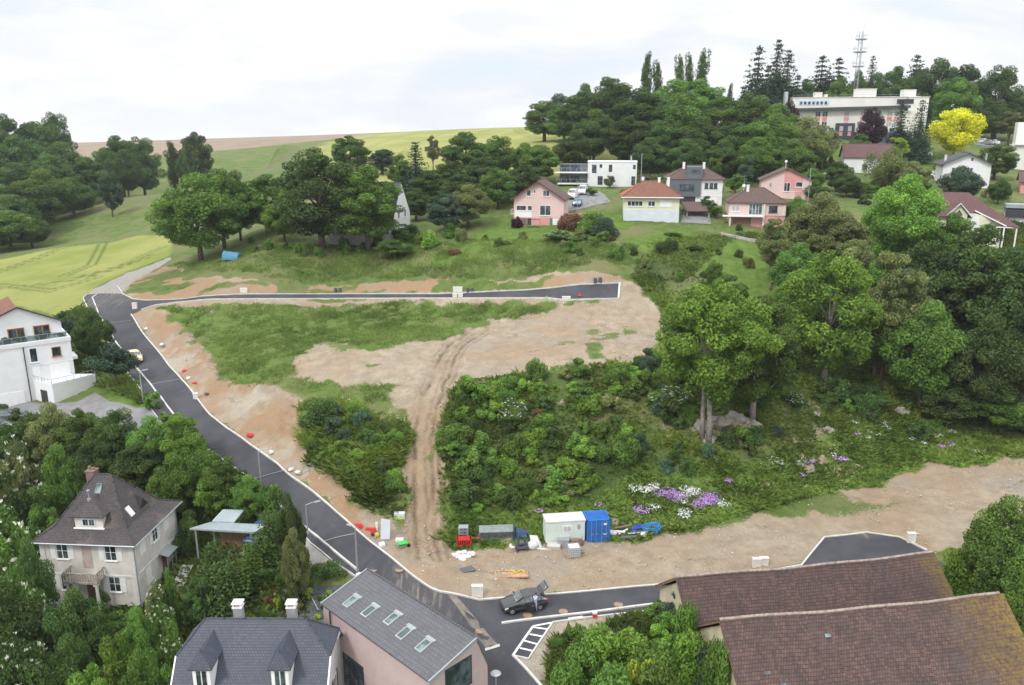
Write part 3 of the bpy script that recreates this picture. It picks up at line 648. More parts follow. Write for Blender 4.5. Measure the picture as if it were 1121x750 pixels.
can = MB().box(9.32,10.2,4.3,6.1,.4,1.3); can.hexa([(9.32,4.15,3.9),(10.4,4.15,3.6),(10.4,6.25,3.6),(9.32,6.25,3.9)], [(9.32,4.15,3.97),(10.4,4.15,3.67),(10.4,6.25,3.67),(9.32,6.25,3.97)])
can.box(10.12,10.2,4.3,4.38,1.3,3.6).box(10.12,10.2,6.02,6.1,1.3,3.6).box(10.12,10.2,5.2,5.26,1.3,3.6)
h.part('glass_porch', can, M_ZINC); h.panel('porch_door', 'R', 4.8, 1.3, .9, 2.2, M_WOOD, .06)
DX = Matrix.Translation((-.35,0,0)); dm = MB(DX).box(3.55,6.35,1.0,4.0,8.3,9.75); d_ = h.part('dormer', dm, W_STONE)
dr = MB(DX); slope(dr, [(3.25,.65,9.7),(6.65,.65,9.7),(4.95,2.3,11.0)], .1); slope(dr, [(6.65,.65,9.7),(6.65,3.6,9.7),(4.95,4.2,11.0),(4.95,2.3,11.0)], .1); slope(dr, [(3.25,3.6,9.7),(3.25,.65,9.7),(4.95,2.3,11.0),(4.95,4.2,11.0)], .1)
dr.build('dormer_roof', TB, d_)
MB(DX).box(3.4,6.5,.85,1.0,8.25,8.4).box(4.3,5.6,.93,.999,8.6,9.4).build('dormer_trim', M_WHITE, d_)
q = MB(DX)
for x in (4.4,5.02): q.box(x,x+.24,.90,.93,8.7,9.3); q.box(x+.28,x+.5,.90,.93,8.7,9.3)
q.build('pane', M_GL, d_)
MB(DX).cyl(4.6,2.1,10.9,11.7,.05).cyl(4.6,2.1,11.7,11.85,.14).cyl(4.6,2.1,10.7,10.95,.16).build('finial', M_ZINC, d_)
sl = lambda x, y: 8.4+(x*0) + (12.3-8.4)/(4.0)*(min(y, 10-y)-1)
q = MB(); q.hexa([(4.3,3.0,11.0),(4.9,3.0,11.0),(4.9,3.6,11.8),(4.3,3.6,11.8)], [(4.3,2.95,11.15),(4.9,2.95,11.15),(4.9,3.55,11.95),(4.3,3.55,11.95)]); q.build('skylight', M_GLP, roof)
q = MB()                                                   # skylight in the right-hand slope
def rs(x): return 8.4+(12.6-8.4)/2.85*(8.3-x)
q.hexa([(8.0,2.6,rs(8.0)),(8.0,3.2,rs(8.0)),(7.4,3.2,rs(7.4)),(7.4,2.6,rs(7.4))], [(8.1,2.6,rs(8.0)+.1),(8.1,3.2,rs(8.0)+.1),(7.5,3.2,rs(7.4)+.1),(7.5,2.6,rs(7.4)+.1)]); q.build('skylight', M_WHITE, roof)
q = MB(); q._add([(8.0,4.2,rs(8.0)),(8.0,5.8,rs(8.0)),(8.0,5.0,rs(8.0)+.9),(7.2,5.0,rs(7.2)+.1)], [(0,1,2),(0,2,3),(1,3,2)]); q.build('eyebrow_dormer', TB, roof)
chimney(h, 2.9, 5.2, 10.2, 12.5, M_BRICK, .85, roof=roof); MB().cyl(2.7,5.2,12.6,12.95,.13).cyl(3.1,5.2,12.6,12.85,.12).build('chimney_pot', M_BRICK, roof)

# ------------------------------------------------------------------ 2 slate-roofed house
h = House('slate_roofed_house', 'white house with blue grey slate half hipped roof and two small white dormers', 'house', (-24.3, 46.6, -5.0), 0, 10.6, 12.0)
W_, zr, zh, ze = 10.6, 11.5, 9.5, 4.9; ry = 6.1; k = 1.19
def yat(z): return (zr-z)/k
x0, x1 = -.35, W_+.35; rl0, rl1 = 1.35, W_-1.75
r = MB(); yf = ry-yat(zh); yb = ry+yat(zh); ef = ry-yat(ze); eb = ry+yat(ze)
slope(r, [(x0,ef,ze),(x1,ef,ze),(x1,yf,zh),(rl1,ry,zr),(rl0,ry,zr),(x0,yf,zh)], .16)
slope(r, [(x1,eb,ze),(x0,eb,ze),(x0,yb,zh),(rl0,ry,zr),(rl1,ry,zr),(x1,yb,zh)], .16)
slope(r, [(x1,yf,zh),(x1,yb,zh),(rl1,ry,zr)], .16); slope(r, [(x0,yb,zh),(x0,yf,zh),(rl0,ry,zr)], .16)
for p, q_ in (((rl0,ry,zr),(rl1,ry,zr)),((rl1,ry,zr),(x1,yf,zh)),((rl1,ry,zr),(x1,yb,zh)),((rl0,ry,zr),(x0,yf,zh))): r.tube([Vector(p)+Vector((0,0,.03)), Vector(q_)+Vector((0,0,.03))], .07, 5)
roof = h.part('roof', r, TSl)
h.part('wall', MB().prism([(0,.7,-2),(0,11.4,-2),(0,11.4,ze),(0,yb,zh-.35),(0,yf,zh-.35),(0,.7,ze)], (W_,0,0)), W_WHITE)
fb = MB()
for x in (x0-.03, x1+.03):
    fb = MB(); fb.hexa([(x-.05,ef,ze-.3),(x+.05,ef,ze-.3),(x+.05,yf,zh-.3),(x-.05,yf,zh-.3)], [(x-.05,ef,ze+.02),(x+.05,ef,ze+.02),(x+.05,yf,zh+.02),(x-.05,yf,zh+.02)]); h.part('bargeboard', fb, M_WHITE)
h.part('eaves_box', MB().box(x1-.35,x1-.02,yb-.5,yb+.25,zh-.6,zh-.2), M_WHITE)
for u, z in ((3.2,4.6),(6.3,4.6),(3.2,1.6),(6.3,1.6)):
    h.win('R', u, z, .8, 1.5, mat('brown_shutter', (.16,.10,.09), .8, .1, 2, 0) if u == 3.2 and z == 4.6 else bpy.data.materials['brown_shutter'], 2)
for xc in (2.15, 7.75):
    y0 = 2.6; zt = 9.9; s_ = MB().box(xc-.62,xc+.62,y0,y0+2.4,6.0,zt); d_ = h.part('dormer', s_, M_WHITE)
    dr = MB(); zp = zt+1.03
    slope(dr, [(xc-.85,y0-.2,zt-.05),(xc+.85,y0-.2,zt-.05),(xc,y0+.35,zp)], .08)
    slope(dr, [(xc+.85,y0-.2,zt-.05),(xc+.85,y0+2.15,zt-.05),(xc,y0+3.05,zp),(xc,y0+.35,zp)], .08)
    slope(dr, [(xc-.85,y0+2.15,zt-.05),(xc-.85,y0-.2,zt-.05),(xc,y0+.35,zp),(xc,y0+3.05,zp)], .08)
    dr.tube([(xc,y0+.35,zp-.05),(xc,y0+.35,zp+.3)], [.07,.02], 6); dr.build('dormer_roof', TSl, d_)
    q = MB().box(xc-.36,xc-.05,y0-.03,y0,8.2,9.6).box(xc+.05,xc+.36,y0-.03,y0,8.2,9.6); q.build('pane', M_GL, d_)
for xc in (3.3, 7.4):
    c_ = MB().box(xc-.33,xc+.33,7.4,8.0,9,11.5).build('chimney', mat('grey_render', (.33,.34,.36), .9, .1), roof) if xc < 4 else MB().box(xc-.33,xc+.33,7.4,8.0,9,11.5).build('chimney', bpy.data.materials['grey_render'], roof)
    MB().box(xc-.38,xc+.38,7.34,8.06,11.5,11.6).box(xc-.32,xc-.22,7.4,8.0,11.6,11.85).box(xc+.22,xc+.32,7.4,8.0,11.6,11.85).box(xc-.4,xc+.4,7.33,8.07,11.85,11.93).build('chimney_cap', M_WHITE, c_)
for xx in (rl0, rl1): MB().tube([(xx,ry,zr),(xx,ry,zr+.7)], [.08,.02], 6).build('finial', M_DARK, roof)

# ------------------------------------------------------------------ 3 pink concrete house with single pitch
A3 = Vector((-15.25, 57.2)); B3 = Vector((-5.75, 47.9)); L3 = (B3-A3).length; rz3 = math.atan2(B3.y-A3.y, B3.x-A3.x)
h = House('pink_concrete_house', 'modern pink concrete house with long grey pitched roof and five skylights', 'house', (A3.x, A3.y, -4.2), rz3, L3, 5.4)
ze, zr, rw = 9.1, 10.25, 4.45
h.part('wall', MB().prism([(0,0,-3),(0,5.6,-3),(0,5.6,7.3),(0,rw,zr-.17),(0,0,ze-.17)], (L3,0,0)), W_PINKC)
r = MB(); slope(r, [(-.05,-.12,ze-.03),(L3+.05,-.12,ze-.03),(L3+.05,rw,zr),(-.05,rw,zr)], .14)
slope(r, [(L3+.05,5.75,7.1),(-.05,5.75,7.1),(-.05,rw,zr),(L3+.05,rw,zr)], .14)
n_ = 44
for i in range(n_): x = -.05+(L3+.1)*i/n_; r.tube([(x,rw+.02,zr+.03),(x+.26,rw+.02,zr+.05)], .085, 6)
roof = h.part('roof', r, TGr)
h.part('verge_trim', MB().hexa([(L3+.06,-.16,ze-.25),(L3+.16,-.16,ze-.25),(L3+.16,rw,zr-.2),(L3+.06,rw,zr-.2)], [(L3+.06,-.16,ze+.04),(L3+.16,-.16,ze+.04),(L3+.16,rw,zr+.06),(L3+.06,rw,zr+.06)]).hexa([(-.16,-.16,ze-.25),(-.06,-.16,ze-.25),(-.06,rw,zr-.2),(-.16,rw,zr-.2)], [(-.16,-.16,ze+.04),(-.06,-.16,ze+.04),(-.06,rw,zr+.06),(-.16,rw,zr+.06)]), M_ZINC)
def zr3(y): return ze+(zr-ze)*y/rw
for i, (x, y) in enumerate([(1.55,.75),(3.75,.95),(6.0,1.45),(8.0,1.1),(10.2,1.15)]):
    f = MB(); w2, l2 = .74, 1.15
    P_ = [(x,y,zr3(y)),(x+w2,y,zr3(y)),(x+w2,y+l2,zr3(y+l2)),(x,y+l2,zr3(y+l2))]
    f.hexa(P_, [(p[0],p[1],p[2]+.10) for p in P_]); f.hexa([(x-.1,y+l2,zr3(y+l2)),(x+w2+.1,y+l2,zr3(y+l2)),(x+w2+.1,y+l2+.3,zr3(y+l2+.3)),(x-.1,y+l2+.3,zr3(y+l2+.3))], [(x-.1,y+l2,zr3(y+l2)+.14),(x+w2+.1,y+l2,zr3(y+l2)+.14),(x+w2+.1,y+l2+.3,zr3(y+l2+.3)+.05),(x-.1,y+l2+.3,zr3(y+l2+.3)+.05)])
    fo = f.build('skylight', M_ZINC, roof); i_ = .1
    Q = [(x+i_,y+i_,zr3(y+i_)+.10),(x+w2-i_,y+i_,zr3(y+i_)+.10),(x+w2-i_,y+l2-i_,zr3(y+l2-i_)+.10),(x+i_,y+l2-i_,zr3(y+l2-i_)+.10)]
    MB().hexa(Q, [(p[0],p[1],p[2]+.012) for p in Q]).build('pane', M_GLP, fo)
h.win('R', 1.5, 6.7, 2.4, 2.3, None, 1, M_DARK, False)
h.win('F', 2.6, .6, 2.6, 5.2, None, 4, M_DARK, False); h.win('F', 7.2, -.5, 2.2, 5.2, None, 2, M_DARK, False)
h.part('drainpipe', MB().tube([(1.1,-.12,ze-.2),(1.1,-.12,0)], .06, 6), M_DARK)

# ------------------------------------------------------------------ 4 the two barns
def barn(label, L, Rr, zr, zb, hw, tilt, tm, wl, er=0):
    L = Vector(L); Rr = Vector(Rr); ln = (Rr-L).length; rz = math.atan2(Rr.y-L.y, Rr.x-L.x); d = Vector((math.cos(rz), math.sin(rz))); nrm = Vector((d.y, -d.x))
    o = L + nrm*hw; h = House('barn', label, 'barn', (o.x, o.y, zb), rz, ln, 2*hw)
    z1 = zr-zb; z0 = z1-hw*tilt
    h.part('wall', MB().prism([(.35,0,-3),(.35,2*hw,-3),(.35,2*hw,z0-.4),(.35,hw,z1-.5),(.35,0,z0-.4)], (ln-.7,0,0)), W_BARN)
    r = MB(); nseg = 14                                  # old ridge that sags a little
    def zs(t): return -.22*math.sin(math.pi*t) + .05*math.sin(t*17+hw)
    for i in range(nseg):
        a, b = i/nseg, (i+1)/nseg; xa, xb = a*ln, b*ln
        slope(r, [(xa,-.5,z0-.5*tilt+zs(a)*.6),(xb,-.5,z0-.5*tilt+zs(b)*.6),(xb,hw,z1+zs(b)),(xa,hw,z1+zs(a))], .12, org=(0,-.5,z0-.5*tilt))
        slope(r, [(xb,2*hw+.5,z0-.5*tilt),(xa,2*hw+.5,z0-.5*tilt),(xa,hw,z1+zs(a)),(xb,hw,z1+zs(b))], .12, org=(ln,2*hw+.5,z0-.5*tilt))
    roof = h.part('roof', r, tm)
    q = MB()
    for i in range(int(ln/.38)): x = i*.38; q.tube([(x,hw,z1+zs(x/ln)+.03),(x+.37,hw,z1+zs(x/ln)+.055)], .12, 6)
    q.build('ridge_tiles', mat('ridge_mortar', (.30,.24,.21), .9, .3, 3, .3) if 'ridge_mortar' not in bpy.data.materials else bpy.data.materials['ridge_mortar'], roof)
    v = MB()
    for y0, zz0, y1, zz1 in ((-.5,z0-.5*tilt,hw,z1),(2*hw+.5,z0-.5*tilt,hw,z1)): v.hexa([(-.02,y0,zz0-.3),(.06,y0,zz0-.3),(.06,y1,zz1-.3),(-.02,y1,zz1-.3)], [(-.03,y0,zz0-.125),(.05,y0,zz0-.125),(.05,y1,zz1-.125),(-.03,y1,zz1-.125)])
    h.part('bargeboard', v, M_WOOD)
    return h, roof, z0, z1, ln
h, roof, z0, z1, ln = barn('rear barn with a long plum brown tiled roof, next to the asphalt turning place', (13.6,59.35), (37.0,63.3), 6.0, -.2, 4.3, .78, TBarn, 0)
h2, roof2, z02, z12, ln2 = barn('front barn with a patched brown tile roof thick with yellow moss at its end', (15.3,51.9), (38.2,55.35), 7.0, -.8, 5.2, .78, TBarn2, 0)
for x, y in ((2.2,1.9),(7.6,3.6),(3.1,1.2)):
    zz = z12-(5.2-y)*.78; MB().hexa([(x,y,zz),(x+.4,y,zz),(x+.4,y+.2,zz+.156),(x,y+.2,zz+.156)], [(x,y,zz+.05),(x+.4,y,zz+.05),(x+.4,y+.2,zz+.2),(x,y+.2,zz+.2)]).build('glass_tile', M_GLP, roof2)

# ------------------------------------------------------------------ 5 white terraced house on the left
ux = Vector((.79, .613)); P_ = Vector((-62.2, 109.4)) - ux*16; rz5 = math.atan2(ux.y, ux.x)
h = House('white_terraced_house', 'white rendered house with roof terrace, garage doors and red roof beside the driveway', 'house', (P_.x, P_.y, 4.8), rz5, 16, 11)
h.part('wall', MB().box(0,16,0,11,-2,8.2), W_WHITE)
h.part('cornice', MB().box(-.1,16.1,-.1,11.1,8.2,8.75).box(5.9,6.15,-.08,0,-.5,8.2).box(10.4,16.02,-.04,0,2.75,2.9).box(10.4,16.02,-.04,0,5.3,5.42), W_WHITE)
h.part('drainpipe', MB().tube([(10.2,-.12,8.2),(10.2,-.12,0)], .07, 6), M_DARK)
h.part('upper_storey', MB().prism([(3,2.3,8.4),(15.5,2.3,8.4),(15.5,2.3,10.7),(10.4,2.3,13.2),(3,2.3,10.1)], (0,1.2,0)), W_WHITE); h.part('rear_wing', MB().prism([(3.1,3.5,8.4),(10.3,3.5,8.4),(10.3,3.5,13.0),(3.1,3.5,9.9)], (0,7.0,0)), W_WHITE)
r = MB(); slope(r, [(2.4,11.1,10.0),(2.4,2.0,10.0),(10.4,2.0,13.4),(10.4,11.1,13.4)], .16); slope(r, [(16.0,2.0,10.6),(16.0,2.5,10.6),(10.4,2.5,13.4),(10.4,2.0,13.4)], .16); h.part('roof', r, TR)
h.part('verge_trim', MB().tube([(2.4,1.96,9.95),(10.4,1.96,13.35),(16.0,1.96,10.55)], .13, 4), M_DARK)
for u in (8.9, 12.0):
    f = MB().box(u,u+.12,2.2,2.29,8.75,10.4).box(u+1.0,u+1.15,2.2,2.29,8.75,10.4).box(u+1.9,u+2.0,2.2,2.29,8.75,10.4).box(u,u+2.0,2.2,2.29,10.3,10.42)
    fo = f.build('terrace_door', M_OR, h.t); MB().box(u+.12,u+1.9,2.26,2.31,8.75,10.3).build('pane', M_GL, fo)
gl = MB()
for i in range(15): x = .5+i*1.07; gl.box(x,x+.05,.25,.3,8.75,9.5)
gl.box(.4,15.8,.24,.31,9.5,9.56); h.part('balustrade', gl, M_ZINC); h.part('pane', MB().box(.5,15.7,.27,.28,8.8,9.45), M_GLP)
h.win('F', 10.9, 5.9, .8, 1.9, None, 1, M_WHITE); h.win('F', 13.6, 6.3, 1.0, 1.2, None, 1, M_OR)
h.panel('garage_door', 'F', 13.0, 2.9, 2.5, 2.3, M_WHITE, .05); h.panel('shutter', 'F', 10.9, 2.9, .9, 2.3, M_WHITE, .05)
gd = h.panel('garage_door', 'F', 5.9, .1, 3.6, 2.0, M_WHITE, .06)
h.part('balcony', MB().box(16,16.7,.5,3.5,5.3,5.7), W_WHITE)
a = Vector((-66.6,106.4)); b_ = Vector((-62.7,104.3)); dd = (b_-a); rr_ = math.atan2(dd.y, dd.x)
lw = MB()
nx = Vector((.60,.80)); LB = [a, b_, b_+nx*5.9, a+nx*3.0]
tx = lambda v: (v.x, v.y)
lw.prism([(*tx(p), 4.0) for p in LB], (0,0,3.75))
lo = lw.build('garage_terrace', W_WHITE, h.t); lo.matrix_parent_inverse = Matrix.Identity(4)
inv = (Matrix.Translation((P_.x, P_.y, 4.8)) @ Matrix.Rotation(rz5, 4, 'Z')).inverted(); lo.matrix_local = inv
def onh(mb, name, m):
    o = mb.build(name, m, h.t); o.matrix_local = inv; return o
pw = MB()
for p, q_ in zip(LB, LB[1:]):
    e = (q_-p).normalized()*.2; nn = Vector((-e.y, e.x)); pw.prism([(*tx(p-nn*.1), 7.75), (*tx(q_-nn*.1), 7.75), (*tx(q_+nn*.9), 7.75), (*tx(p+nn*.9), 7.75)], (0,0,.45))
onh(pw, 'parapet', W_WHITE)
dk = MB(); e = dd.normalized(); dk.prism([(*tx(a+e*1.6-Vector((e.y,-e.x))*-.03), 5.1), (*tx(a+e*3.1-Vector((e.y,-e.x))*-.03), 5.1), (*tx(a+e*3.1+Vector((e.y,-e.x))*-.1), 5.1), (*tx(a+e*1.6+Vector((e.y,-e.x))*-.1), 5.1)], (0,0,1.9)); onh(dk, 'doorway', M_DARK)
rail = MB()
for p, q_ in ((a, b_), (b_, b_+nx*5.9)):
    n_ = 6
    for i in range(n_+1): v = p.lerp(q_, i/n_); rail.tube([(v.x,v.y,8.2),(v.x,v.y,8.8)], .03, 4)
    rail.tube([(p.x,p.y,8.8),(q_.x,q_.y,8.8)], .03, 4)
onh(rail, 'railing', M_ZINC)

# ------------------------------------------------------------------ 6..14 houses on the hill
def place(px, py, D, z=None):
    p = at(px, py, D); p.z = (h1(p.x, p.y) if z is None else z); return p
GH = 'houses on the hillside'
p = place(562.5, 242, 165)
h = House('pink_gabled_house', 'pink house with brown gabled roof and green garage shutters, left of the parked vans', 'house', p, R(-10), 10.2, 9.0, GH)
ze, zr = 5.6, 9.0; h.part('wall', walls_gy(10.2, 9, -3, ze, zr, 4.9), W_PINK); roof = h.part('roof', gable_y(10.2, 9, ze, zr, .5, .7, .18, 4.9), TP)
h.part('plinth', MB().box(-.04,10.24,-.04,9.04,-2.8,1.7), W_PINK2)
h.part('bargeboard', MB().tube([(-.5,-.74,5.2),(4.9,-.74,8.85),(10.7,-.74,5.15)], .14, 4), mat('maroon_paint', (.16,.04,.04), .7))
h.part('white_panel', MB().box(.25,3.7,-.05,0,1.7,3.0), M_WHITE)
h.win('F', .6, 3.1, 1.9, .9, None, 1); h.win('F', 2.9, 3.1, .8, .9, None, 1); h.win('F', 5.4, 2.2, 2.1, 1.9, None, 2)
h.win('F', 2.7, 6.0, .75, 1.1, None, 1); h.win('F', 6.0, 6.0, 1.2, 1.1, None, 2); h.win('F', 4.1, 6.6, .3, .5, None, 1)
h.panel('garage_door', 'F', 8.0, 0, 1.6, 1.55, M_WHITE, .08)
for u in (7.4, 9.65): h.panel('shutter', 'F', u, 0, .5, 1.6, M_TEAL, .1)
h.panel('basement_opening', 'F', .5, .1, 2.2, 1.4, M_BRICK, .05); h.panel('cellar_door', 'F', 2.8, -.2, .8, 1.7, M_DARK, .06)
h.win('R', 2.0, 2.9, .8, 1.2, None, 1, M_WHITE)
h.part('railing', MB().box(3.2,5.8,-2.4,-2.3,.0,.15).box(3.2,5.8,-2.4,-2.35,1.5,1.6).box(3.2,3.25,-2.4,-2.35,0,1.6).box(5.75,5.8,-2.4,-2.35,0,1.6).box(4.5,4.55,-2.4,-2.35,0,1.6), M_DARK)
h.part('balcony', MB().box(-1.0,-.02,2,5,2.0,2.15).box(-1.0,-.95,2,5,2.15,3.0), W_QUOIN)
p = place(617, 240.5, 166); wl = MB().box(0,7.5,0,.3,-1.5,1.5).build('garden_wall', W_PINK2, loc=p, rz=R(12)); tag(wl, 'low salmon pink garden wall running right from the pink gabled house', 'wall')

p = place(682.5, 246, 163)
h = House('yellow_bungalow', 'pale yellow and light blue bungalow with a red brown hipped roof and three white chimneys', 'house', p, R(-6), 10.9, 8.5, GH)
h.part('wall', MB().box(0,10.9,0,8.5,2.2,4.7), W_CREAM); h.part('lower_wall', MB().box(-.03,10.93,-.03,8.53,-3,2.2), W_BLUE)
r, r2 = hip(10.9, 8.5, 4.75, 7.7, .7, 3.2); roof = h.part('roof', r, TR); r2.build('roof_end', TR2, roof)
f = h.win('F', .7, 3.0, 2.9, .9, None, 4); h.win('F', 4.8, 3.0, 1.25, .9, None, 2); h.panel('shutter', 'F', 7.1, 2.8, 2.3, 1.25, M_WHITE, .06)
for u in (1.6, 4.9, 7.9): h.win('F', u, 1.35, 1.0, .3, None, 2, sill=False)
for x, y in ((3.8,5.0),(7.0,4.0),(8.9,4.5)): chimney(h, x, y, 5.5, 8.3, M_WHITE, .5, roof=roof)
h.part('gutter', MB().tube([(-.7,-.75,4.7),(11.6,-.75,4.7)], .09, 6), M_WHITE)

p = place(653.5, 203.7, 206)
h = House('white_cube_house', 'white flat roofed cube house with tall narrow windows, in front of the dark wood', 'house', p, R(-7), 9.8, 8, GH)
h.part('wall', MB().box(-2.4,9.8,0,6,-3,6.0), W_WHITE); h.part('parapet', MB().box(-2.5,9.9,-.1,6.1,6.0,6.2), M_WHITE)
for u, z, hh in ((2.9,3.7,1.6),(2.9,.6,1.7),(-1.3,3.4,1.9)): h.win('F', u, z, .7 if u > 0 else 1.0, hh, None, 1, M_DARK, False)
h.win('F', .6, 4.7, .5, .7, None, 1, M_DARK, False); h.win('F', 8.9, 4.4, .5, .9, None, 1, M_DARK, False); h.win('F', .2, .5, 1.1, 2.0, None, 2, M_DARK, False); h.win('F', 8.6, .5, .8, 2.0, None, 1, M_DARK, False)
h.part('flue', MB().cyl(8.4,4,6.2,7.4,.2), M_ZINC)
bb = MB().box(-9.5,-2.45,1,6,-2.5,5.4); h.part('side_wing', bb, W_GREY)
h.part('balcony', MB().box(-10.6,-2.45,-1.2,1,3.3,3.55).box(-9.9,-2.45,-1.2,1,-.05+.6,.8), M_WHITE)
rl = MB()
for z in (3.55, .8):
    for i in range(7): rl.box(-10.2+i*1.25,-10.15+i*1.25,-1.15,-1.1,z,z+1.0)
    rl.box(-10.3,-2.5,-1.15,-1.1,z+1.0,z+1.06)
h.part('railing', rl, M_ZINC)
for u, z in ((-9.2,3.7),(-6.6,3.7),(-9.2,1.0),(-6.6,1.0)): h.win('F', u, z, 2.1, 1.5, None, 2, M_DARK, False, off=-.98)
for u in (-7.8, -4.8): h.panel('garage_door', 'F', u, -2.2, 2.4, 2.4, M_WHITE, -.94, inn=-1.05)

p = place(730, 224, 177)
h = House('grey_clad_house', 'brown roofed house, its left half clad slate grey, right half white over a garage', 'house', p, R(-8), 11.6, 8.5, GH)
h.part('wall', MB().box(0,11.6,0,8.5,-3,5.2), W_WHITE); r, r2 = hip(11.6, 8.5, 5.2, 7.9, .6, 3.0); roof = h.part('roof', r, TP); r2.build('roof_end', TP, roof)
h.part('grey_bay', MB().box(-.1,7.0,-.5,0,1.6,5.2).box(4.0,7.2,-.45,3.6,5.2,7.75), W_GREY)
h.win('F', 2.6, 2.7, 2.9, 1.3, None, 3, M_DARK, False, off=.5); h.win('F', 5.0, 6.5, 1.6, .5, None, 1, M_DARK, False, off=.45)
h.win('F', 7.9, 3.3, .6, 1.0, None, 1, M_DARK); h.win('F', 8.9, 3.3, .6, 1.0, None, 1, M_DARK); h.win('F', 9.8, 3.3, .6, 1.0, None, 1, M_DARK)
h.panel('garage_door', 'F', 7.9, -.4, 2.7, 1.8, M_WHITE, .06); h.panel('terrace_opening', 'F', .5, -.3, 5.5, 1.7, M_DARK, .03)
h.part('cornice', MB().box(7.0,11.65,-.06,0,1.55,1.75), M_WHITE)
for x, y in ((3.4,3.2),(7.7,3.2)): chimney(h, x, y, 6, 8.5, M_WHITE, .5, roof=roof)

p = place(797, 243, 163)
h = House('pink_bungalow', 'pale pink bungalow with brown hipped roof, white chimney and a long balcony slab', 'house', p, R(-10), 11.0, 8.0, GH)
h.part('wall', MB().box(0,11,0,8,1.7,4.2), W_PINK); h.part('lower_wall', MB().box(.1,10.9,.1,7.9,-3,1.7), W_PINK2)
r, r2 = hip(11, 8, 4.25, 6.9, .4, 3.0); roof = h.part('roof', r, TP); r2.build('roof_end', TP, roof)
h.part('balcony', MB().box(-1.2,6.6,-1.3,-.02,1.5,1.7), M_WHITE); h.part('pillar', MB().box(.1,.4,-1.1,-.8,-2,1.5).box(6.6,7.0,-.3,0,-2,4.1).box(10.4,10.8,-.06,0,1.7,4.1), W_QUOIN)
h.win('F', .6, 2.5, 1.4, 1.1, None, 2, pm=M_CURT); h.win('F', 3.9, 1.9, 2.5, 2.1, None, 4, M_WHITE, False, pm=M_GLP); h.win('F', 7.8, 2.4, 1.5, 1.2, None, 3, M_DARK)
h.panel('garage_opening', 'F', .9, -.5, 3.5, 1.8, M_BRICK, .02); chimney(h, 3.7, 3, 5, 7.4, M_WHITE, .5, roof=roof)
dsh = MB(); dsh.ball((2.9,3,7.3), .35, .12, .35, 12, 8).tube([(2.9,3,5.5),(2.9,3,7.3)], .03, 4); dsh.build('satellite_dish', M_WHITE, roof)
MB().tube([(3.0,3.6,5.8),(3.0,3.6,9.4)], .03, 4).box(2.4,3.6,3.58,3.62,9.2,9.24).build('aerial', M_ZINC, roof)

p = place(832, 218, 185)
h = House('pink_and_salmon_house', 'small pink gabled house with a salmon panel under its dark roof, behind the pink bungalow', 'house', p, R(-14), 10.8, 7.5, GH)
h.part('wall', walls_gy(10.8, 7.5, -3, 4.0, 6.5), W_PINK); roof = h.part('roof', gable_y(10.8, 7.5, 4.0, 6.5, .5, .6, .16), TP)
h.part('salmon_panel', MB().prism([(4.9,0,1.6),(4.9,0,6.05),(5.4,0,6.25),(8.9,0,4.6),(8.9,0,.4),(7.4,0,.4),(7.4,0,1.6)], (0,-.03,0)), W_PINK2)
h.win('F', 5.0, 1.4, 1.2, 1.8, None, 2, off=.03); h.win('F', 8.0-.5, 2.4, 1.3, 1.0, None, 1, off=.03)
h.part('wall_lamp', MB().box(2.0,2.1,-.3,0,2.4,3.2), M_DARK); MB().cyl(5.2,3,6.3,7.8,.05).ball((5.2,3,7.8), .3,.1,.3,8,6).build('satellite_dish', M_WHITE, roof)
h.part('railing', MB().box(4.9,10.6,-.12,-.08,1.3,1.36), M_WHITE)

p = place(921, 204, 224)
h = House('roadside_house', 'white house with plain maroon tiled roof, half hidden by the willow below the school lawn', 'house', p, R(-14), 12, 8, GH)
h.part('wall', walls_gx(12, 8, -3, 4.2, 7.4), W_WHITE); h.part('roof', gable_x(12, 8, 4.2, 7.4, .4, .4), TV); h.win('F', 4.9, .8, 1.1, 1.1, None, 2, M_DARK)
p = place(1030, 203, 204)
h = House('white_gabled_house', 'plain white gabled house with dark grey roof, right of the golden tree', 'house', p, R(-17), 10.6, 9.5, GH)
h.part('wall', walls_gy(10.6, 9.5, -3, 5.6, 8.1), W_WHITE); roof = h.part('roof', gable_y(10.6, 9.5, 5.6, 8.1, .7, .9, .2), TD)
h.win('F', 2.0, 3.4, 1.3, 1.1, None, 2, M_WHITE); h.win('F', 5.3, 3.4, 1.3, 1.1, None, 2, M_WHITE); h.win('L', 1.5, 1.2, .8, 1.2, None, 1, M_DARK); h.win('F', 6.0, 6.3, .35, .5, None, 1, M_DARK, False)
chimney(h, 1.0, 4, 5.8, 7.4, W_QUOIN, .5, roof=roof); MB().cyl(9.7,2.5,5.5,7.9,.25).build('flue', M_ZINC, roof)

p = place(1018, 247, 163); p.z = h1(p.x, p.y) - .2
h = House('plum_roofed_villa', 'pale yellow villa with sweeping plum tiled roof, white trimmed front gable and the number 25k', 'house', p, R(-22), 13.5, 9, GH)
ze, zr = 3.6, 7.4; kk = (zr-ze)/4.5
def vy(z): return 4.5-(zr-z)/kk
h.part('wall', MB().box(.5,10.6,0,9,-3,3.4).box(1.5,7,2.5,6.5,3.4,5.6), W_CREAM)
r = MB()
slope(r, [(-.6,vy(3.0),3.0),(7.2,vy(3.0),3.0),(7.7,vy(4.2),4.2),(13.0,vy(1.7),1.7),(15.3,vy(1.5),1.5),(6.6,4.5,zr),(.3,4.5,zr)], .16)
slope(r, [(15.3,9-vy(1.5),1.5),(-.6,9-vy(3.0),3.0),(.3,4.5,zr),(6.6,4.5,zr)], .16)
slope(r, [(15.3,vy(1.5),1.5),(15.3,9-vy(1.5),1.5),(6.6,4.5,zr)], .1); slope(r, [(-.6,9-vy(3.0),3.0),(-.6,vy(3.0),3.0),(.3,4.5,zr)], .1)
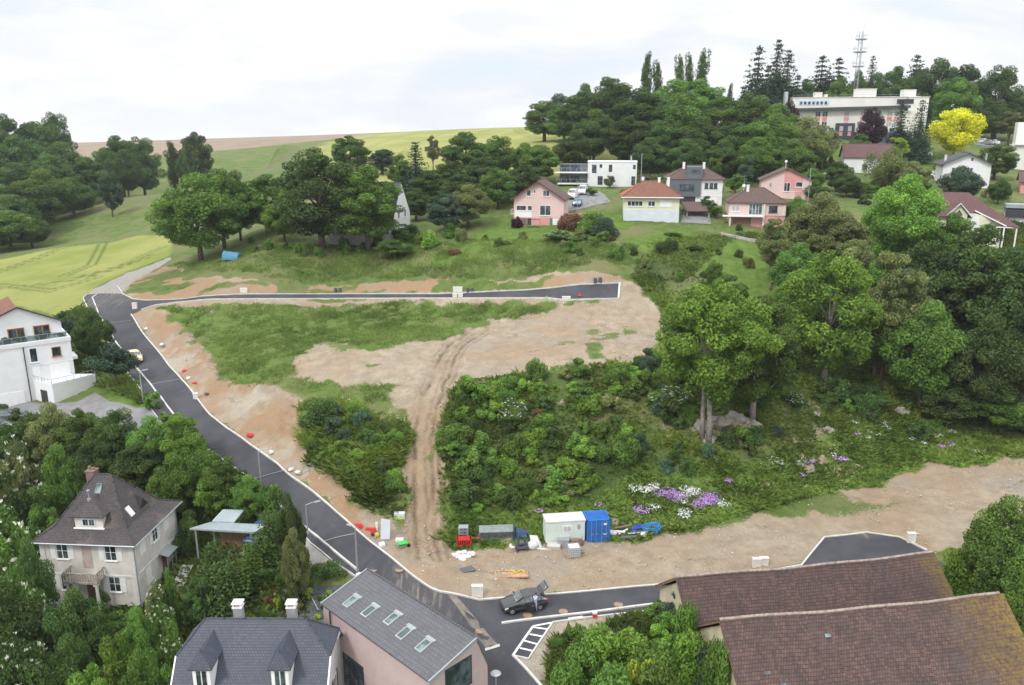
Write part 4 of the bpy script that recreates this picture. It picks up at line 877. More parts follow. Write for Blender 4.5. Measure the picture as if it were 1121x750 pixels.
roof = h.part('roof', r, TV)
h.part('gable_wall', MB().prism([(3.2,-1.6,-3),(6.2,-1.6,-3),(6.2,-1.6,3.7),(4.7,-1.6,5.4),(3.2,-1.6,3.7)], (0,3.5,0)), W_CREAM)
gr = MB(); slope(gr, [(2.5,2.0,3.3),(2.5,-2.1,3.3),(4.7,-2.1,5.75),(4.7,2.0,5.75)], .12); slope(gr, [(6.9,-2.1,3.3),(6.9,2.0,3.3),(4.7,2.0,5.75),(4.7,-2.1,5.75)], .12); gr.build('gable_roof', TV, roof)
MB().tube([(2.45,-2.15,3.2),(4.7,-2.15,5.68),(6.95,-2.15,3.2)], .13, 4).tube([(7.7,vy(4.2)-.1,4.15),(13.0,vy(1.7)-.1,1.65)], .14, 4).build('bargeboard', M_WHITE, roof)
h.part('right_wing', MB().prism([(6.2,-.4,-3),(12.6,-.4,-3),(12.4,-.4,1.7),(8.0,-.4,3.6),(6.2,-.4,3.6)], (0,3,0)), W_CREAM)
h.win('F', 3.7, 1.0, 1.9, 2.0, None, 2, M_WHITE, False, off=1.6); h.part('gable_window', MB().prism([(4.0,-1.6,3.4),(5.4,-1.6,3.4),(4.7,-1.6,4.4)], (0,-.05,0)), M_GL)
h.panel('number_board', 'F', 6.6, .9, 1.9, 2.2, M_WHITE, .46, inn=.4)
h.part('gable_panel', MB().box(3.7,5.6,-1.68,-1.62,-.6,.9), mat('maroon_panel', (.10,.035,.045), .7))
for x in (11.4, 12.7, 14.8): h.part('pillar', MB().box(x-.12,x+.12,-2.3,-2.06,-2.5,1.3), M_WHITE)
h.part('porch_beam', MB().box(11.2,15,-2.3,-2.06,1.3,1.5), M_WHITE)
h.panel('porch_window', 'F', 9.8, -.2, 2.4, 1.5, M_GL, .46, inn=.4)
def lettering(txt, loc, size, m, parent, rot=(R(90), 0, 0), ext=.02, name='lettering'):
    cu = bpy.data.curves.new(name, 'FONT'); cu.body = txt; cu.size = size; cu.extrude = ext; cu.offset = .02*size
    o = bpy.data.objects.new(name, cu); COL.objects.link(o)
    dg = bpy.context.evaluated_depsgraph_get(); me = bpy.data.meshes.new_from_object(o.evaluated_get(dg)); bpy.data.objects.remove(o)
    me.materials.clear(); me.materials.append(m); q = bpy.data.objects.new(name, me); COL.objects.link(q); q.parent = parent; q.location = loc; q.rotation_euler = rot; return q
lettering('25k', (6.75, -.48, 1.5), .95, M_DARK, h.t)

# far right edge buildings
p = place(1105, 187, 232); p.z -= 1.0
h = House('flat_roofed_block', 'white flat roofed block above a beige storey, with its top floor standing out', 'building', p, R(-27), 12, 9, GH)
h.part('wall', MB().box(0,12,0,9,-3,7.2), W_SCH); h.part('upper_storey', MB().box(.3,12.6,-.9,9,7.5,13.6), M_WHITE); h.part('cornice', MB().box(-.3,12.4,-.5,9.2,7.2,7.5), W_QUOIN)
p = place(1119, 194, 198)
h = House('salmon_house', 'salmon house with dark roof cut by the photo edge, below the white flat roofed block', 'house', p, R(-28), 9, 8, GH)
h.part('wall', walls_gx(9, 8, -3, 3, 5), W_PINK2); h.part('roof', gable_x(9, 8, 3, 5, .6, .6), TP); h.win('F', 1.2, 1, 1.1, 1.1, None, 2)
p = place(1101, 245, 172)
h = House('dark_roofed_shed', 'low white building with a dark flat sheet roof, right of the plum roofed villa', 'shed', p, R(-25), 10, 6, GH)
h.part('wall', MB().box(0,10,0,6,-3,1.6), W_WHITE); r = MB(); slope(r, [(-.4,-.5,1.5),(10.4,-.5,1.5),(10.4,6.4,3.2),(-.4,6.4,3.2)], .2); h.part('roof', r, TD); h.part('fascia', MB().box(-.4,10.4,-.6,-.5,.9,2.4), M_DARK); h.part('roof_light', MB().box(-.2,10.2,2.2,5.6,2.6,3.4), M_ZINC)
p = place(751, 246, 166)
h = House('tiled_car_shelter', 'open shelter with a low purple brown roof between the yellow and pink bungalows', 'shelter', p, R(0), 4.8, 5)
r = MB(); slope(r, [(-.2,-.5,1.2),(5,-.5,1.2),(5,5.3,2.6),(-.2,5.3,2.6)], .12); h.part('roof', r, TP)
for x in (.1,4.6): h.part('post', MB().box(x-.08,x+.08,0,.16,-1.5,1.2), W_QUOIN); h.part('post', MB().box(x-.08,x+.08,4.8,4.96,-1.5,2.4), W_QUOIN)
# old villa behind the big trees
p = place(362, 263, 163)
h = House('old_villa', 'old white villa with a steep slate roof, mostly hidden behind the big round trees', 'house', p, R(-14), 14.0, 8.5)
h.part('wall', walls_gx(14, 8.5, -3, 5.6, 11.6), W_WHITE); h.part('roof', gable_x(14, 8.5, 5.6, 11.6, .5, .0), TSl)
h.part('terrace', MB().box(1,14,-3,0,-3,1.0).box(1,14,-3,-2.8,1.0,1.8), mat('grey_stone', (.36,.35,.33), .95, .2, 2, .2))
for u in (2,4.6,7.2,9.8,11.8): h.win('F', u, 1.7, .9, 1.5, None, 2); h.win('F', u, 4.0-.2, .9, 1.2, None, 2)
for u in (1.5,5.0): h.win('R', u, 1.7, .9, 1.6, None, 2); h.win('R', u+.3, 4.7, .9, 1.4, None, 2)
# brown roof among trees lower left
p = lvl(-4, 505, 1.0)
h = House('garden_shed', 'small brown tiled roof among the trees at the left edge', 'shed', (p.x-3, p.y, -2.5), R(20), 6.5, 5)
h.part('wall', walls_gx(6.5, 5, -2, 2.2, 4.0), W_BARN); h.part('roof', gable_x(6.5, 5, 2.2, 4.0, .3, .3), TR)

# ------------------------------------------------------------------ school with mast
p = at(869, 153, 262); p.z = 39.0
h = House('school_building', 'long cream three storey building with dark canopy roof and pink window strips on the hilltop', 'building', p, R(-13), 36, 12)
h.t.scale = (.95, 1, .95); h.part('wall', MB().box(0,36,0,12,-4,8.2), W_SCH); h.part('dark_base', MB().box(-.1,12.5,-.15,0,-4,1.6).box(15.5,36.1,-.15,0,-4,1.6), mat('dark_blue_base', (.075,.085,.115), .8))
r = MB(); r.hexa([(-1.8,-1.6,8.3),(34.4,-1.6,9.1),(34.4,5,9.1),(-1.8,5,8.3)], [(-1.8,-1.6,9.1),(34.4,-1.6,9.9),(34.4,5,9.9),(-1.8,5,9.1)]); h.part('canopy_roof', r, mat('dark_roof_sheet', (.07,.075,.085), .6, .2))
h.part('upper_wall', MB().box(.2,33,.1,.4,8.2,9.0), W_SCH)
h.part('upper_storey', MB().box(-1,38,4,12,8.2,12.6).box(34.5,40.5,2.5,12,-4,12.4), W_SCH); h.part('roof', MB().box(-1.2,38.2,3.8,12.2,12.6,12.8).box(34.3,40.7,2.3,12.3,12.4,12.62), W_QUOIN)
rl = MB(); rl.box(-1,38,3.9,3.95,13.4,13.46)
for i in range(20): rl.box(-1+i*2,-.95+i*2,3.9,3.95,12.8,13.4)
h.part('railing', rl, M_ZINC)
for x0_, x1_, zt in ((6,8.3,14.2),(18.8,25.0,15.2),(33.3,37,14.8),(9,10,13.5)): h.part('roof_box', MB().box(x0_,x1_,5,10,12.6,zt).box(x0_-.1,x1_+.1,4.9,10.1,zt,zt+.15), W_SCH)
h.panel('blue_glazing', 'F', 1.0, 10.2, 9.5, 1.5, mat('pale_blue_panel', (.45,.58,.72), .4), -3.9, inn=-4.1)
for i in range(7): h.win('F', 1.3+i*1.3, 10.4, .8, 1.0, None, 1, M_WHITE, False, off=-3.88)
MP = mat('pink_panel', (.62,.26,.25), .7)
for u in (6.1, 8.3, 15.0, 20.0, 22.4, 28.0, 30.2):
    h.win('F', u, 6.5, 1.5, 1.6, None, 2, M_WHITE, False, pm=M_CURT if u > 12 else M_GL); h.panel('pink_panel', 'F', u, 5.1, 1.5, 1.25, MP, .05); h.win('F', u, 3.4, 1.5, 1.5, None, 2, M_WHITE, False, pm=M_CURT if u > 12 else M_GL)
MT = mat('mint_frame', (.35,.62,.55), .7)
for u in (1.5, 3.6, 6.5, 8.6, 10.6, 27.0, 29.2, 31.4): h.win('F', u, .8+.9, 1.5, 1.2, None, 2, MT, False)
h.part('entrance_block', MB().box(12.6,18.2,-2.5,0,-4,4.4), mat('charcoal_block', (.055,.06,.075), .7))
for u in (13.6,16.2): h.win('F', u, 1.9, 1.0, 1.5, None, 1, M_ZINC, False, pm=M_CURT, off=2.5); h.panel('pink_panel', 'F', u, .4, 1.0, 1.2, MP, 2.56, inn=2.4)
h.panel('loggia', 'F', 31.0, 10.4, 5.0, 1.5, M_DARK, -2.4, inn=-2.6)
h.part('flue', MB().cyl(-3.6,1,4,14.4,.75,n=14), mat('steel', (.55,.58,.60), .3, .05, metal=.8))
t = thing('radio_mast', 'slim lattice radio mast with three antenna platforms above the long cream building', 'mast', (at(941,60,285).x, 285, 38.5))
a_ = MB(); hgt = 34.3
legs = [(.75*math.cos(2*math.pi*i/3+.4), .75*math.sin(2*math.pi*i/3+.4)) for i in range(3)]
for x, y in legs: a_.tube([(x,y,0),(x,y,hgt)], .08, 5)
for k_ in range(24):
    z = k_*1.42
    for i in range(3): (x, y), (x2, y2) = legs[i], legs[(i+1) % 3]; a_.tube([(x,y,z),(x2,y2,z+1.42)], .05, 4)
a_.build('lattice', M_ZINC, t)
for z, rr2 in ((23.0,2.1),(27.6,2.3),(31.6,2.0)):
    q = MB(); q.cyl(0,0,z,z+.35,rr2*.85,n=12); q.torus((0,0,z+1.3), rr2, .07, 14, 4)
    for i in range(6): c_, s_ = math.cos(i*1.047), math.sin(i*1.047); q.tube([(c_*rr2,s_*rr2,z+.1),(c_*rr2,s_*rr2,z+1.6)], .06, 4)
    pl = q.build('antenna_platform', M_ZINC, t)
    for i in range(6):
        c_, s_ = math.cos(i*1.047), math.sin(i*1.047); MB().box(c_*rr2-.15,c_*rr2+.15,s_*rr2-.15,s_*rr2+.15,z+.2,z+2.3).build('antenna', M_WHITE, pl)
MB().tube([(legs[0][0],legs[0][1],hgt),(legs[0][0],legs[0][1],hgt+3.0)], .05, 4).build('rod', M_ZINC, t)

# ------------------------------------------------------------------ carport
p = lvl(221, 598, -1.2)
t = thing('carport', 'open carport with two pale grey sheet metal roofs, between the stone house and the road', 'carport', p)
def wl_(px, py, z): q = lvl(px, py, z); return (q.x-p.x, q.y-p.y, z-p.z)
M_SHEET = mat('grey_sheet_metal', (.40,.45,.47), .45, .06, 1, .02, metal=.3)
z1_, z2_ = 1.9, 1.8
r = MB(); A_ = [wl_(207.5,578.5,z1_), wl_(278,582.6,z1_), wl_(294,574.5,z1_), wl_(230,571.5,z1_)]
r.prism(A_, (0,0,-.18))
for i in range(1, 22):
    f = i/22; a0 = Vector(A_[0]).lerp(Vector(A_[1]), f); a1_ = Vector(A_[3]).lerp(Vector(A_[2]), f); r.tube([a0+Vector((0,0,.02)), a1_+Vector((0,0,.02))], .035, 4)
r.build('roof', M_SHEET, t)
r = MB(); B_ = [wl_(232,570.6,z1_+.1), wl_(256,571.5,z1_+.1), wl_(266.5,558.5,z1_+.6), wl_(244,557.7,z1_+.6)]
r.prism(B_, (0,0,-.15))
for i in range(1, 9):
    f = i/9; a0 = Vector(B_[0]).lerp(Vector(B_[1]), f); a1_ = Vector(B_[3]).lerp(Vector(B_[2]), f); r.tube([a0+Vector((0,0,.02)), a1_+Vector((0,0,.02))], .05, 4)
r.build('rear_roof', M_SHEET, t)
for q_ in (A_[0], A_[1], A_[2], A_[3]):
    c_ = sum((Vector(v) for v in A_), Vector())/4; v = Vector(q_).lerp(c_, .14); MB().box(v.x-.08,v.x+.08,v.y-.08,v.y+.08,-1.5,v.z-.1).build('post', M_ZINC, t)
v0, v1 = Vector(A_[3]), Vector(A_[2]); bw = MB(); bw.hexa([(v0.x+1,v0.y-.1,-.5),(v1.x-1,v1.y-.1,-.5),(v1.x-1,v1.y,-.5),(v0.x+1,v0.y,-.5)], [(v0.x+1,v0.y-.1,2.3),(v1.x-1,v1.y-.1,2.3),(v1.x-1,v1.y,2.3),(v0.x+1,v0.y,2.3)]); bw.build('back_wall', M_WOOD, t)
# ------------------------------------------------------------------ foliage materials
def leafmat(name, dark, light, tr=.35, rough=.6):
    m, nt, ns, lk, bs = _mat(name)
    a = ns.new('ShaderNodeAttribute'); a.attribute_name = 'v'; oi = ns.new('ShaderNodeObjectInfo')
    f = mth(nt, 'ADD', a.outputs['Fac'], mth(nt, 'MULTIPLY', mth(nt, 'SUBTRACT', oi.outputs['Random'], .5), .25), True)
    c = mixc(nt, f, dark, light)
    hs = nd(ns, 'ShaderNodeHueSaturation'); lk.new(c, hs.inputs['Color'])
    lk.new(mth(nt, 'ADD', .485, mth(nt, 'MULTIPLY', oi.outputs['Random'], .03)), hs.inputs['Hue']); lk.new(mth(nt, 'ADD', .85, mth(nt, 'MULTIPLY', oi.outputs['Random'], .3)), hs.inputs['Value'])
    lk.new(hs.outputs[0], bs.inputs['Base Color']); bs.inputs['Roughness'].default_value = rough; bs.inputs['Specular IOR Level'].default_value = .25
    t = ns.new('ShaderNodeBsdfTranslucent'); lk.new(hs.outputs[0], t.inputs['Color']); mx = ns.new('ShaderNodeMixShader'); mx.inputs[0].default_value = tr
    lk.new(bs.outputs[0], mx.inputs[1]); lk.new(t.outputs[0], mx.inputs[2]); lk.new(mx.outputs[0], ns['Material Output'].inputs['Surface'])
    return m
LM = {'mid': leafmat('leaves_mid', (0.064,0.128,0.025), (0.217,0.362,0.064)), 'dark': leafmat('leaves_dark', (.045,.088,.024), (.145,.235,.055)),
 'bright': leafmat('leaves_bright', (0.092,0.184,0.026), (0.316,0.517,0.075)), 'gold': leafmat('leaves_golden', (0.435,0.435,0.014), (0.899,0.812,0.043)),
 'purple': leafmat('leaves_purple', (0.026,0.014,0.023), (0.080,0.036,0.051)), 'olive': leafmat('leaves_olive', (0.104,0.148,0.049), (0.330,0.365,0.122)),
 'pine': leafmat('needles', (0.020,0.046,0.026), (0.065,0.113,0.055), .1), 'blue': leafmat('leaves_blue_green', (0.045,0.092,0.056), (0.160,0.255,0.135)),
 'lime': leafmat('leaves_lime', (0.145,0.217,0.022), (0.435,0.536,0.072)), 'rust': leafmat('leaves_rust', (0.131,0.058,0.036), (0.275,0.145,0.087)), 'cream': leafmat('blossom_cream', (0.609,0.652,0.435), (0.900,0.900,0.812), .1),
 'white': leafmat('blossom_white', (0.797,0.826,0.841), (0.900,0.900,0.900), .1), 'violet': leafmat('blossom_violet', (0.40,0.20,0.60), (0.66,0.42,0.82), .1), 'pale': leafmat('leaves_pale', (0.145,0.174,0.087), (0.348,0.377,0.203))}
M_BARK = mat('bark', (.13,.105,.08), .95, .35, 3, .6, 10); M_BARKG = mat('grey_bark', (.26,.235,.21), .95, .3, 3, .6, 10)

def leaves(C, Rc, n, s, g, flat=.8, droop=0, out=.6, cv=None):
    """n leaves spread over clumps with centres C and radii Rc"""
    K = len(C); w = Rc**2; k = g.choice(K, n, p=w/w.sum())
    d = g.normal(size=(n, 3)); d /= np.linalg.norm(d, axis=1)[:, None]
    rr = Rc[k]*(.55+.5*g.random(n)**.6); off = d*rr[:, None]; off[:, 2] *= flat; P = C[k]+off
    if droop: P[:, 2] -= droop*g.random(n)**2
    nrm = d*out + g.normal(size=(n, 3))*.45 + np.array([0, 0, .35]); nrm /= np.linalg.norm(nrm, axis=1)[:, None]
    t = np.cross(nrm, g.normal(size=(n, 3))); t /= np.linalg.norm(t, axis=1)[:, None]; b = np.cross(nrm, t)
    L = s*(.6+.8*g.random(n))[:, None]; Wd = L*(.45+.3*g.random(n))[:, None]; bend = nrm*L*.22
    V = np.stack([P-t*L*.5-bend, P+b*Wd*.5, P+t*L*.5-bend, P-b*Wd*.5], 1).reshape(-1, 3)
    cvv = (g.random(K) if cv is None else cv)[k]; v = np.clip(.04+.62*cvv + .45*(g.random(n)-.25), 0, 1); v = np.repeat(v, 4)
    return V, v
def crownmesh(name, parts):
    V = np.concatenate([p[0] for p in parts]); v = np.concatenate([p[1] for p in parts])
    return quads_mesh(name, V, np.arange(len(V)).reshape(-1, 4), {'v': v})
PROTO = {}
def mk(key, name, crown, trunk, Hh, Ww):
    t = bpy.data.objects.new(name, None); c = bpy.data.objects.new('crown', crown); c.parent = t; crown.materials.append(LM['mid'])
    tr = None
    if trunk:
        me = bpy.data.meshes.new('trunk'); me.from_pydata(trunk.v, [], trunk.f); me.update(); me.materials.append(M_BARK); me.polygons.foreach_set('use_smooth', [True]*len(me.polygons))
        tr = bpy.data.objects.new('trunk', me); tr.parent = t
    PROTO[key] = (name, c, tr, Hh, Ww)
def ellip_clumps(g, K, Ww, z0, z1, shape=1.0, r=(.13, .22), inner=.35):
    C = []; 
    while len(C) < K:
        d = g.normal(size=3); d /= np.linalg.norm(d); q = inner+(1-inner)*g.random()**.5
        z = d[2]*q; x, y = d[0]*q, d[1]*q
        wz = 1 - .25*abs(z) if shape == 1 else (1-.45*max(z, 0)*shape)
        C.append((x*Ww*.40*wz, y*Ww*.40*wz, (z0+z1)/2+z*(z1-z0)*.42))
    C = np.array(C); Ld = g.normal(size=(7, 3)); Ld /= np.linalg.norm(Ld, axis=1)[:, None]; c0 = np.array([0, 0, (z0+z1)/2]); dv = C-c0; dn = dv/(np.linalg.norm(dv, axis=1)[:, None]+1e-9)
    bump = np.clip((dn @ Ld.T).max(1), 0, 1)**2; C = c0 + dv*(.80+.30*bump)[:, None]
    Rr = Ww*(r[0]+(r[1]-r[0])*g.random(K)); return C, Rr
def limbs(g, Hh, zb, C, r0, n=7, lean=0):
    m = MB(); top = Hh*.72; pth = [(0, 0, -.6)]
    for i in range(1, 6): f = i/5; pth.append((g.normal()*.12*f*2+lean*f, g.normal()*.12*f*2, top*f))
    m.tube(pth, [r0*1.25, r0, r0*.85, r0*.7, r0*.5, r0*.2], 8)
    for j in g.choice(len(C), min(n, len(C)), replace=False):
        c = C[j]; zs = max(zb*.7, min(c[2]*.55, top*.8)); s0 = Vector((0, 0, zs)); e = Vector(c); mid = s0.lerp(e, .5)+Vector((0, 0, -.03*Hh))
        m.tube([s0, mid, e], [r0*.45, r0*.3, r0*.1], 5)
    if r0 == .24: m.tube([(.5,.3,-.6),(.75,.3,3),(1.0,.1,7),(1.6,-.2,11)], [.24,.2,.15,.06], 8)
    return m
def round_tree(key, name, seed, Hh, Ww, zb, K, n, s, **kw):
    g = np.random.default_rng(seed); C, Rr = ellip_clumps(g, K, Ww, zb, Hh, kw.get('shape', 1.0), kw.get('r', (.12, .21)), kw.get('inner', .35))
    mk(key, name, crownmesh('crown', [leaves(C, Rr, n, s, g, droop=kw.get('droop', 0), flat=kw.get('flat', .8))]), limbs(g, Hh, max(zb, .5), C, kw.get('tr', Hh*.022)), Hh, Ww)
round_tree('oakA', 'broadleaf_tree', 1, 14, 12, 1.4, 95, 27000, .31, r=(.06, .13), inner=.45)
round_tree('oakB', 'broadleaf_tree', 2, 15, 11, 1.0, 100, 27000, .30, inner=.5, r=(.06, .12))
round_tree('oakC', 'broadleaf_tree', 3, 13, 12, .9, 90, 27000, .31, r=(.06, .14), inner=.45)
round_tree('airy', 'open_crowned_tree', 4, 14, 10, 3.2, 80, 22000, .29, r=(.06, .13), inner=.3, flat=.6)
round_tree('twin', 'twin_trunk_tree', 14, 17, 12.5, 3.6, 120, 32000, .30, r=(.05, .105), inner=.35, tr=.24)
round_tree('tallA', 'tall_tree', 5, 18, 9, 2.0, 80, 20000, .34, shape=.8, r=(.08, .15))
round_tree('tallB', 'tall_tree', 6, 17, 8, 1.6, 70, 20000, .34, shape=.9, r=(.08, .16))
round_tree('willow', 'willow_tree', 7, 12, 11, 1.0, 44, 14000, .36, droop=2.2, r=(.10, .17))
round_tree('gold', 'golden_tree', 8, 12, 10, 2.0, 50, 14000, .38, r=(.10, .17), inner=.45)
round_tree('small', 'small_tree', 9, 7, 5.5, .8, 50, 12000, .22, r=(.08, .15))
g = np.random.default_rng(20)                       # poplar
C = np.array([(g.normal()*.55, g.normal()*.55, z) for z in np.linspace(3, 21, 44)]); Rr = 1.15*np.interp(C[:, 2], [3, 8, 18, 21.5], [.8, 1.1, .8, .4])
mk('poplar', 'poplar_tree', crownmesh('crown', [leaves(C, Rr, 9000, .38, g, flat=1.7)]), limbs(g, 22, 3, C, .3), 22, 4.2)
def conifer(key, seed, Hh, Ww, s, n, layers, dens=1.0, pw=1.0):
    g = np.random.default_rng(seed); P = []; Rr = []
    for i in range(layers):
        f = i/(layers-1); z = Hh*(.08+.9*f); rad = Ww*.5*(1-f)**pw+.3; nb = max(3, int(9*(1-f)+3))
        for k in range(nb):
            a = 2*math.pi*(k+g.random()*.8)/nb; L = rad*(.75+.35*g.random())
            for q in np.linspace(.25, 1, max(2, int(L/.7))): P.append((math.cos(a)*L*q, math.sin(a)*L*q, z-L*q*.22+.1*g.normal())); Rr.append(max(.42, .30*rad*(1.15-q*.55))*dens)
    C = np.array(P); Rr = np.array(Rr); m = MB(); m.tube([(0,0,-.6),(0,0,Hh*.5),(0,0,Hh*.97)], [Hh*.018, Hh*.011, .03], 7)
    cv = np.clip(.5+.3*g.normal(size=len(C)), 0, 1)
    mk(key, 'conifer_tree', crownmesh('crown', [leaves(C, Rr, n, s, g, flat=.45, droop=.25, cv=cv)]), m, Hh, Ww)
conifer('spruce', 31, 18, 7, .36, 17000, 22, 1.25, .85); conifer('spruceB', 32, 16, 7.5, .4, 14000, 16, 1.25, .7); conifer('sequoia', 33, 18, 6.5, .34, 14000, 26, 1.5, .75); conifer('smallfir', 34, 5, 3, .2, 6000, 12, 1.3)
g = np.random.default_rng(41)                       # broad dark pine with bare lower trunk
C, Rr = ellip_clumps(g, 26, 8, 2.2, 7, 1.0, (.11, .2), .4); mk('pine', 'pine_tree', crownmesh('crown', [leaves(C, Rr, 9000, .28, g, flat=.55)]), limbs(g, 7, 2, C, .2), 7, 8)
BLO = {}
round_tree('elder', 'flowering_tree', 10, 6, 6, .5, 34, 12000, .26, r=(.12, .2))
def umbels(C, Rr, n_umb, n, s, seed):
    g = np.random.default_rng(seed); k = g.choice(len(C), n_umb); d = g.normal(size=(n_umb, 3)); d /= np.linalg.norm(d, axis=1)[:, None]; d[:, 2] = np.abs(d[:, 2])
    B = C[k]+d*Rr[k][:, None]*1.0; me = crownmesh('blossom', [leaves(B, np.full(n_umb, s*1.6), n, s, g, flat=.3)]); me.materials.append(LM['cream']); return me
g_ = np.random.default_rng(10); C_, R_ = ellip_clumps(g_, 34, 6, .5, 6, 1.0, (.12, .2), .35); BLO['elder'] = umbels(C_, R_, 170, 2600, .13, 3)
def bush(key, name, seed, Hh, Ww, K, n, s, fl=0):
    g = np.random.default_rng(seed); C = []
    while len(C) < K:
        d = g.normal(size=3); d /= np.linalg.norm(d); d[2] = abs(d[2]); q = .3+.7*g.random()**.5; C.append((d[0]*q*Ww*.38, d[1]*q*Ww*.38, .1*Hh+d[2]*q*Hh*.72))
    C = np.array(C); Rr = Ww*(.11+.11*g.random(K))
    mk(key, name, crownmesh('foliage', [leaves(C, Rr, n, s, g, flat=.85)]), None, Hh, Ww)
    if fl:
        BLO[key] = umbels(C, Rr, 90, fl, s*.6, seed+5)
bush('bushA', 'shrub', 51, 2.6, 3.2, 22, 5200, .20); bush('bushB', 'shrub', 52, 3.0, 3.0, 16, 5000, .20); bush('bushC', 'shrub', 53, 2.0, 3.4, 26, 5200, .18)
bush('bigbush', 'shrub', 54, 4.2, 5.0, 34, 9000, .26); bush('flower', 'flowering_shrub', 55, 3.0, 3.6, 26, 5200, .2, 2600); bush('tuft', 'shrub', 56, 1.2, 1.6, 10, 1500, .16)

def plant(key, x, y, h, w, lm='mid', label=None, cat='tree', group=None, z=None, bark=None, name=None, blo=None, rot=None, sx=1):
    nm, c, tr, Hh, Ww = PROTO[key]; z = (h1(x, y)-.05) if z is None else z
    rz = random.uniform(0, 6.28) if rot is None else rot
    if tr is None and key not in BLO:
        o = bpy.data.objects.new(name or nm, c.data); COL.objects.link(o)
        o.location = (x, y, z); o.scale = (w/Ww*sx, w/Ww, h/Hh); o.rotation_euler = (0, 0, rz)
        o.material_slots[0].link = 'OBJECT'; o.material_slots[0].material = LM[lm]; return tag(o, label, cat, group)
    t = thing(name or nm, label, cat, (x, y, z), rz, group); t.scale = (w/Ww*sx, w/Ww, h/Hh)
    q = bpy.data.objects.new('crown' if tr else 'foliage', c.data); COL.objects.link(q); q.parent = t; q.material_slots[0].link = 'OBJECT'; q.material_slots[0].material = LM[lm]
    if tr:
        q = bpy.data.objects.new('trunk', tr.data); COL.objects.link(q); q.parent = t
        if bark: q.material_slots[0].link = 'OBJECT'; q.material_slots[0].material = bark
    if key in BLO:
        q = bpy.data.objects.new('blossom', BLO[key]); COL.objects.link(q); q.parent = t
        if blo: q.material_slots[0].link = 'OBJECT'; q.material_slots[0].material = LM[blo]
    return t
def tp(key, px, ytop, wpx, D, lm='mid', label=None, group=None, **k):
    """plant a tree at bearing px and distance D, its top seen at row ytop, crown wpx wide"""
    a, b, c = ray(px, 300); x = a*D/ray(px, 300)[1]
    z = h1(x, D); p0 = Vector((x, D, z)); x = (px-CX)/F*(D*cP+(HC-(z+4))*sP); z = h1(x, D); p0 = Vector((x, D, z))
    h = max(.8, hz(p0, ytop)-z)*1.05; w = 1.12*wpx/ppm(Vector((x, D, z+h*.5)))
    return plant(key, x, D, h, w, lm, label, k.pop('cat', 'tree'), group, **k)
GW = 'trees of the dark wood behind the houses'
T = tp
# --- the large trees of the middle and right
T('twin', 778, 296, 134, 92, 'bright', 'tall bright green tree with pale double trunk on the embankment above the lilac flowers', bark=M_BARKG)
T('oakB', 826, 322, 100, 97, 'mid', 'green tree leaning over the embankment just right of the pale trunked tree', bark=M_BARKG)
T('oakA', 905, 280, 118, 108, 'bright', 'broad light green tree in the middle of the hollow, trunks showing below', bark=M_BARKG)
T('oakA', 872, 268, 66, 130, 'mid', 'green tree of the second row behind the broad light tree'); T('oakB', 932, 262, 66, 132, 'olive', 'olive tree of the second row left of the vivid rounded tree'); T('oakB', 1035, 300, 80, 124, 'dark', 'dark tree filling the wood below the plum roofed villa'); T('oakA', 960, 330, 76, 112, 'mid', 'green tree filling the hollow behind the lower trees'); T('oakC', 1095, 320, 80, 112, 'dark', 'dark tree filling the right part of the hollow wood'); T('oakB', 1130, 250, 60, 128, 'dark', 'dark tree at the right edge of the second row'); T('oakC', 858, 350, 66, 110, 'mid', 'green tree between the leaning tree and the broad light tree')
T('airy', 968, 275, 70, 112, 'olive', 'yellowish green tree between the broad light tree and the dark wood')
T('oakB', 1003, 262, 90, 120, 'dark', 'dark tree of the hollow below the villa, left of the leaning trunk')
T('tallA', 1055, 245, 95, 118, 'dark', 'tall dark tree below the villa numbered 25k')
T('tallB', 1105, 258, 80, 110, 'dark', 'dark ivy hung tree at the right edge of the hollow')
T('oakC', 1010, 335, 88, 106, 'mid', 'lower mid green tree in front of the dark trees of the hollow')
T('oakC', 1075, 350, 84, 103, 'dark', 'drooping dark tree at the foot of the dark trees, right side')
T('oakB', 1125, 330, 70, 104, 'dark', 'dark tree cut by the right edge above the dirt slope')
T('small', 1040, 425, 56, 101, 'dark', 'small dark tree at the edge of the flowery hollow')
T('small', 1100, 430, 60, 100, 'mid', 'small green tree at the right end of the flowery hollow')
T('small', 950, 425, 60, 106, 'dark', 'small dark tree in the shade behind the flowery hollow')
T('small', 900, 430, 40, 104, 'dark', 'small dark tree under the broad light green tree')
T('oakA', 985, 194, 92, 150, 'bright', 'rounded vivid green tree below the willow, left of the plum roofed villa')
T('oakB', 1040, 232, 60, 146, 'mid', 'mid green tree in front of the plum roofed villa')
T('tallB', 1110, 262, 50, 140, 'dark', 'dark tree below the dark roofed shed')
T('oakC', 895, 214, 76, 150, 'olive', 'olive green bushy tree below the pink and salmon house')
T('airy', 915, 232, 60, 141, 'olive', 'loose olive tree right of the footpath')
T('airy', 845, 238, 44, 138, 'olive', 'slender young tree with bare trunk standing on the lawn by the footpath', bark=M_BARKG)
T('oakC', 955, 290, 60, 128, 'mid', 'mid green tree behind the broad light green tree')
T('oakB', 1000, 300, 60, 130, 'dark', 'dark tree behind the yellowish green tree')
T('oakC', 1070, 300, 70, 130, 'dark', 'dark tree in the second row of the hollow')
T('small', 800, 300, 40, 128, 'mid', 'small green tree behind the pale trunked tree')
T('oakC', 1080, 575, 80, 66, 'mid', 'big green tree behind the mossy end of the front barn', rot=1.0) if False else None
T('oakC', 1100, 550, 92, 63, 'mid', 'grey green tree standing at the mossy ends of the barns')
T('oakC', 1125, 590, 70, 60, 'mid', 'mid green tree at the right edge beside the front barn')
T('bigbush', 1050, 598, 44, 65, 'bright', 'bright green bush beside the turning place', cat='bush')
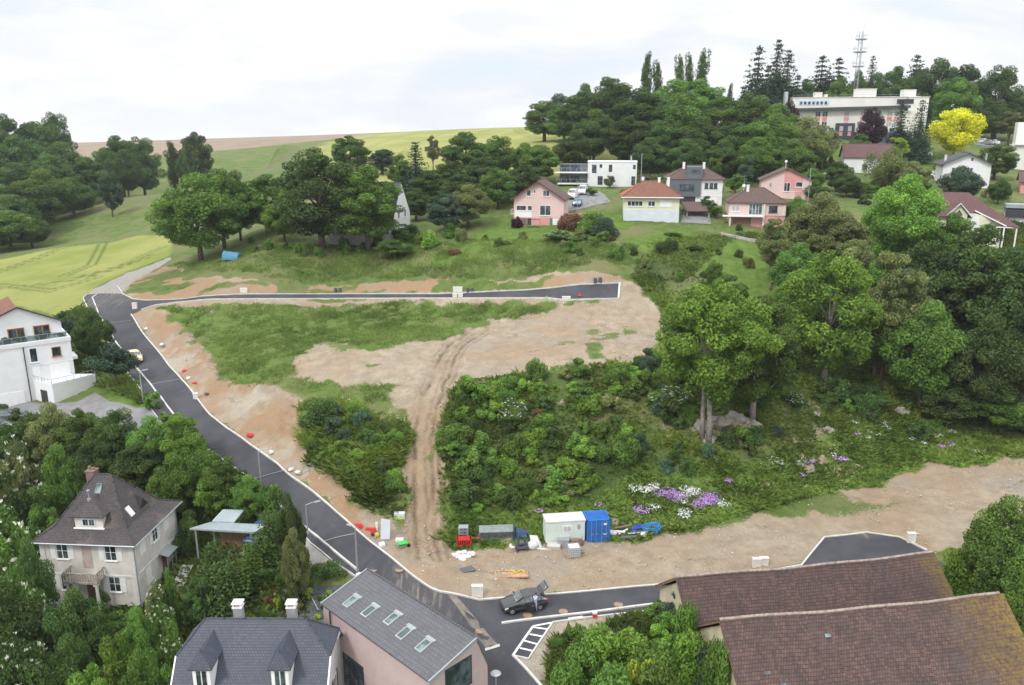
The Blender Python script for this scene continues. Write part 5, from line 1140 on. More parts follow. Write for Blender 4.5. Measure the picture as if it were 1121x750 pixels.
T('bigbush', 1112, 650, 60, 56, 'mid', 'green bush at the right edge by the mossy roof', cat='bush')
# --- centre upper row
T('oakC', 218, 194, 100, 160, 'mid', 'big spreading tree left of the blue tarpaulin', bark=M_BARK)
T('oakB', 244, 184, 62, 166, 'mid', 'tree with a drooping side branch behind the blue tarpaulin')
T('oakC', 262, 190, 50, 170, 'dark', 'dark tree filling the row behind the blue tarpaulin'); T('oakB', 292, 190, 76, 172, 'mid', 'open tree with dark trunk through which the field shows')
T('oakA', 352, 166, 118, 156, 'dark', 'huge round dark green tree in front of the old villa')
T('oakB', 402, 180, 86, 155, 'mid', 'large round tree right beside the huge one, in front of the old villa')
T('oakC', 310, 214, 46, 163, 'bright', 'light green small tree left of the huge round tree')
T('oakB', 384, 148, 48, 250, 'dark', 'dark tree on the hillside directly above the huge round tree')
T('tallB', 418, 160, 30, 245, 'blue', 'narrow grey green tree beside the dark hillside tree')
T('spruce', 456, 158, 40, 196, 'pine', 'dark pointed conifer right of the old villa')
T('tallA', 438, 168, 30, 200, 'mid', 'slim green tree just left of the dark pointed conifer')
T('oakB', 508, 144, 62, 210, 'dark', 'large dark tree at the field edge, tallest of the centre group')
T('oakA', 545, 150, 50, 222, 'mid', 'round tree right of the tallest centre tree')
T('oakC', 575, 158, 44, 220, 'mid', 'mid green tree at the right end of the centre group')
T('airy', 474, 148, 18, 240, 'pale', 'thin pale leafless looking tree against the yellow field')
for px, yt, w_, D, lb in [(470,186,50,190,'dark tree of the centre group above the old villa garden'), (530,172,54,196,'dark tree of the centre group under the tallest one'), (490,176,46,202,'dark tree just right of the dark pointed conifer'), (558,190,44,186,'dark green tree left of the pink gabled house ridge'), (505,190,50,182,'mid tree of the centre group, low front row'), (455,206,40,176,'low dark tree in front of the dark pointed conifer')]: T('oakB', px, yt, w_, D, 'dark', lb, 'trees of the centre group')
T('oakC', 512, 204, 56, 166, 'olive', 'yellowish green tree left of the pink gabled house')
T('oakB', 488, 212, 50, 163, 'blue', 'blue green tree among the bushes right of the old villa')
T('oakA', 545, 186, 46, 180, 'mid', 'green tree rising directly behind the pink gabled house, left side')
T('oakB', 590, 158, 50, 212, 'mid', 'round green tree above the pink gabled house roof')
T('oakC', 573, 178, 40, 192, 'dark', 'dark round tree behind the ridge of the pink gabled house')
T('small', 445, 245, 34, 158, 'dark', 'small dark tree at the old villa terrace')
T('small', 432, 262, 40, 150, 'mid', 'round bush like tree on the meadow edge below the old villa')
# --- dark wood, row by row
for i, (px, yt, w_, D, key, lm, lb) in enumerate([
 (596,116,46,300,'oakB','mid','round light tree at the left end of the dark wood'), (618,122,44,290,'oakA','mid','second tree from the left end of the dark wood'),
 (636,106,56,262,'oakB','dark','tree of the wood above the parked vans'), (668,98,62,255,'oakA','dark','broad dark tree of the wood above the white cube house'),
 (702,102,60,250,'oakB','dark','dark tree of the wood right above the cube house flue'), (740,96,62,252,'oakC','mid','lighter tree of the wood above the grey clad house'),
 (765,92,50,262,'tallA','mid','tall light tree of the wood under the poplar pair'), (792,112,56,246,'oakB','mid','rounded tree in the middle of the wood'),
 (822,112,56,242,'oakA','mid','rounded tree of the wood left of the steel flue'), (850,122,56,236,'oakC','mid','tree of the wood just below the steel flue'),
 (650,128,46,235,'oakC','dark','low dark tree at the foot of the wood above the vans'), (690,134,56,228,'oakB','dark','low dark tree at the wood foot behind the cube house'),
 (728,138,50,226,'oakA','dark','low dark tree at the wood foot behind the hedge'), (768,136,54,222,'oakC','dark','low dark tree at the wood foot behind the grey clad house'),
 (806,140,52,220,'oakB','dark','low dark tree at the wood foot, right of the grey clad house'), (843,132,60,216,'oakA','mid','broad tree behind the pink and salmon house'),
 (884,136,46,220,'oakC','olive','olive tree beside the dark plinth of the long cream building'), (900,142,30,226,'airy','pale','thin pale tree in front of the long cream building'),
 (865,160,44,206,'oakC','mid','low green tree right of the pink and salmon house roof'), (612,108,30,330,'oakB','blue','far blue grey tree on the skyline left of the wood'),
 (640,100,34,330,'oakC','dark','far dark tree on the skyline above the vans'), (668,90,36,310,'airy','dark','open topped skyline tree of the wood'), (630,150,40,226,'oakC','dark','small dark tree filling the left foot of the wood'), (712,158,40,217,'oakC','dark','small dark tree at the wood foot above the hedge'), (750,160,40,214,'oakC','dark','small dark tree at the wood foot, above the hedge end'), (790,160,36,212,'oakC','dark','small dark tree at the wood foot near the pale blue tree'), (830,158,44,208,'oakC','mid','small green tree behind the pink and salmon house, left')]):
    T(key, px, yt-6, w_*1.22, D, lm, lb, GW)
for px, yt, w_, D, lb in [(706,59,14,290,'leftmost and tallest of the left pair of poplars'), (718,68,11,292,'right one of the left pair of poplars'), (742,62,12,288,'leftmost of the three poplars above the wood'), (752,60,10,290,'middle one of the three poplars above the wood'), (765,56,15,286,'rightmost and fullest of the three poplars'), (797,92,6,286,'tiny thin poplar top left of the conifer group')]:
    T('poplar', px, yt, w_, D, 'dark', lb, 'poplars above the wood')
for px, yt, w_, D, key, lb in [(826,54,40,285,'spruceB','leftmost tall conifer of the group beside the flue'), (846,47,36,283,'spruce','tallest conifer of the group beside the flue'), (858,58,36,280,'spruce','right conifer of the group beside the flue'), (812,98,26,276,'spruce','small conifer left of the conifer group'), (837,74,34,276,'spruceB','lower conifer filling the conifer group beside the flue'), (870,84,32,282,'spruceB','conifer between the group and the long cream building'), (904,82,34,296,'spruce','lower conifer behind the left roof of the long cream building'),
 (895,64,42,300,'spruceB','left conifer behind the long cream building'), (913,66,42,305,'spruceB','right conifer behind the long cream building'), (949,64,20,302,'sequoia','dense dark red tipped pyramid tree just right of the mast'), (996,63,40,310,'spruceB','pointed conifer behind the right part of the long cream building')]:
    T(key, px, yt, w_, D, 'pine', lb, 'conifers on the hilltop')
for px, yt, w_, D, key, lm, lb in [(916,84,36,282,'oakB','mid','rounded light tree behind the roof of the long cream building'), (975,72,44,300,'oakB','dark','dark tree right of the pyramid tree'), (1022,66,54,300,'oakA','dark','broad dark tree on the hilltop right of the pointed conifer'), (1052,70,50,296,'oakB','dark','dark hilltop tree above the golden tree'), (1088,74,56,292,'oakA','dark','dark hilltop tree near the right edge'), (1112,98,30,285,'tallA','dark','hilltop tree at the very right edge'),
 (1043,84,54,272,'oakB','mid','lighter green round tree right of the long cream building'), (1090,112,50,285,'oakC','dark','lower dark tree above the parked cars of the hilltop'), (1105,122,34,270,'airy','olive','loose olive tree beside the white flat roofed block'), (1068,118,46,276,'oakB','dark','dark tree behind the golden tree'), (935,80,30,296,'oakC','dark','dark tree behind the mast foot'), (880,86,30,290,'oakB','dark','dark tree right of the conifer group'), (845,84,46,292,'oakA','dark','dark rounded tree inside the conifer group'), (865,96,40,288,'oakC','dark','low dark tree at the feet of the conifer group'), (905,90,44,308,'oakA','dark','dark tree behind the left roof of the long cream building'), (955,82,44,312,'oakC','dark','dark tree behind the pyramid tree'), (1000,78,46,312,'oakC','dark','dark tree under the right pointed conifer'), (820,100,40,280,'oakB','dark','dark tree left of the conifer group')]:
    T(key, px, yt, w_, D, lm, lb, 'trees on the hilltop')
T('gold', 1045, 118, 54, 240, 'gold', 'golden yellow tree on the lawn below the long cream building')
T('oakA', 951, 119, 34, 241, 'purple', 'dark purple leaved tree in front of the long cream building')
T('oakA', 862, 112, 24, 250, 'purple', 'purple leaved tree at the left end of the long cream building')
T('spruce', 983, 112, 26, 240, 'pine', 'left one of two dark firs in front of the long cream building')
T('sequoia', 1004, 112, 26, 238, 'pine', 'right one of two dark firs in front of the long cream building')
T('oakB', 941, 146, 30, 236, 'mid', 'round green bushy tree on the school lawn')
T('small', 979, 150, 30, 232, 'lime', 'low yellow green tree on the school lawn')
T('willow', 970, 158, 46, 205, 'olive', 'pale willow hiding the right half of the maroon roofed house')
T('oakC', 1000, 178, 40, 200, 'olive', 'olive tree between the willow and the white gabled house')
T('oakB', 917, 176, 30, 196, 'dark', 'dark round tree in front of the maroon roofed house')
T('oakC', 928, 190, 34, 188, 'dark', 'dark tree below the maroon roofed house')
T('oakC', 1052, 183, 46, 186, 'blue', 'blue green tree in front of the white gabled house')
T('oakB', 1090, 158, 50, 215, 'mid', 'bushy tree between white gabled house and white block')
T('oakC', 890, 185, 30, 196, 'mid', 'green tree right of the pink and salmon house')
T('small', 818, 172, 22, 200, 'blue', 'pale blue green small tree above the pink bungalow')
T('small', 783, 164, 20, 208, 'mid', 'narrow green tree above the grey clad house')
for px, yt, w_, D, key, lm, lb in [(722,196,16,196,'small','mid','small garden tree between cube house and grey clad house'), (705,190,18,203,'small','olive','small olive garden tree right of the white cube house'), (806,190,24,190,'small','mid','garden tree left of the pink and salmon house'), (775,214,16,170,'small','dark','small dark garden tree beside the tiled car shelter'), (783,222,18,166,'small','mid','small garden tree left of the pink bungalow'), (872,216,30,165,'oakC','mid','garden tree right of the pink bungalow'), (893,200,26,182,'oakC','dark','dark garden tree right of the pink and salmon house'), (948,200,34,190,'oakC','mid','garden tree in front of the maroon roofed house'), (668,192,14,203,'small','olive','small olive tree on the lawn before the white cube house'), (1095,196,26,186,'oakC','dark','dark garden tree behind the dark roofed shed'), (1000,205,28,180,'oakC','olive','olive garden tree left of the white gabled house'), (738,258,20,155,'small','mid','small tree on the meadow below the car shelter'), (760,270,26,150,'small','dark','small dark tree beside the end of the garden lawn'), (648,205,14,186,'small','mid','small bushy tree right of the hillside driveway')]:
    T(key, px, yt, w_, D, lm, lb, 'garden trees between the hillside houses')
# --- left valley
for px, yt, w_, D, key, lm, lb in [(12,124,44,330,'oakB','dark','high dark skyline tree at the left edge'), (42,124,34,335,'tallB','dark','high dark skyline tree, second from the left edge'), (66,126,42,332,'oakA','dark','high dark skyline tree, right end of the left wood'), (-8,130,40,330,'oakB','dark','skyline tree cut by the left edge'),
 (135,148,44,318,'oakB','dark','left one of the round trees standing on the crest'), (158,152,40,322,'oakA','dark','right one of the round trees standing on the crest'), (140,166,30,300,'oakC','dark','low round tree in front of the crest trees'), (118,165,24,305,'oakC','dark','low tree at the left foot of the crest trees'),
 (216,144,34,350,'oakB','dark','single dark tree on the crest by the brown field'), (191,156,12,345,'poplar','dark','narrow tree left of the single crest tree'), (205,164,18,342,'oakC','dark','low tree under the single crest tree'),
 (20,178,60,270,'oakB','dark','dark tree of the valley wood under the skyline trees'), (60,172,56,275,'oakC','dark','middle tree of the valley wood'), (95,176,48,280,'oakB','dark','right end tree of the valley wood'), (0,205,60,245,'oakC','dark','left edge tree of the valley wood'), (35,200,52,238,'oakB','dark','front tree of the valley wood near the meadow'), (10,232,56,218,'oakC','mid','lowest tree of the valley wood at the left edge'), (-15,240,50,212,'oakA','dark','lowest left tree of the valley wood'), (80,196,40,262,'oakC','dark','valley wood tree behind the small hawthorn'),
 (122,190,22,250,'small','blue','small grey green hawthorn alone on the meadow slope'), (33,236,36,222,'oakC','dark','dark tree at the meadow corner of the valley wood'), (25,150,56,300,'oakA','dark','tree of the left wood under the skyline, left'), (75,158,50,300,'oakC','dark','tree of the left wood under the skyline, right'), (50,188,56,255,'oakC','mid','mid green tree inside the valley wood'), (15,215,50,230,'oakC','dark','tree inside the valley wood close to the left edge'), (-5,170,56,285,'oakC','dark','left edge tree of the upper valley wood')]:
    T(key, px, yt, w_*1.25, D, lm, lb, 'trees of the left valley')
# --- by the sloping road
T('oakC', 102, 340, 44, 117, 'dark', 'dense dark green tree between the white terraced house and the sloping road')
T('pine', 124, 380, 52, 106, 'pine', 'dark spreading pine on the small lawn by the driveway')
T('small', 71, 340, 20, 124, 'blue', 'small grey green tree behind the white terraced house')
for px, yt, w_, D, key, lm, lb in [(58,444,60,92,'oakC','olive','olive green tree below the driveway, left part'), (20,462,46,90,'small','dark','dark tree below the parked grey car'), (92,447,56,91,'oakB','mid','mid green tree directly below the driveway'), (128,450,60,90,'oakA','dark','dark green tree below the driveway, towards the road'), (165,458,56,88,'oakC','mid','green tree touching the footpath of the sloping road'), (200,452,50,86,'airy','bright','light airy tree overhanging the sloping road'), (215,478,50,84,'oakC','mid','tree right of the stone house roof, close to the road'),
 (150,486,60,85,'oakB','dark','dark tree behind the stone house'), (105,480,50,85,'oakB','dark','dark tree behind the brick chimney'), (190,500,54,82,'oakC','mid','light green tree right behind the stone house'), (70,490,50,84,'oakC','mid','bright mid green tree left of the brick chimney'), (28,488,52,82,'elder','olive','creamy flowering tree at the left edge'), (12,515,46,78,'small','dark','dark round tree left of the stone house'), (50,530,40,79,'small','mid','green small tree touching the stone house roof'), (245,500,44,82,'airy','mid','open green tree above the carport'), (232,520,40,81,'small','bright','bright shrubby tree above the carport'), (270,522,40,80,'oakC','mid','green tree right of the carport roof'), (180,530,34,82,'small','bright','bright green tree at the back corner of the stone house'), (-12,480,50,86,'oakB','dark','dark tree cut by the left edge')]:
    T(key, px, yt, w_, D, lm, lb, 'garden trees along the sloping road', cat='tree', blo='cream' if key == 'elder' else None)
T('oakC', 318, 543, 34, 69.5, 'dark', 'dark conical garden tree beside the footpath', name='garden_tree')
T('smallfir', 296, 563, 42, 73, 'dark', 'green pyramid tree hiding the car in the carport'); T('oakC', 324, 582, 34, 67, 'olive', 'olive green tree over the gravel by the footpath')
T('smallfir', 234, 598, 36, 69, 'dark', 'dark pyramid yew left of the vegetable garden'); T('smallfir', 246, 620, 52, 67, 'dark', 'large dark yew beside the garden steps'); T('small', 218, 632, 34, 66, 'dark', 'dark shrubby tree right of the garden steps')
T('smallfir', 272, 598, 26, 70, 'mid', 'small round tree in front of the carport')
# --- lower left garden
for px, yt, w_, D, key, lm, lb in [(18,560,66,70,'elder','mid','large flowering elder at the left edge'), (40,596,50,66,'oakC','dark','dark tree at the left wall of the stone house'), (15,640,80,60,'oakC','dark','big dark tree at the lower left edge'), (30,625,50,62,'elder','mid','elder with cream flowers below the dark tree'), (88,648,66,62,'oakC','dark','dark spreading tree in front of the balcony of the stone house'), (60,668,50,60,'small','dark','dark small tree left of the balcony tree'), (80,700,60,56,'oakC','dark','dark tree below the stone house near the bottom edge'), (35,702,60,55,'elder','dark','shrub full of white flowers near the bottom left corner'),
 (130,692,46,57,'small','bright','vivid green small tree near the bottom, left of the slate roof'), (155,668,50,59,'oakC','mid','yellowish green tree between the stone house and slate roof'), (182,662,34,60,'elder','mid','pale flowering shrub left of the slate roof ridge'), (165,708,50,54,'small','mid','mid green tree at the slate roof corner'), (100,730,60,52,'small','bright','bright tree at the bottom edge below the stone house'), (172,640,26,63,'elder','olive','whitish flowering shrub right of the stone house corner'), (0,700,60,55,'oakC','dark','dark tree in the bottom left corner'), (150,735,44,51,'small','mid','green tree at the bottom edge beside the slate house')]:
    T(key, px, yt, w_, D, lm, lb, 'garden trees in the lower left', blo='cream' if key == 'elder' else None)
for px, yt, w_, D, key, lm, lb in [(185,618,20,66,'bushA','mid','round clipped bush by the garden steps'), (178,632,16,65,'bushA','dark','dark bush at the porch of the stone house'), (205,565,26,77,'bigbush','dark','dark hedge end beside the carport posts')]:
    T(key, px, yt, w_, D, lm, lb, None, cat='bush')
# --- in front of the barns
for px, yt, w_, D, key, lm, lb in [(657,685,60,55,'bigbush','bright','vivid green bush right of the parking bays, farthest left'), (640,700,56,54,'bigbush','mid','green bush at the kerb of the lower road'), (690,690,56,56,'bigbush','bright','bright bush behind the gravel corner'), (750,655,34,56,'bigbush','mid','green bush hiding the cream gable of the rear barn'), (785,694,40,50.5,'bigbush','mid','green bush hiding the cream gable of the front barn'), (716,700,60,53,'bigbush','mid','mid green bush before the barns, centre'), (745,650,44,60,'small','blue','blue green tree at the corner of the rear barn'), (735,672,44,58,'small','bright','light green tree left of the barns'), (755,688,50,54,'bigbush','bright','bright bush in front of the cream gable wall'), (777,700,46,53,'bigbush','blue','blue green bush against the front barn gable'), (670,728,66,50,'bigbush','mid','green bush at the bottom edge, left one'), (720,725,66,50,'bigbush','mid','green bush at the bottom edge, right one'), (620,722,50,51,'bigbush','mid','green bush at the bottom edge beside the road'), (700,712,44,52,'tuft','lime','small lime green bush in front of the barns')]:
    T(key, px, yt, w_, D, lm, lb, 'bushes in front of the barns', cat='bush')
# --- embankment and meadow bushes: single shrubs with their own look
rs_ = random.Random(11)
kinds = ['bushA', 'bushB', 'bushC', 'tuft']
def scatter(poly, n, wr, lms, label, group, hr=(.7, 1.1), seed=1, mind=1.2, keys=kinds, cat='shrub'):
    r2 = random.Random(seed); P = GP(poly); xs = [p.x for p in P]; ys = [p.y for p in P]; pts = []; k = 0
    while len(pts) < n and k < 8000:
        k += 1; x, y = r2.uniform(min(xs), max(xs)), r2.uniform(min(ys), max(ys))
        if sdist(np.array([x]), np.array([y]), P)[0] < 0 or any((x-a)**2+(y-b)**2 < mind*mind for a, b in pts): continue
        pts.append((x, y)); w_ = r2.uniform(*wr); key = r2.choice(keys)
        plant(key, x, y, w_*r2.uniform(*hr), w_, r2.choice(lms), label, cat, group)
mix = ['mid', 'mid', 'dark', 'blue', 'bright', 'olive', 'mid']
scatter([(505,425),(600,412),(700,402),(700,440),(690,500),(640,545),(560,560),(500,560),(487,520),(487,460)], 86, (1.6,4.0), ['mid','bright','mid','dark','bright','olive','mid'], 'green shrub in the thicket covering the embankment between dirt terrace and site cabin', 'shrubs covering the embankment', seed=3, mind=1.25, hr=(.5, .9))
scatter([(690,400),(745,395),(850,420),(870,460),(840,500),(800,520),(740,520),(690,520)], 32, (1.6,3.8), ['dark','mid','dark','blue'], 'dark shrub on the shaded embankment below the pale trunked tree', 'shrubs below the tall tree', seed=4)
scatter([(870,430),(1000,440),(1121,450),(1160,480),(1060,485),(960,478),(890,470)], 26, (1.8,4.0), ['dark','dark','mid'], 'dark shrub at the shaded foot of the wood above the flowery hollow', 'shrubs at the foot of the hollow wood', seed=5)
scatter([(335,447),(370,440),(400,455),(435,480),(440,540),(400,545),(345,500),(332,480)], 22, (1.3,3.0), ['mid','dark','blue','mid','bright'], 'green shrub on the weedy bank between the sloping road and the rutted track', 'shrubs on the bank by the sloping road', seed=6, hr=(.5, .95))
T('bigbush', 352, 436, 46, 93, 'dark', 'large dark shrub at the top of the bank by the sloping road', cat='shrub')
scatter([(225,272),(300,266),(440,268),(440,282),(300,280),(230,284)], 12, (1.5,3.0), ['mid','dark','mid'], 'green shrub along the meadow edge under the big round trees', 'shrubs under the big round trees', seed=7, mind=1.6)
scatter([(430,262),(560,258),(600,262),(560,275),(440,280)], 11, (1.8,4.0), ['mid','olive','bright'], 'green shrub on the meadow below the pink gabled house', 'shrubs below the pink gabled house', seed=8, mind=2)
scatter([(600,262),(690,262),(760,275),(790,300),(760,345),(745,330),(700,290),(620,280)], 18, (1.5,3.4), ['mid','dark','olive','mid'], 'rough green shrub on the meadow between the bungalows and the end of the upper road', 'shrubs below the bungalows', seed=9, mind=1.6)
scatter([(760,262),(800,250),(880,262),(890,300),(860,330)], 9, (1.3,2.6), ['mid','dark','olive'], 'green garden shrub on the lawn below the pink bungalow', 'garden shrubs below the pink bungalow', seed=10, mind=2.5)
scatter([(160,440),(185,455),(240,540),(300,590),(330,600),(300,575),(230,500)], 12, (1.2,2.4), ['mid','bright','dark'], 'green shrub along the footpath of the sloping road', 'shrubs along the footpath', seed=12, mind=1.3)
scatter([(0,560),(40,560),(45,640),(200,660),(195,750),(0,750)], 14, (1.6,3.4), ['dark','mid','dark','olive'], 'green shrub in the overgrown garden below the stone house', 'shrubs in the lower garden', seed=13, mind=1.6)
scatter([(0,455),(180,468),(300,560),(215,560),(60,530),(0,560)], 14, (1.8,3.6), ['dark','mid','dark'], 'green shrub in the undergrowth between driveway and stone house', 'shrubs between driveway and stone house', seed=14, mind=1.8)
scatter([(600,735),(610,705),(650,690),(740,665),(775,690),(800,750)], 12, (1.4,2.6), ['bright','mid','mid'], 'leafy green shrub in the thicket in front of the barns', 'shrubs in the thicket before the barns', seed=15, mind=1.2)
scatter([(640,215),(720,205),(800,205),(800,215),(700,222)], 8, (2,3.4), ['mid','olive'], 'clipped green shrub between the white cube house and the bungalows', 'shrubs around the cube house', seed=16, mind=2.5)
scatter([(880,205),(1000,195),(1121,205),(1121,240),(1000,240),(900,235)], 14, (2,4.6), ['mid','dark','olive','mid'], 'garden shrub among the houses on the right hillside', 'garden shrubs on the right hillside', seed=17, mind=3)
scatter([(885,172),(1060,176),(1100,190),(1000,196),(885,190)], 9, (2.4,5), ['mid','dark','olive'], 'shrub at the foot of the school lawn', 'shrubs at the foot of the school lawn', seed=18, mind=3)
for px, yt, w_, D, key, lm, lb, bl in [(648,230,34,157,'bigbush','mid','large round bush right of the driveway, above the orange shrub',None), (662,236,28,154,'bigbush','blue','round bush beside the left end of the yellow bungalow',None), (610,252,30,152,'elder','mid','white flowering bush below the pink gabled house','cream'), (628,258,14,151,'elder','mid','small white flowering bush left of the round bush','cream'), (555,262,12,151,'elder','mid','small pale flowering bush on the meadow','cream'), (562,438,32,93,'elder','mid','white flowering shrub on the upper embankment','white'), (735,425,40,97,'elder','mid','cream flowering shrub left of the pale trunked tree','cream'), (848,515,26,90,'elder','bright','white flowering shrub at the dirt edge of the hollow','white'), (588,446,14,94,'bushA','rust','small reddish brown dead shrub on the embankment',None), (668,256,14,152,'bushA','rust','rust coloured shrub below the yellow bungalow',None), (625,232,26,160,'bushC','rust','rusty orange creeper shrub along the pink garden wall',None), (497,277,18,148,'bushC','rust','brown dead brushwood on the meadow',None), (566,236,12,163,'bushA','purple','dark red bush in front of the pink gabled house',None), (1010,196,22,190,'oakC','mid','green tree left of the plum roofed villa',None), (1068,226,16,180,'bushA','purple','dark red bush behind the plum roofed villa',None), (873,430,20,101,'elder','dark','white flowering shrub under the big trees','white')]:
    T(key, px, yt, w_, D, lm, lb, None, cat='shrub', blo=bl)
# --- hedges
def hedge(px0, px1, D0, D1, w_, h_, lm, label, s=.2, n=5000):
    a = at(px0, 200, D0); b = at(px1, 200, D1)
    a = Vector((a.x, a.y)); b = Vector((b.x, b.y)); L = (b-a).length; g = np.random.default_rng(int(px0)); K = int(L*4)
    C = np.stack([g.random(K)*L-L/2, (g.random(K)-.5)*w_*.6, .2*h_+g.random(K)*.7*h_], 1); Rr = np.full(K, .35*w_)
    c = (a+b)/2; me = crownmesh('hedge', [leaves(C, Rr, n, s, g)]); me.materials.append(LM[lm])
    za, zb_ = h1(a.x, a.y), h1(b.x, b.y); o = bpy.data.objects.new('hedge', me); COL.objects.link(o); o.location = (c.x, c.y, (za+zb_)/2)
    o.rotation_euler = (0, -math.atan2(zb_-za, L), math.atan2(b.y-a.y, b.x-a.x)); tag(o, label, 'hedge')
hedge(696, 762, 209, 206, 2.0, 2.6, 'olive', 'long clipped hedge between the white cube house and the grey clad house', .26, 4500)
hedge(1076, 1108, 192, 190, 2.2, 2.6, 'olive', 'clipped hedge below the white gabled house', .26, 3000)
def hedge2(p0, p1, w_, h_, lm, label, s=.16, n=9000):
    a, b = lvl(*p0), lvl(*p1); a = Vector((a.x, a.y)); b = Vector((b.x, b.y)); L = (b-a).length; g = np.random.default_rng(int(p0[0])); K = int(L*7)
    C = np.stack([g.random(K)*L-L/2, (g.random(K)-.5)*w_*.6, .2*h_+g.random(K)*.7*h_], 1); Rr = np.full(K, .3*w_)
    c = (a+b)/2; me = crownmesh('hedge', [leaves(C, Rr, n, s, g)]); me.materials.append(LM[lm]); za, zb_ = h1(a.x, a.y), h1(b.x, b.y)
    o = bpy.data.objects.new('hedge', me); COL.objects.link(o); o.location = (c.x, c.y, (za+zb_)/2); o.rotation_euler = (0, -math.atan2(zb_-za, L), math.atan2(b.y-a.y, b.x-a.x)); tag(o, label, 'hedge')
hedge2((262,648,h1(*G(262,648)[:2])), (378,636,h1(*G(378,636)[:2])), 1.6, 2.4, 'dark', 'dark green hedge between the gravel yard and the vegetable garden')
hedge2((200,610,-2), (212,572,-1), 1.6, 2.2, 'dark', 'dark clipped hedge between the stone house and the carport')
# --- low growth: grasses and weeds too many to count
def mask_at(x, y, polys): return np.max([sdist(x, y, P) for P in polys], axis=0)
def weeds(name, regions, n, s, lm_cols, seed, hgt=.35, broad=False):
    g = np.random.default_rng(seed); X = []; Y = []; W = []
    tot = sum(w for _, w in regions)
    for P, wgt in regions:
        xs = [p[0] for p in P]; ys = [p[1] for p in P]; need = int(n*wgt/tot); got = 0
        while got < need:
            x = g.uniform(min(xs), max(xs), need*2); y = g.uniform(min(ys), max(ys), need*2)
            d = np.minimum(sdist(x, y, P), -sdist(x, y, lawn3)) + 1.0*fbm(x*.5, y*.5, 3); dr = sdist(x, y, road_main)
            dens = np.clip(.6+1.5*fbm(x*.25+seed, y*.25, 4), .03, 1)
            k = (d > -.2) & (dr < -.4) & (g.random(len(x)) < dens*np.clip((d+.6)/1.0, .1, 1)); x = x[k][:need-got]; y = y[k][:need-got]
            X.append(x); Y.append(y); got += len(x)
            if not len(x): break
    x = np.concatenate(X); y = np.concatenate(Y); n = len(x); z = H(x, y)
    hh = hgt*(.5+g.random(n)*1.1)*(1+.9*np.clip(fbm(x*.35+7, y*.35, 3), -.5, 1)); a = g.random(n)*6.283; lean = g.normal(size=(n, 2))*.9*hh[:, None]; wd = s*(.6+.8*g.random(n))
    ca, sa = np.cos(a)*wd, np.sin(a)*wd; P0 = np.stack([x, y, z-.08], 1); top = np.stack([x+lean[:, 0], y+lean[:, 1], z+hh], 1); mid_ = (P0+top)/2 + np.stack([lean[:, 1]*.2, lean[:, 0]*.2, 0*z], 1)
    side = np.stack([ca, sa, 0*z], 1)
    V = np.stack([P0, mid_+side*(1 if broad else .5), top, mid_-side*(1 if broad else .5)], 1).reshape(-1, 3)
    v = np.clip(.5+.9*fbm(x*.2+3, y*.2+seed, 4)+.3*(g.random(n)-.5), 0, 1); me = quads_mesh(name, V, np.arange(len(V)).reshape(-1, 4), {'v': np.repeat(v, 4)})
    me.materials.append(leafmat(name, *lm_cols)); o = bpy.data.objects.new(name, me); COL.objects.link(o); tag(o, kind='stuff'); return o
upper = GP([(190,290),(230,286),(300,268),(440,268),(560,262),(640,262),(700,270),(690,292),(600,299),(500,304),(400,304),(300,306),(225,297)])
weeds('meadow_grass', [(grassA, 1.6), (upper, 1.4)], 90000, .12, ((.115,.19,.035), (.28,.38,.10), .5), 61, .28)
weeds('bank_weeds', [(grassB, 1.0), (grassC, 4.2)], 130000, .20, ((.095,.165,.03), (.29,.42,.08), .5), 62, .42, True)
weeds('bright_grass', [(brightP, 1)], 34000, .14, ((.13,.21,.035), (.33,.43,.10), .5), 65, .3, True)
weeds('garden_undergrowth', [(GP([(0,455),(160,470),(300,580),(330,640),(340,700),(200,760),(-30,760),(-60,500)]), 1), (GP([(600,740),(610,705),(650,690),(740,665),(775,690),(800,760),(620,770)]), .4), (GP([(97,330),(105,365),(140,420),(160,443),(100,420),(60,350)]), .3)], 60000, .2, ((.06,.11,.022), (.20,.29,.06), .5), 63, .45, True)
wst = GP([(-40,300),(0,284),(60,272),(120,266),(150,258),(190,257),(186,280),(160,290),(139,297),(115,309),(97,321),(60,330),(0,330)])
0 and weeds('site_weeds', [(siteP, 1)], 9000, .12, ((.05,.08,.02), (.17,.20,.07)), 64, .3, True)
# flowers: lilac and white drifts
def drift(name, pts, n, lm, label, rr=1.0, hgt=.5):
    g = np.random.default_rng(len(label)); C = []
    for px, py in pts: p = G(px, py); C.append((p.x, p.y, p.z+hgt))
    C = np.array(C); me = crownmesh(name, [leaves(C, np.full(len(C), rr), n, .16, g, flat=.35)]); me.materials.append(LM[lm])
    o = bpy.data.objects.new(name, me); COL.objects.link(o); return tag(o, kind='stuff')
drift('lilac_flowers', [(731,541),(745,546),(770,548),(778,551),(764,556),(702,562),(722,543),(738,549),(776,553),(735,544),(768,552),(780,547)], 2600, 'violet', 'a', .95)
drift('white_flowers', [(712,538),(706,540),(751,539),(757,543),(746,552),(716,559),(750,564),(695,538),(792,555),(748,568),(760,541),(750,545),(715,536)], 1500, 'white', 'b', .8)
drift('lilac_flowers', [(890,508),(882,510),(915,505),(925,506),(878,524),(1005,470),(1002,476),(1014,484),(1031,492),(1040,490),(938,478),(655,556),(590,563),(798,530),(886,509),(920,506)], 800, 'violet', 'c', .5)
drift('white_flowers', [(930,464),(936,466),(967,466),(973,472),(952,477),(960,479),(950,482),(998,484),(1012,488),(1025,481),(1030,480),(1044,476),(912,501),(876,508),(968,470),(1068,497),(1042,476)], 420, 'white', 'd', .45)
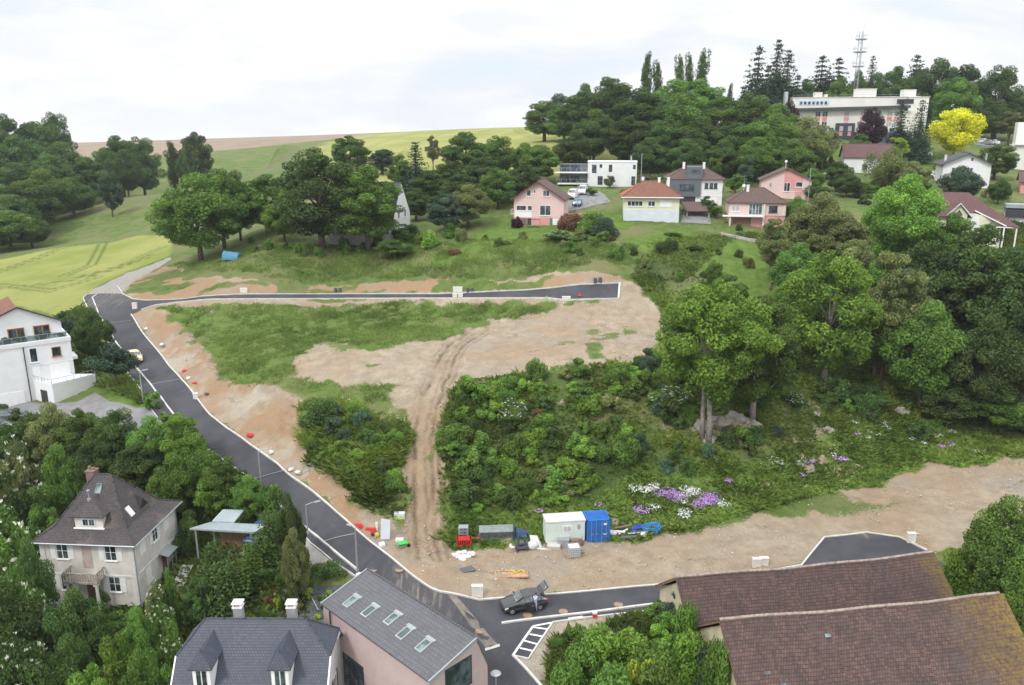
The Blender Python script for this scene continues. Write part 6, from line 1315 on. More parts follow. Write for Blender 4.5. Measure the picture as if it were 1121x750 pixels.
# ------------------------------------------------------------------ vehicles
def paint(name, col, metal=.3, rough=.28):
    return mat(name, col, rough, .03, 1, 0, metal=metal, spec=.9)
P_BLK = paint('black_car_paint', (.016,.018,.022), .0, .12); P_YEL = paint('pale_yellow_paint', (.66,.58,.36), .0, .4); P_WHT = paint('white_car_paint', (.72,.73,.74), 0, .35)
P_GRY = paint('grey_car_paint', (.10,.11,.12)); P_SIL = paint('silver_car_paint', (.42,.44,.46), .6); P_BLU = paint('blue_car_paint', (.06,.12,.25)); P_LBL = paint('pale_blue_car_paint', (.22,.32,.42))
M_TYRE = mat('tyre_rubber', (.02,.02,.02), .85, .2, 4, .1); M_RIM = mat('alloy_rim', (.45,.46,.47), .3, .05, 3, 0, metal=.8); M_CGL = glass('car_glass', (.075,.095,.10), .04)  # car glass: base colour lightened to paint in the reflected sky
M_LAMP = mat('headlamp_glass', (.70,.72,.74), .1, .03, 3, 0, spec=.7); M_TAIL = mat('tail_lamp', (.45,.015,.015), .2, .1, 3, 0)
CARS = {'hatch': (4.1, .31, [(-2.05,.34,.52,.60,.58,.42),(-1.95,.22,.66,.74,.78,.62),(-1.3,.20,.80,.90,.86,.70),(-.85,.20,.90,.99,.88,.72),(-.10,.20,.94,1.42,.89,.62),(.65,.20,.96,1.50,.89,.63),(1.40,.20,.98,1.44,.87,.60),(1.92,.24,.92,1.02,.82,.62),(2.05,.34,.62,.70,.74,.58)], (3, 4, 6, 7)),
 'van': (4.9, .34, [(-2.45,.36,.70,.80,.72,.50),(-2.35,.24,.92,1.02,.88,.66),(-1.95,.22,1.10,1.20,.93,.74),(-1.75,.22,1.12,1.25,.94,.74),(-1.10,.22,1.15,1.92,.95,.74),(-.2,.22,1.15,2.0,.95,.76),(1.6,.22,1.15,2.0,.95,.76),(2.38,.24,1.15,1.94,.93,.74),(2.45,.34,1.1,1.7,.90,.72)], (3, 4, 7, 8))}
def vehicle(kind, name, label, cat, loc, rz, pm, group=None, tilt=0, side_glass=True, tail_open=False, scale=1.0, dx=0):
    L, wr_, S, (w0, w1, r0, r1) = CARS[kind]; t = thing(name, label, cat, loc, rz, group); t.rotation_euler = (0, tilt, rz); t.scale = (scale,)*3
    def ring(s):
        x, zb, be, ro, wb, wt = s
        h = [(0, zb), (wb*.9, zb), (wb, zb+.15), (wb, (zb+be)/2), (wb*.985, be), (wt, ro-.05), (wt*.8, ro), (0, ro+.015)]
        return [(x, y, z) for y, z in h] + [(x, -y, z) for y, z in h[-2:0:-1]]
    m = MB(); vs = []; n = 14
    for s in S: vs += ring(s)
    fs = [(i*n+k, (i+1)*n+k, (i+1)*n+(k+1) % n, i*n+(k+1) % n)[::-1] for i in range(len(S)-1) for k in range(n)] + [tuple(range(n)), tuple(range((len(S)-1)*n, len(S)*n))[::-1]]
    m._add(vs, fs); body = m.build('body', pm, t, smooth=False); b_ = body.modifiers.new('b', 'BEVEL'); b_.width = .035; b_.segments = 2
    def P(i, k, o=.012):
        x, y, z = ring(S[i])[k]; return Vector((x, y + (o if y > 0 else -o), z+o))
    g = MB()
    def lerp4(a, b, c, d, u0, u1, v0, v1):
        f = lambda u, v: (a.lerp(b, u)).lerp(d.lerp(c, u), v); return [f(u0,v0), f(u1,v0), f(u1,v1), f(u0,v1)]
    for i0, i1 in ((w0, w1), (r0, r1)):                   # windscreen and rear window
        if i0 == r0 and tail_open: continue
        a, b, c, d = P(i0, 5), P(i0, 9), P(i1, 9), P(i1, 5)
        o = Vector((-.05 if i0 == w0 else .05, 0, .075)); g.poly([q+o for q in lerp4(a, b, c, d, .04, .96, .08, .92)])
    if side_glass:
        segs = list(range(w0, r1)) if kind == 'hatch' else [w0, w0+1]
        for i in segs:
            for ka, kb, sg_ in ((4, 5, 1), (10, 9, -1)):
                a, b, c, d = P(i, ka), P(i+1, ka), P(i+1, kb), P(i, kb); q = lerp4(a, b, c, d, .06, .94, .12, .86); g.poly(q)
    g.build('window', M_CGL, t)
    ax = L*.31
    for sx_ in (-1, 1):
        for sy in (-1, 1):
            w = MB(); w.tube([(sx_*ax, sy*.70, wr_), (sx_*ax, sy*.91, wr_)], wr_, 16); wo = w.build('wheel', M_TYRE, t)
            w = MB(); w.tube([(sx_*ax, sy*.86, wr_), (sx_*ax, sy*.925, wr_)], wr_*.62, 10); w.build('rim', M_RIM, wo)
    for sy in (-1, 1):
        z = S[1][2]-.06; MB().hexa([(-L/2+.02,sy*.50,z-.08),(-L/2+.14,sy*.80,z-.08),(-L/2+.42,sy*.84,z+.02),(-L/2+.22,sy*.50,z)], [(-L/2+.06,sy*.50,z+.06),(-L/2+.16,sy*.79,z+.06),(-L/2+.46,sy*.83,z+.12),(-L/2+.26,sy*.50,z+.12)]).build('headlight', M_LAMP, t)
        zz = S[-2][2]-.05; MB().box(L/2-.18, L/2-.02, *(sorted((sy*.62, sy*.82))), zz-.16, zz+.08).build('tail_light', M_TAIL, t)
        i = w0; MB().box(S[i][0]+.15, S[i][0]+.3, *(sorted((sy*.88, sy*1.05))), S[i][2]+.02, S[i][2]+.18).build('mirror', pm, t)
    MB().box(-L/2-.015, -L/2+.1, -.45, .45, .34, .5).build('grille', M_DARK, t); MB().box(L/2-.04, L/2+.015, -.26, .26, .55, .66).build('number_plate', M_WHITE, t)
    return t
def on_road(px, py): return G(px, py)
p = G(573, 667); q0 = G(548, 671); q1 = G(600, 664); ang_ = math.atan2(q1.y-q0.y, q1.x-q0.x)
car = vehicle('hatch', 'parked_car', 'black hatchback with its tailgate and a door open, parked on the branch road', 'car', (p.x, p.y+.3, p.z+.02), ang_+R(4), P_BLK, 'parked cars', tail_open=True, scale=1.02)
tg = MB(); tg.hexa([(1.42,-.6,1.42),(2.15,-.58,1.98),(2.15,.58,1.98),(1.42,.6,1.42)], [(1.40,-.6,1.47),(2.13,-.58,2.04),(2.13,.58,2.04),(1.40,.6,1.47)]); tgo = tg.build('tailgate', P_BLK, car)
MB().hexa([(1.5,-.5,1.53),(2.0,-.5,1.94),(2.0,.5,1.94),(1.5,.5,1.53)], [(1.5,-.5,1.54),(2.0,-.5,1.95),(2.0,.5,1.95),(1.5,.5,1.54)]).build('window', M_CGL, tgo)
dr_ = MB(); dr_.hexa([(-.05,-.9,.3),(.45,-1.65,.3),(.5,-1.62,.3),(.0,-.87,.3)], [(-.05,-.88,.95),(.45,-1.6,.95),(.5,-1.58,.95),(.0,-.85,.95)]); do_ = dr_.build('door', P_BLK, car)
MB().box(1.2,1.98,-.6,.6,.75,.95).build('boot_load', mat('boot_fabric', (.10,.11,.14), .9), car)
p = G(145.5, 395); q0 = G(139, 380); q1 = G(151, 397); vehicle('van', 'parked_van', 'small pale yellow van on the left side of the sloping road', 'van', (p.x+.5, p.y-.2, p.z-.02), math.atan2(q0.y-q1.y, q0.x-q1.x), P_YEL, None, tilt=R(7), scale=.82)
def car_at(px, D, rz, pm, label, kind='hatch', dz=0, group='parked cars', name='parked_car', sc=1.0, cat='car'):
    x = (px-CX)/F*(D*cP+(HC-h1((px-CX)/F*D, D))*sP); return vehicle(kind, name, label, cat, (x, D, h1(x, D)+dz), rz, pm, group, scale=sc)
p = G(10, 461); vehicle('hatch', 'parked_car', 'dark grey hatchback parked below the garage doors of the white terraced house', 'car', (p.x, p.y, p.z+.03), R(196), P_GRY, 'parked cars', scale=1.05)
p = G(-2, 470); vehicle('hatch', 'parked_car', 'silver car cut by the left edge beside the dark grey hatchback', 'car', (p.x, p.y, p.z+.03), R(190), P_SIL, 'parked cars')
car_at(638, 189, R(80), P_WHT, 'white van with its front to the viewer, right one on the hillside driveway', 'van', name='parked_van', cat='van', group='vehicles on the hillside driveway')
car_at(627, 184, R(76), P_WHT, 'white van left of the other one, partly behind the pink gabled house', 'van', name='parked_van', cat='van', group='vehicles on the hillside driveway')
car_at(632, 177, R(80), P_LBL, 'pale blue car in front of the white vans by the pink gabled house', group='vehicles on the hillside driveway')
p = lvl(284, 594, -.8); vehicle('hatch', 'parked_car', 'dark blue car standing under the carport roof', 'car', (p.x, p.y, h1(p.x, p.y)+.05), R(80), P_BLU, 'parked cars')
car_at(479, 176, R(20), P_BLU, 'blue car on the lawn right of the old villa, half behind bushes')
for px, D, pm, lb in [(1067,270,P_WHT,'white car, leftmost of those on the hilltop parking'), (1074,268,P_WHT,'white car, second from the left on the hilltop parking'), (1080,266,P_SIL,'silver car, second from the right on the hilltop parking'), (1086,268,P_WHT,'white car, rightmost on the hilltop parking'),
 (999,218,P_SIL,'silver car, leftmost behind the white gabled house'), (1008,217,P_WHT,'white car, middle one beside the white gabled house'), (1017,216,P_WHT,'white car nearest to the white gabled house wall'), (901,214,P_WHT,'white car beside the maroon roofed house, between bushes'), (1012,246,P_WHT,'white car under the two dark firs')]:
    car_at(px, D, R(-60), pm, lb, dz=.1)
car_at(1090, 150, R(-10), P_SIL, 'silver car in front of the porch of the plum roofed villa')

# ------------------------------------------------------------------ person by the car
def person(loc, rz, label):
    me = bpy.data.meshes.new('person'); J = {'pel': (0,0,.95,.135), 'sp': (0,.02,1.15,.125), 'ch': (0,-.06,1.36,.15), 'nk': (0,-.12,1.50,.055), 'hd': (0,-.16,1.60,.085), 'ht': (0,-.17,1.70,.095)}
    for s, sd_ in ((1,'r'), (-1,'l')):
        J.update({'hp'+sd_: (s*.10,0,.88,.10), 'kn'+sd_: (s*.12,-.04*(1 if s > 0 else -2),.50,.07), 'an'+sd_: (s*.13,.04,.09,.045), 'to'+sd_: (s*.14,-.14,.04,.038),
                  'sh'+sd_: (s*.19,-.07,1.40,.065), 'el'+sd_: (s*.26,-.22,1.16,.048), 'wr'+sd_: (s*.20,-.45,1.12,.036), 'ha'+sd_: (s*.19,-.53,1.12,.04)})
    ks = list(J); E = [('pel','sp'),('sp','ch'),('ch','nk'),('nk','hd'),('hd','ht')]
    for sd_ in 'rl': E += [('pel','hp'+sd_),('hp'+sd_,'kn'+sd_),('kn'+sd_,'an'+sd_),('an'+sd_,'to'+sd_),('ch','sh'+sd_),('sh'+sd_,'el'+sd_),('el'+sd_,'wr'+sd_),('wr'+sd_,'ha'+sd_)]
    me.from_pydata([J[k][:3] for k in ks], [(ks.index(a), ks.index(b)) for a, b in E], []); o = bpy.data.objects.new('person', me); COL.objects.link(o)
    m = o.modifiers.new('s', 'SKIN'); sv = me.skin_vertices[0].data
    for i, k in enumerate(ks): sv[i].radius = (J[k][3], J[k][3]); sv[i].use_root = (k == 'pel')
    o.modifiers.new('ss', 'SUBSURF').levels = 2
    m_, nt, ns, lk, bs = _mat('clothed_figure'); sx = ns.new('ShaderNodeSeparateXYZ'); tc_ = ns.new('ShaderNodeTexCoord').outputs['Object']; lk.new(tc_, sx.inputs[0])
    pat = mixc(nt, ramp(nt, noise(nt, tc_, 14, 2), .45, .55), (.60,.62,.68), (.12,.16,.30)); c = mixc(nt, mth(nt, 'GREATER_THAN', sx.outputs[2], .93), (.30,.33,.42), pat)
    c = mixc(nt, mth(nt, 'GREATER_THAN', sx.outputs[2], 1.50), c, (.45,.28,.20)); c = mixc(nt, mth(nt, 'LESS_THAN', sx.outputs[2], .1), c, (.65,.65,.65)); c = mixc(nt, mth(nt, 'LESS_THAN', sx.outputs[1], -.47), c, (.45,.28,.20))
    lk.new(c, bs.inputs['Base Color']); me.materials.append(m_); o.location = loc; o.rotation_euler = (0, 0, rz); tag(o, label, 'person')
    h_ = MB(); h_.ball((0,-.14,1.70), .105,.115,.10, 12, 8); h_.build('hair', mat('brown_hair', (.05,.03,.02), .8), o, smooth=True)
    f_ = MB(); f_.ball((0,-.265,1.66), .018,.03,.025, 6, 4).ball((.035,-.252,1.69), .012,.01,.01, 6, 4).ball((-.035,-.252,1.69), .012,.01,.01, 6, 4); f_.build('face', mat('face_skin', (.45,.27,.2), .6), o)
p = G(586, 669); person((p.x, p.y, p.z), R(165), 'person in blue and white clothes standing at the open door of the black hatchback')

# ------------------------------------------------------------------ site cabin, container and the things stored around them
M_CAB = mat('pale_mint_sheet', (.58,.66,.62), .6, .05, 1, .03, dirt=(.50,.55,.50)); M_CABR = mat('dusty_white_roof', (.52,.52,.50), .8, .1, 1, .1, dirt=(.36,.36,.34)); M_CBL = mat('blue_container_paint', (.02,.14,.46), .45, .10, 1.2, .05, dirt=(.03,.10,.30))
a = G(597.5, 597.5); b2_ = G(640, 593.5); zc = max(a.z, b2_.z); rzc = math.atan2(b2_.y-a.y, b2_.x-a.x); ln = (Vector(b2_[:2])-Vector(a[:2])).length
t = thing('site_cabin', 'pale mint green site cabin with a small barred window next to the blue container', 'site cabin', (a.x, a.y, zc), rzc)
MB().box(0,ln,0,1.8,.15,2.45).build('body', M_CAB, t, bevel=.02)
MB().box(-.06,ln+.06,-.06,1.86,2.45,2.6).build('roof', M_CABR, t); rp_ = MB()
for x in np.linspace(.25, ln-.25, 16): rp_.box(x-.012, x+.012, -.015, 0, .2, 2.42)
rp_.build('panel_seams', mat('mint_seam', (.45,.52,.49), .6), t)
wf = MB().box(ln*.43,ln*.43+.9,-.04,0,1.35,2.05).build('window', M_WHITE, t); MB().box(ln*.43+.07,ln*.43+.42,-.06,-.04,1.42,1.98).box(ln*.43+.48,ln*.43+.83,-.06,-.04,1.42,1.98).build('pane', M_CURT, wf)
MB().box(ln*.80,ln*.80+.3,-.05,0,1.6,2.1).build('vent', M_ZINC, t)
for x in (.3, ln/2, ln-.3): MB().box(x-.15,x+.15,.1,.4,-.3,.15).box(x-.15,x+.15,1.4,1.7,-.3,.15).build('foot_block', M_CONC, t)
a3 = G(642.5, 594.5); b3 = G(665, 592); rz_ = rzc+R(1); w_ = 2.45
t = thing('shipping_container', 'bright blue steel storage container with closed double doors right of the mint cabin', 'container', (a3.x, a3.y, zc-.05), rz_)
cb = MB(); n_ = 14; Lc = 2.4
prof = []
for sgn_, y0_, y1_ in ((0, .12, Lc),):
    pass
cb.box(.06,w_-.06,.1,Lc,.1,2.5); 
for i in range(n_): y = .25+i*(Lc-.4)/n_; cb.box(0,.06,y,y+.08,.2,2.4).box(w_-.06,w_,y,y+.08,.2,2.4)
for i in range(n_): y = .25+i*(Lc-.4)/n_; cb.box(.1,w_-.1,y,y+.08,2.5,2.53)
cb.build('body', M_CBL, t); fr = MB()
for x in (0, w_-.12): fr.box(x,x+.12,0,.14,0,2.6).box(x,x+.12,Lc-.1,Lc+.02,0,2.6)
fr.box(0,w_,0,.14,2.45,2.6).box(0,w_,0,.14,0,.12).box(0,.1,0,Lc,2.5,2.6).box(w_-.1,w_,0,Lc,2.5,2.6); fr.build('frame', M_CBL, t)
for x0_, s in ((.13, 0), (w_/2+.01, 1)):
    d_ = MB(); d_.box(x0_,x0_+w_/2-.14,.02,.08,.14,2.43)
    for i in range(5): xx = x0_+.1+i*.2; d_.box(xx,xx+.08,.0,.02,.25,2.3)
    do2 = d_.build('door', M_CBL, t); br_ = MB()
    for f in (.3,.75): xx = x0_+(w_/2-.14)*f; br_.tube([(xx,-.04,.1),(xx,-.04,2.5)], .025, 5).box(xx-.02,xx+.2,-.07,-.04,1.0,1.06)
    br_.build('lock_bar', M_ZINC, do2)
MB().box(w_*.72,w_*.72+.35,-.01,.0,2.0,2.2).box(w_*.72,w_*.72+.3,-.01,.0,.9,1.0).build('plate', M_WHITE, t)

def pile(name, label, cat, px, py, build, mt, rz=0, group=None, dz=0):
    p = G(px, py); m = MB(); build(m); o = m.build(name, mt, loc=(p.x, p.y, p.z+dz), rz=rz); return tag(o, label, cat, group)
M_GREYM = mat('galvanised_mesh', (.20,.23,.23), .6, .2, 3, .2); M_BAG = mat('white_sack', (.60,.60,.60), .8, .12, 4, .3, dirt=(.42,.40,.38)); M_BLUEP = mat('blue_pipe', (.02,.20,.52), .4, .1, 3, 0); M_PIPE = mat('dark_grey_pipe', (.09,.10,.115), .6, .15, 3, 0); M_PLY = mat('plywood', (.38,.24,.14), .85, .25, 2.5, .2, dirt=(.45,.36,.27)); M_YELP = mat('yellow_plastic', (.62,.48,.03), .5, .1, 3, 0); M_GRNP = mat('green_plastic', (.04,.42,.06), .4, .1, 3, 0); M_BOARD = mat('pale_board', (.56,.60,.66), .6, .05, 1, 0)
def stack_fence(m):
    for i in range(12):
        y = i*.14; m.box(-1.9,1.9,y,y+.03,1.05-.0*i,1.1).box(-1.9,1.9,y,y+.03,.1,.15).box(-1.9,-1.86,y,y+.03,.1,1.1).box(1.86,1.9,y,y+.03,.1,1.1)
        for k in range(18): x = -1.8+k*.21; m.box(x,x+.03,y+.005,y+.025,.12,1.08)
        for k in range(5): m.box(-1.88,1.88,y+.005,y+.025,.25+k*.17,.265+k*.17)
    m.box(-1.85,1.85,.02,1.6,.3,.34).box(-1.85,1.85,.02,1.6,1.08,1.12)
pile('fence_panel_stack', 'stack of grey site fence panels standing left of the mint cabin', 'fence panels', 544, 593, stack_fence, M_GREYM, R(4))
rnd = random.Random(4)
def barriers(m):
    for i in range(6):
        y = i*.13; m.box(-.75+rnd.uniform(-.1,.1),.75,y,y+.05,.85,1.0).box(-.75,.75,y,y+.05,.15,.3).box(-.75,-.62,y,y+.05,0,1.0).box(.62,.75,y,y+.05,0,1.0)
        for k in range(5): m.box(-.5+k*.22,-.42+k*.22,y,y+.05,.3,.85)
pile('barrier_stack', 'red plastic site barriers stacked behind the heap of white sacks', 'barriers', 508, 600, barriers, M_RED, R(3))
pile('metal_crate', 'grey wire crate standing behind the red barriers', 'crate', 507.5, 590, lambda m: [m.box(-.5,.5,-.4,.4,z,z+.06) for z in (0,.35,.7,1.05,1.4)] + [m.box(x-.03,x+.03,y-.03,y+.03,0,1.45) for x in (-.5,0,.5) for y in (-.4,.4)], M_ZINC)
for i, (dx, dy) in enumerate([(-.9,-.2),(-.5,.2),(0,.35),(.5,.1),(.9,0),(-.5,-.5),(0,-.4),(.4,-.6),(0,0),(-.2,-1.0),(.1,-1.3)]):
    p = G(508, 608); m = MB(); m.ball((0,0,.16), .38,.27,.19, 9, 6, .12); o = m.build('sack', M_BAG, loc=(p.x+dx, p.y+dy, p.z+(.22 if i == 8 else 0)), rz=rnd.uniform(0,3)); tag(o, 'white sack in the heap in front of the red barriers', 'sack', 'white sacks in the heap')
pile('red_tube', 'short red tube lying left of the grey fence panels', 'tube', 521, 592, lambda m: m.tube([(-.6,0,.2),(.6,0,.2)], .2, 10), M_RED)
def tyre(m, r=.42): m.torus((0,0,.16), r, .15, 18, 8)
pile('tyre', 'pale old tyre lying left of the rubble by the mint cabin', 'tyre', 562.5, 599, lambda m: tyre(m, .36), M_BAG)
pile('tyre', 'pale tyre lying alone in the grass edge right of the blue hoses', 'tyre', 733, 577.5, lambda m: tyre(m, .5), M_BAG)
def tarpheap(m):
    m.hexa([(-1.0,-.6,0),(.4,-.8,0),(.9,.6,0),(-.9,.9,0)], [(-.9,-.2,.9),(.2,-.3,.7),(.5,.4,.6),(-.8,.5,1.0)]); m.box(-1.2,-1.1,-.8,.8,0,1.3)
pile('folded_tarpaulin', 'dark blue tarpaulin heap with a pale strut between fence panels and cabin', 'tarpaulin', 574, 589, tarpheap, mat('navy_tarp', (.03,.06,.14), .5, .2, 3, .3))
for i, (px, py, lb, mt_) in enumerate([(571,602,'grey machine frame in front of the dark blue tarpaulin', M_PIPE), (583,601,'white sack of rubble beside the grey machine frame', M_BAG), (590,598,'pale plank bundle leaning in front of the mint cabin', M_BAG), (606,600,'flat pallet of pale slabs below the mint cabin', M_CONC), (617,597,'grey block pallet at the cabin foot', M_ZINC), (630,596,'rusty red crate at the right end of the cabin', M_BRICK)]):
    def f(m, i=i):
        if i == 0:
            m.box(-.7,.7,-.4,.4,.3,.5).box(-.6,-.5,-.4,.4,0,1.1).box(.5,.6,-.4,.4,0,.9).ball((0,0,.8), .35,.3,.3, 8, 6, .1)
        elif i == 1: m.ball((0,0,.45), .6,.5,.5, 10, 7, .12)
        elif i == 2: [m.hexa([(-.6+k*.25,-.6,0),(-.4+k*.25,-.6,0),(-.4+k*.25,.1,0),(-.6+k*.25,.1,0)], [(-1.0+k*.2,.1,1.1),(-.8+k*.2,.1,1.1),(-.8+k*.2,.2,1.1),(-1.0+k*.2,.2,1.1)]) for k in range(4)]; m.box(-.4,1.3,-.8,-.6,0,.15)
        elif i == 3: [m.box(-.7+rnd.uniform(0,.06),.7,-.5,.5,z,z+.09) for z in (0,.12,.24,.36)]
        elif i == 4: m.box(-.6,.6,-.5,.5,.12,.85).box(-.6,.6,-.5,-.4,0,.12).box(-.6,.6,.4,.5,0,.12)
        else: m.box(-.7,.7,-.4,-.34,0,.6).box(-.7,.7,.34,.4,0,.6).box(-.7,-.64,-.4,.4,0,.6).box(.64,.7,-.4,.4,0,.6).box(-.7,.7,-.4,.4,.0,.1).ball((0,0,.5), .5,.3,.2, 8, 6, .15)
    pile(['machine_frame','rubble_sack','plank_bundle','slab_pallet','block_pallet','crate'][i], lb, ['machine','sack','planks','pallet','pallet','crate'][i], px, py, f, mt_, R(rnd.uniform(-12,12)))
p = G(628, 609); t = thing('water_tank', 'white caged plastic water tank on a wooden pallet in front of the cabin', 'tank', (p.x, p.y, p.z), R(8))
MB().box(-.55,.55,-.5,.5,.15,1.2).build('tank', mat('milky_plastic', (.55,.60,.62), .4, .05, 2, 0), t, bevel=.08); cg = MB()
for z in (.2,.45,.7,.95,1.18): cg.box(-.6,.6,-.57,-.54,z,z+.04).box(-.6,.6,.54,.57,z,z+.04).box(-.6,-.57,-.57,.57,z,z+.04).box(.57,.6,-.57,.57,z,z+.04)
for x in np.linspace(-.6,.57,6): cg.box(x,x+.03,-.57,-.54,.15,1.22).box(x,x+.03,.54,.57,.15,1.22)
cg.build('cage', M_ZINC, t); MB().box(-.75,.65,-.6,.6,.09,.14).box(-.75,.65,-.6,-.5,0,.09).box(-.75,.65,-.05,.05,0,.09).box(-.75,.65,.5,.6,0,.09).build('pallet', M_PLY, t)
for k_, (px, py, lb, w2, mt_) in enumerate([(560,630,'brown wooden panel lying on the dirt above the black hatchback', 3.2, M_PLY), (512,624,'dark grey sheet lying flat on the dirt near the junction', 1.3, M_PIPE)]):
    p = G(px, py); MBx = MB()
    if k_ == 0:
        MBx.box(-1.6,1.6,-.6,.6,.05,.12).box(-1.6,1.6,-.62,-.5,.12,.22).box(-1.6,1.6,.5,.62,.12,.22).box(-1.6,-1.48,-.5,.5,.12,.22).box(1.48,1.6,-.5,.5,.12,.22)
    else: MBx.box(-.65,.65,-.5,.5,.03,.09).box(-.65,.65,-.5,-.4,.09,.12)
    o = MBx.build('wooden_panel' if k_ == 0 else 'steel_sheet', mt_, loc=p, rz=R(3 if k_ == 0 else 25)); tag(o, lb, 'panel' if k_ == 0 else 'sheet')
pile('hose', 'yellow hose lying across the brown wooden panel', 'hose', 566, 628, lambda m: m.tube([(-.8+.2*i, .25*math.sin(i*1.3), .24) for i in range(9)], .06, 6), M_YELP, dz=.02)
def coil(m, r=.75, n=3, ph=0):
    for k in range(n): m.tube([(r*(1+.12*math.sin(k*2+t_*.3))*math.cos(t_*.42), .6*r*math.sin(t_*.42)+.1*k, .2+.12*k+.25*max(0, math.sin(t_*.42+ph))) for t_ in range(16)], .06, 6, cap=False)
pile('hose_coil', 'deep blue hose coil, left one right of the blue container', 'hose', 700, 584.5, lambda m: coil(m, .8), mat('deep_blue_pipe', (.04,.08,.50), .4, .1, 3, 0))
pile('hose_coil', 'light blue hose coil, right one beside the deep blue coil', 'hose', 713, 583, lambda m: coil(m, .95, 4, 1), M_BLUEP)
for i, (px, py, a_, ln_, r_, mt_, lb) in enumerate([(691,590,5,2.4,.17,M_PIPE,'thick dark grey pipe lying at the front of the pipe heap'), (684,583,40,2.0,.1,M_BAG,'pale tube lying slantwise in the pipe heap'), (676,585,-20,1.6,.14,M_BAG,'white short tube at the left end of the pipe heap'), (688,579,-50,2.2,.07,M_PIPE,'thin grey tube standing out of the pipe heap'), (680,581,12,2.2,.1,M_BRICK,'brown tube lying in the pipe heap'), (698,588,0,2.0,.09,M_ZINC,'light grey tube at the right of the pipe heap')]):
    pile('pipe', lb, 'pipe', px, py, lambda m, ln_=ln_, r_=r_, i=i: m.tube([(-ln_/2,0,r_+.12*i*.5),(ln_/2,0,r_+.16*i*.5+.1)], r_, 10), mt_, R(a_), 'pipes in the heap right of the container')
for px, py, lb in [(671,586,'white rubble sack beside the blue container door'), (704,588,'pale stone lump under the hose coils')]: pile('rubble_sack', lb, 'sack', px, py, lambda m: m.ball((0,0,.25), .45,.35,.3, 8, 6, .2), M_BAG)
# things at the mouth of the dirt track
p = G(421.5, 590.5); t_ = MB(); t_.hexa([(-.45,-.1,0),(.45,.1,0),(.45,.22,0),(-.45,.02,0)], [(-.45,.3,2.1),(.45,.5,1.9),(.45,.56,1.9),(-.45,.36,2.1)]); o = t_.build('leaning_board', M_BOARD, loc=p, rz=R(-12)); tag(o, 'tall pale blue board standing upright on the verge by the lamp post', 'board')
pile('red_barrier', 'red plastic barrier foot on the kerb, left one near the lamp post', 'barrier', 392.5, 576, lambda m: m.hexa([(-.45,-.2,0),(.45,-.2,0),(.45,.2,0),(-.45,.2,0)], [(-.3,-.12,.25),(.3,-.12,.3),(.3,.12,.3),(-.3,.12,.25)]), M_RED, R(-30), 'red barrier feet')
pile('red_barrier', 'red plastic barrier block lying between kerb and pale blue board', 'barrier', 406, 581, lambda m: m.hexa([(-.55,-.2,0),(.55,-.2,0),(.55,.2,0),(-.55,.2,0)], [(-.5,-.12,.32),(.5,-.12,.32),(.5,.12,.32),(-.5,.12,.32)]), M_RED, R(-3), 'red barrier feet')
pile('white_post', 'short white post standing between red block and pale blue board', 'post', 412.5, 581, lambda m: m.box(-.1,.1,-.08,.08,0,.95), M_WHITE)
pile('yellow_block', 'small yellow plastic block on the verge below the red one', 'block', 412.5, 586.5, lambda m: m.box(-.2,.2,-.14,.14,0,.2).box(-.1,.1,-.1,.1,.2,.28), M_YELP)
pile('dark_bucket', 'small dark bucket on the verge left of the yellow block', 'bucket', 408, 586.5, lambda m: m.cyl(0,0,0,.3,.15,.2), M_DARK)
for px, py, lb in [(416.5,598,'white box at the kerb, left one of two'), (419.5,597,'white box at the kerb, right one of two')]: pile('white_box', lb, 'box', px, py, lambda m: m.hexa([(-.16,-.3,0),(.16,-.3,0),(.16,.3,0),(-.16,.3,0)], [(-.14,-.25,.22),(.14,-.25,.22),(.14,.25,.3),(-.14,.25,.3)]), M_BAG, R(25))
pile('white_board', 'small white square panel above the bright green tub', 'panel', 437.5, 593, lambda m: m.box(-.4,.4,-.3,.3,.05,.3), M_BOARD)
t = thing('wheelbarrow', 'bright green wheelbarrow on the verge at the track mouth', 'wheelbarrow', G(441, 600), R(20)); MB().hexa([(-.35,-.22,.35),(.35,-.22,.35),(.35,.22,.35),(-.35,.22,.35)], [(-.5,-.36,.62),(.5,-.36,.62),(.5,.36,.62),(-.5,.36,.62)]).build('tub', M_GRNP, t); MB().tube([(.45,-.2,.4),(-1.1,-.3,.55)], .025, 5).tube([(.45,.2,.4),(-1.1,.3,.55)], .025, 5).tube([(-.3,-.25,.4),(-.35,-.25,0)], .02, 5).tube([(-.3,.25,.4),(-.35,.25,0)], .02, 5).build('handle', M_ZINC, t); MB().tube([(.6,-.05,.18),(.6,.05,.18)], .18, 12).build('wheel', M_TYRE, t)
pile('timber', 'brown timber offcuts beside the green wheelbarrow', 'timber', 447, 592, lambda m: [m.box(-.6+k*.08,.6,k*.16,k*.16+.08,.03+.04*k,.1+.04*k) for k in range(4)], M_PLY, R(50))
pile('storage_box', 'white box with lime green rim on the grass above the track mouth', 'box', 437.5, 565.5, lambda m: m.box(-.55,.55,-.3,.3,0,.45), M_BOARD); pile('box_base', 'lime green tray under the white storage box', 'tray', 437.5, 567, lambda m: m.box(-.58,.58,-.36,-.3,0,.2).box(-.6,.6,.3,.36,.3,.5), mat('lime_plastic', (.35,.55,.08), .5))
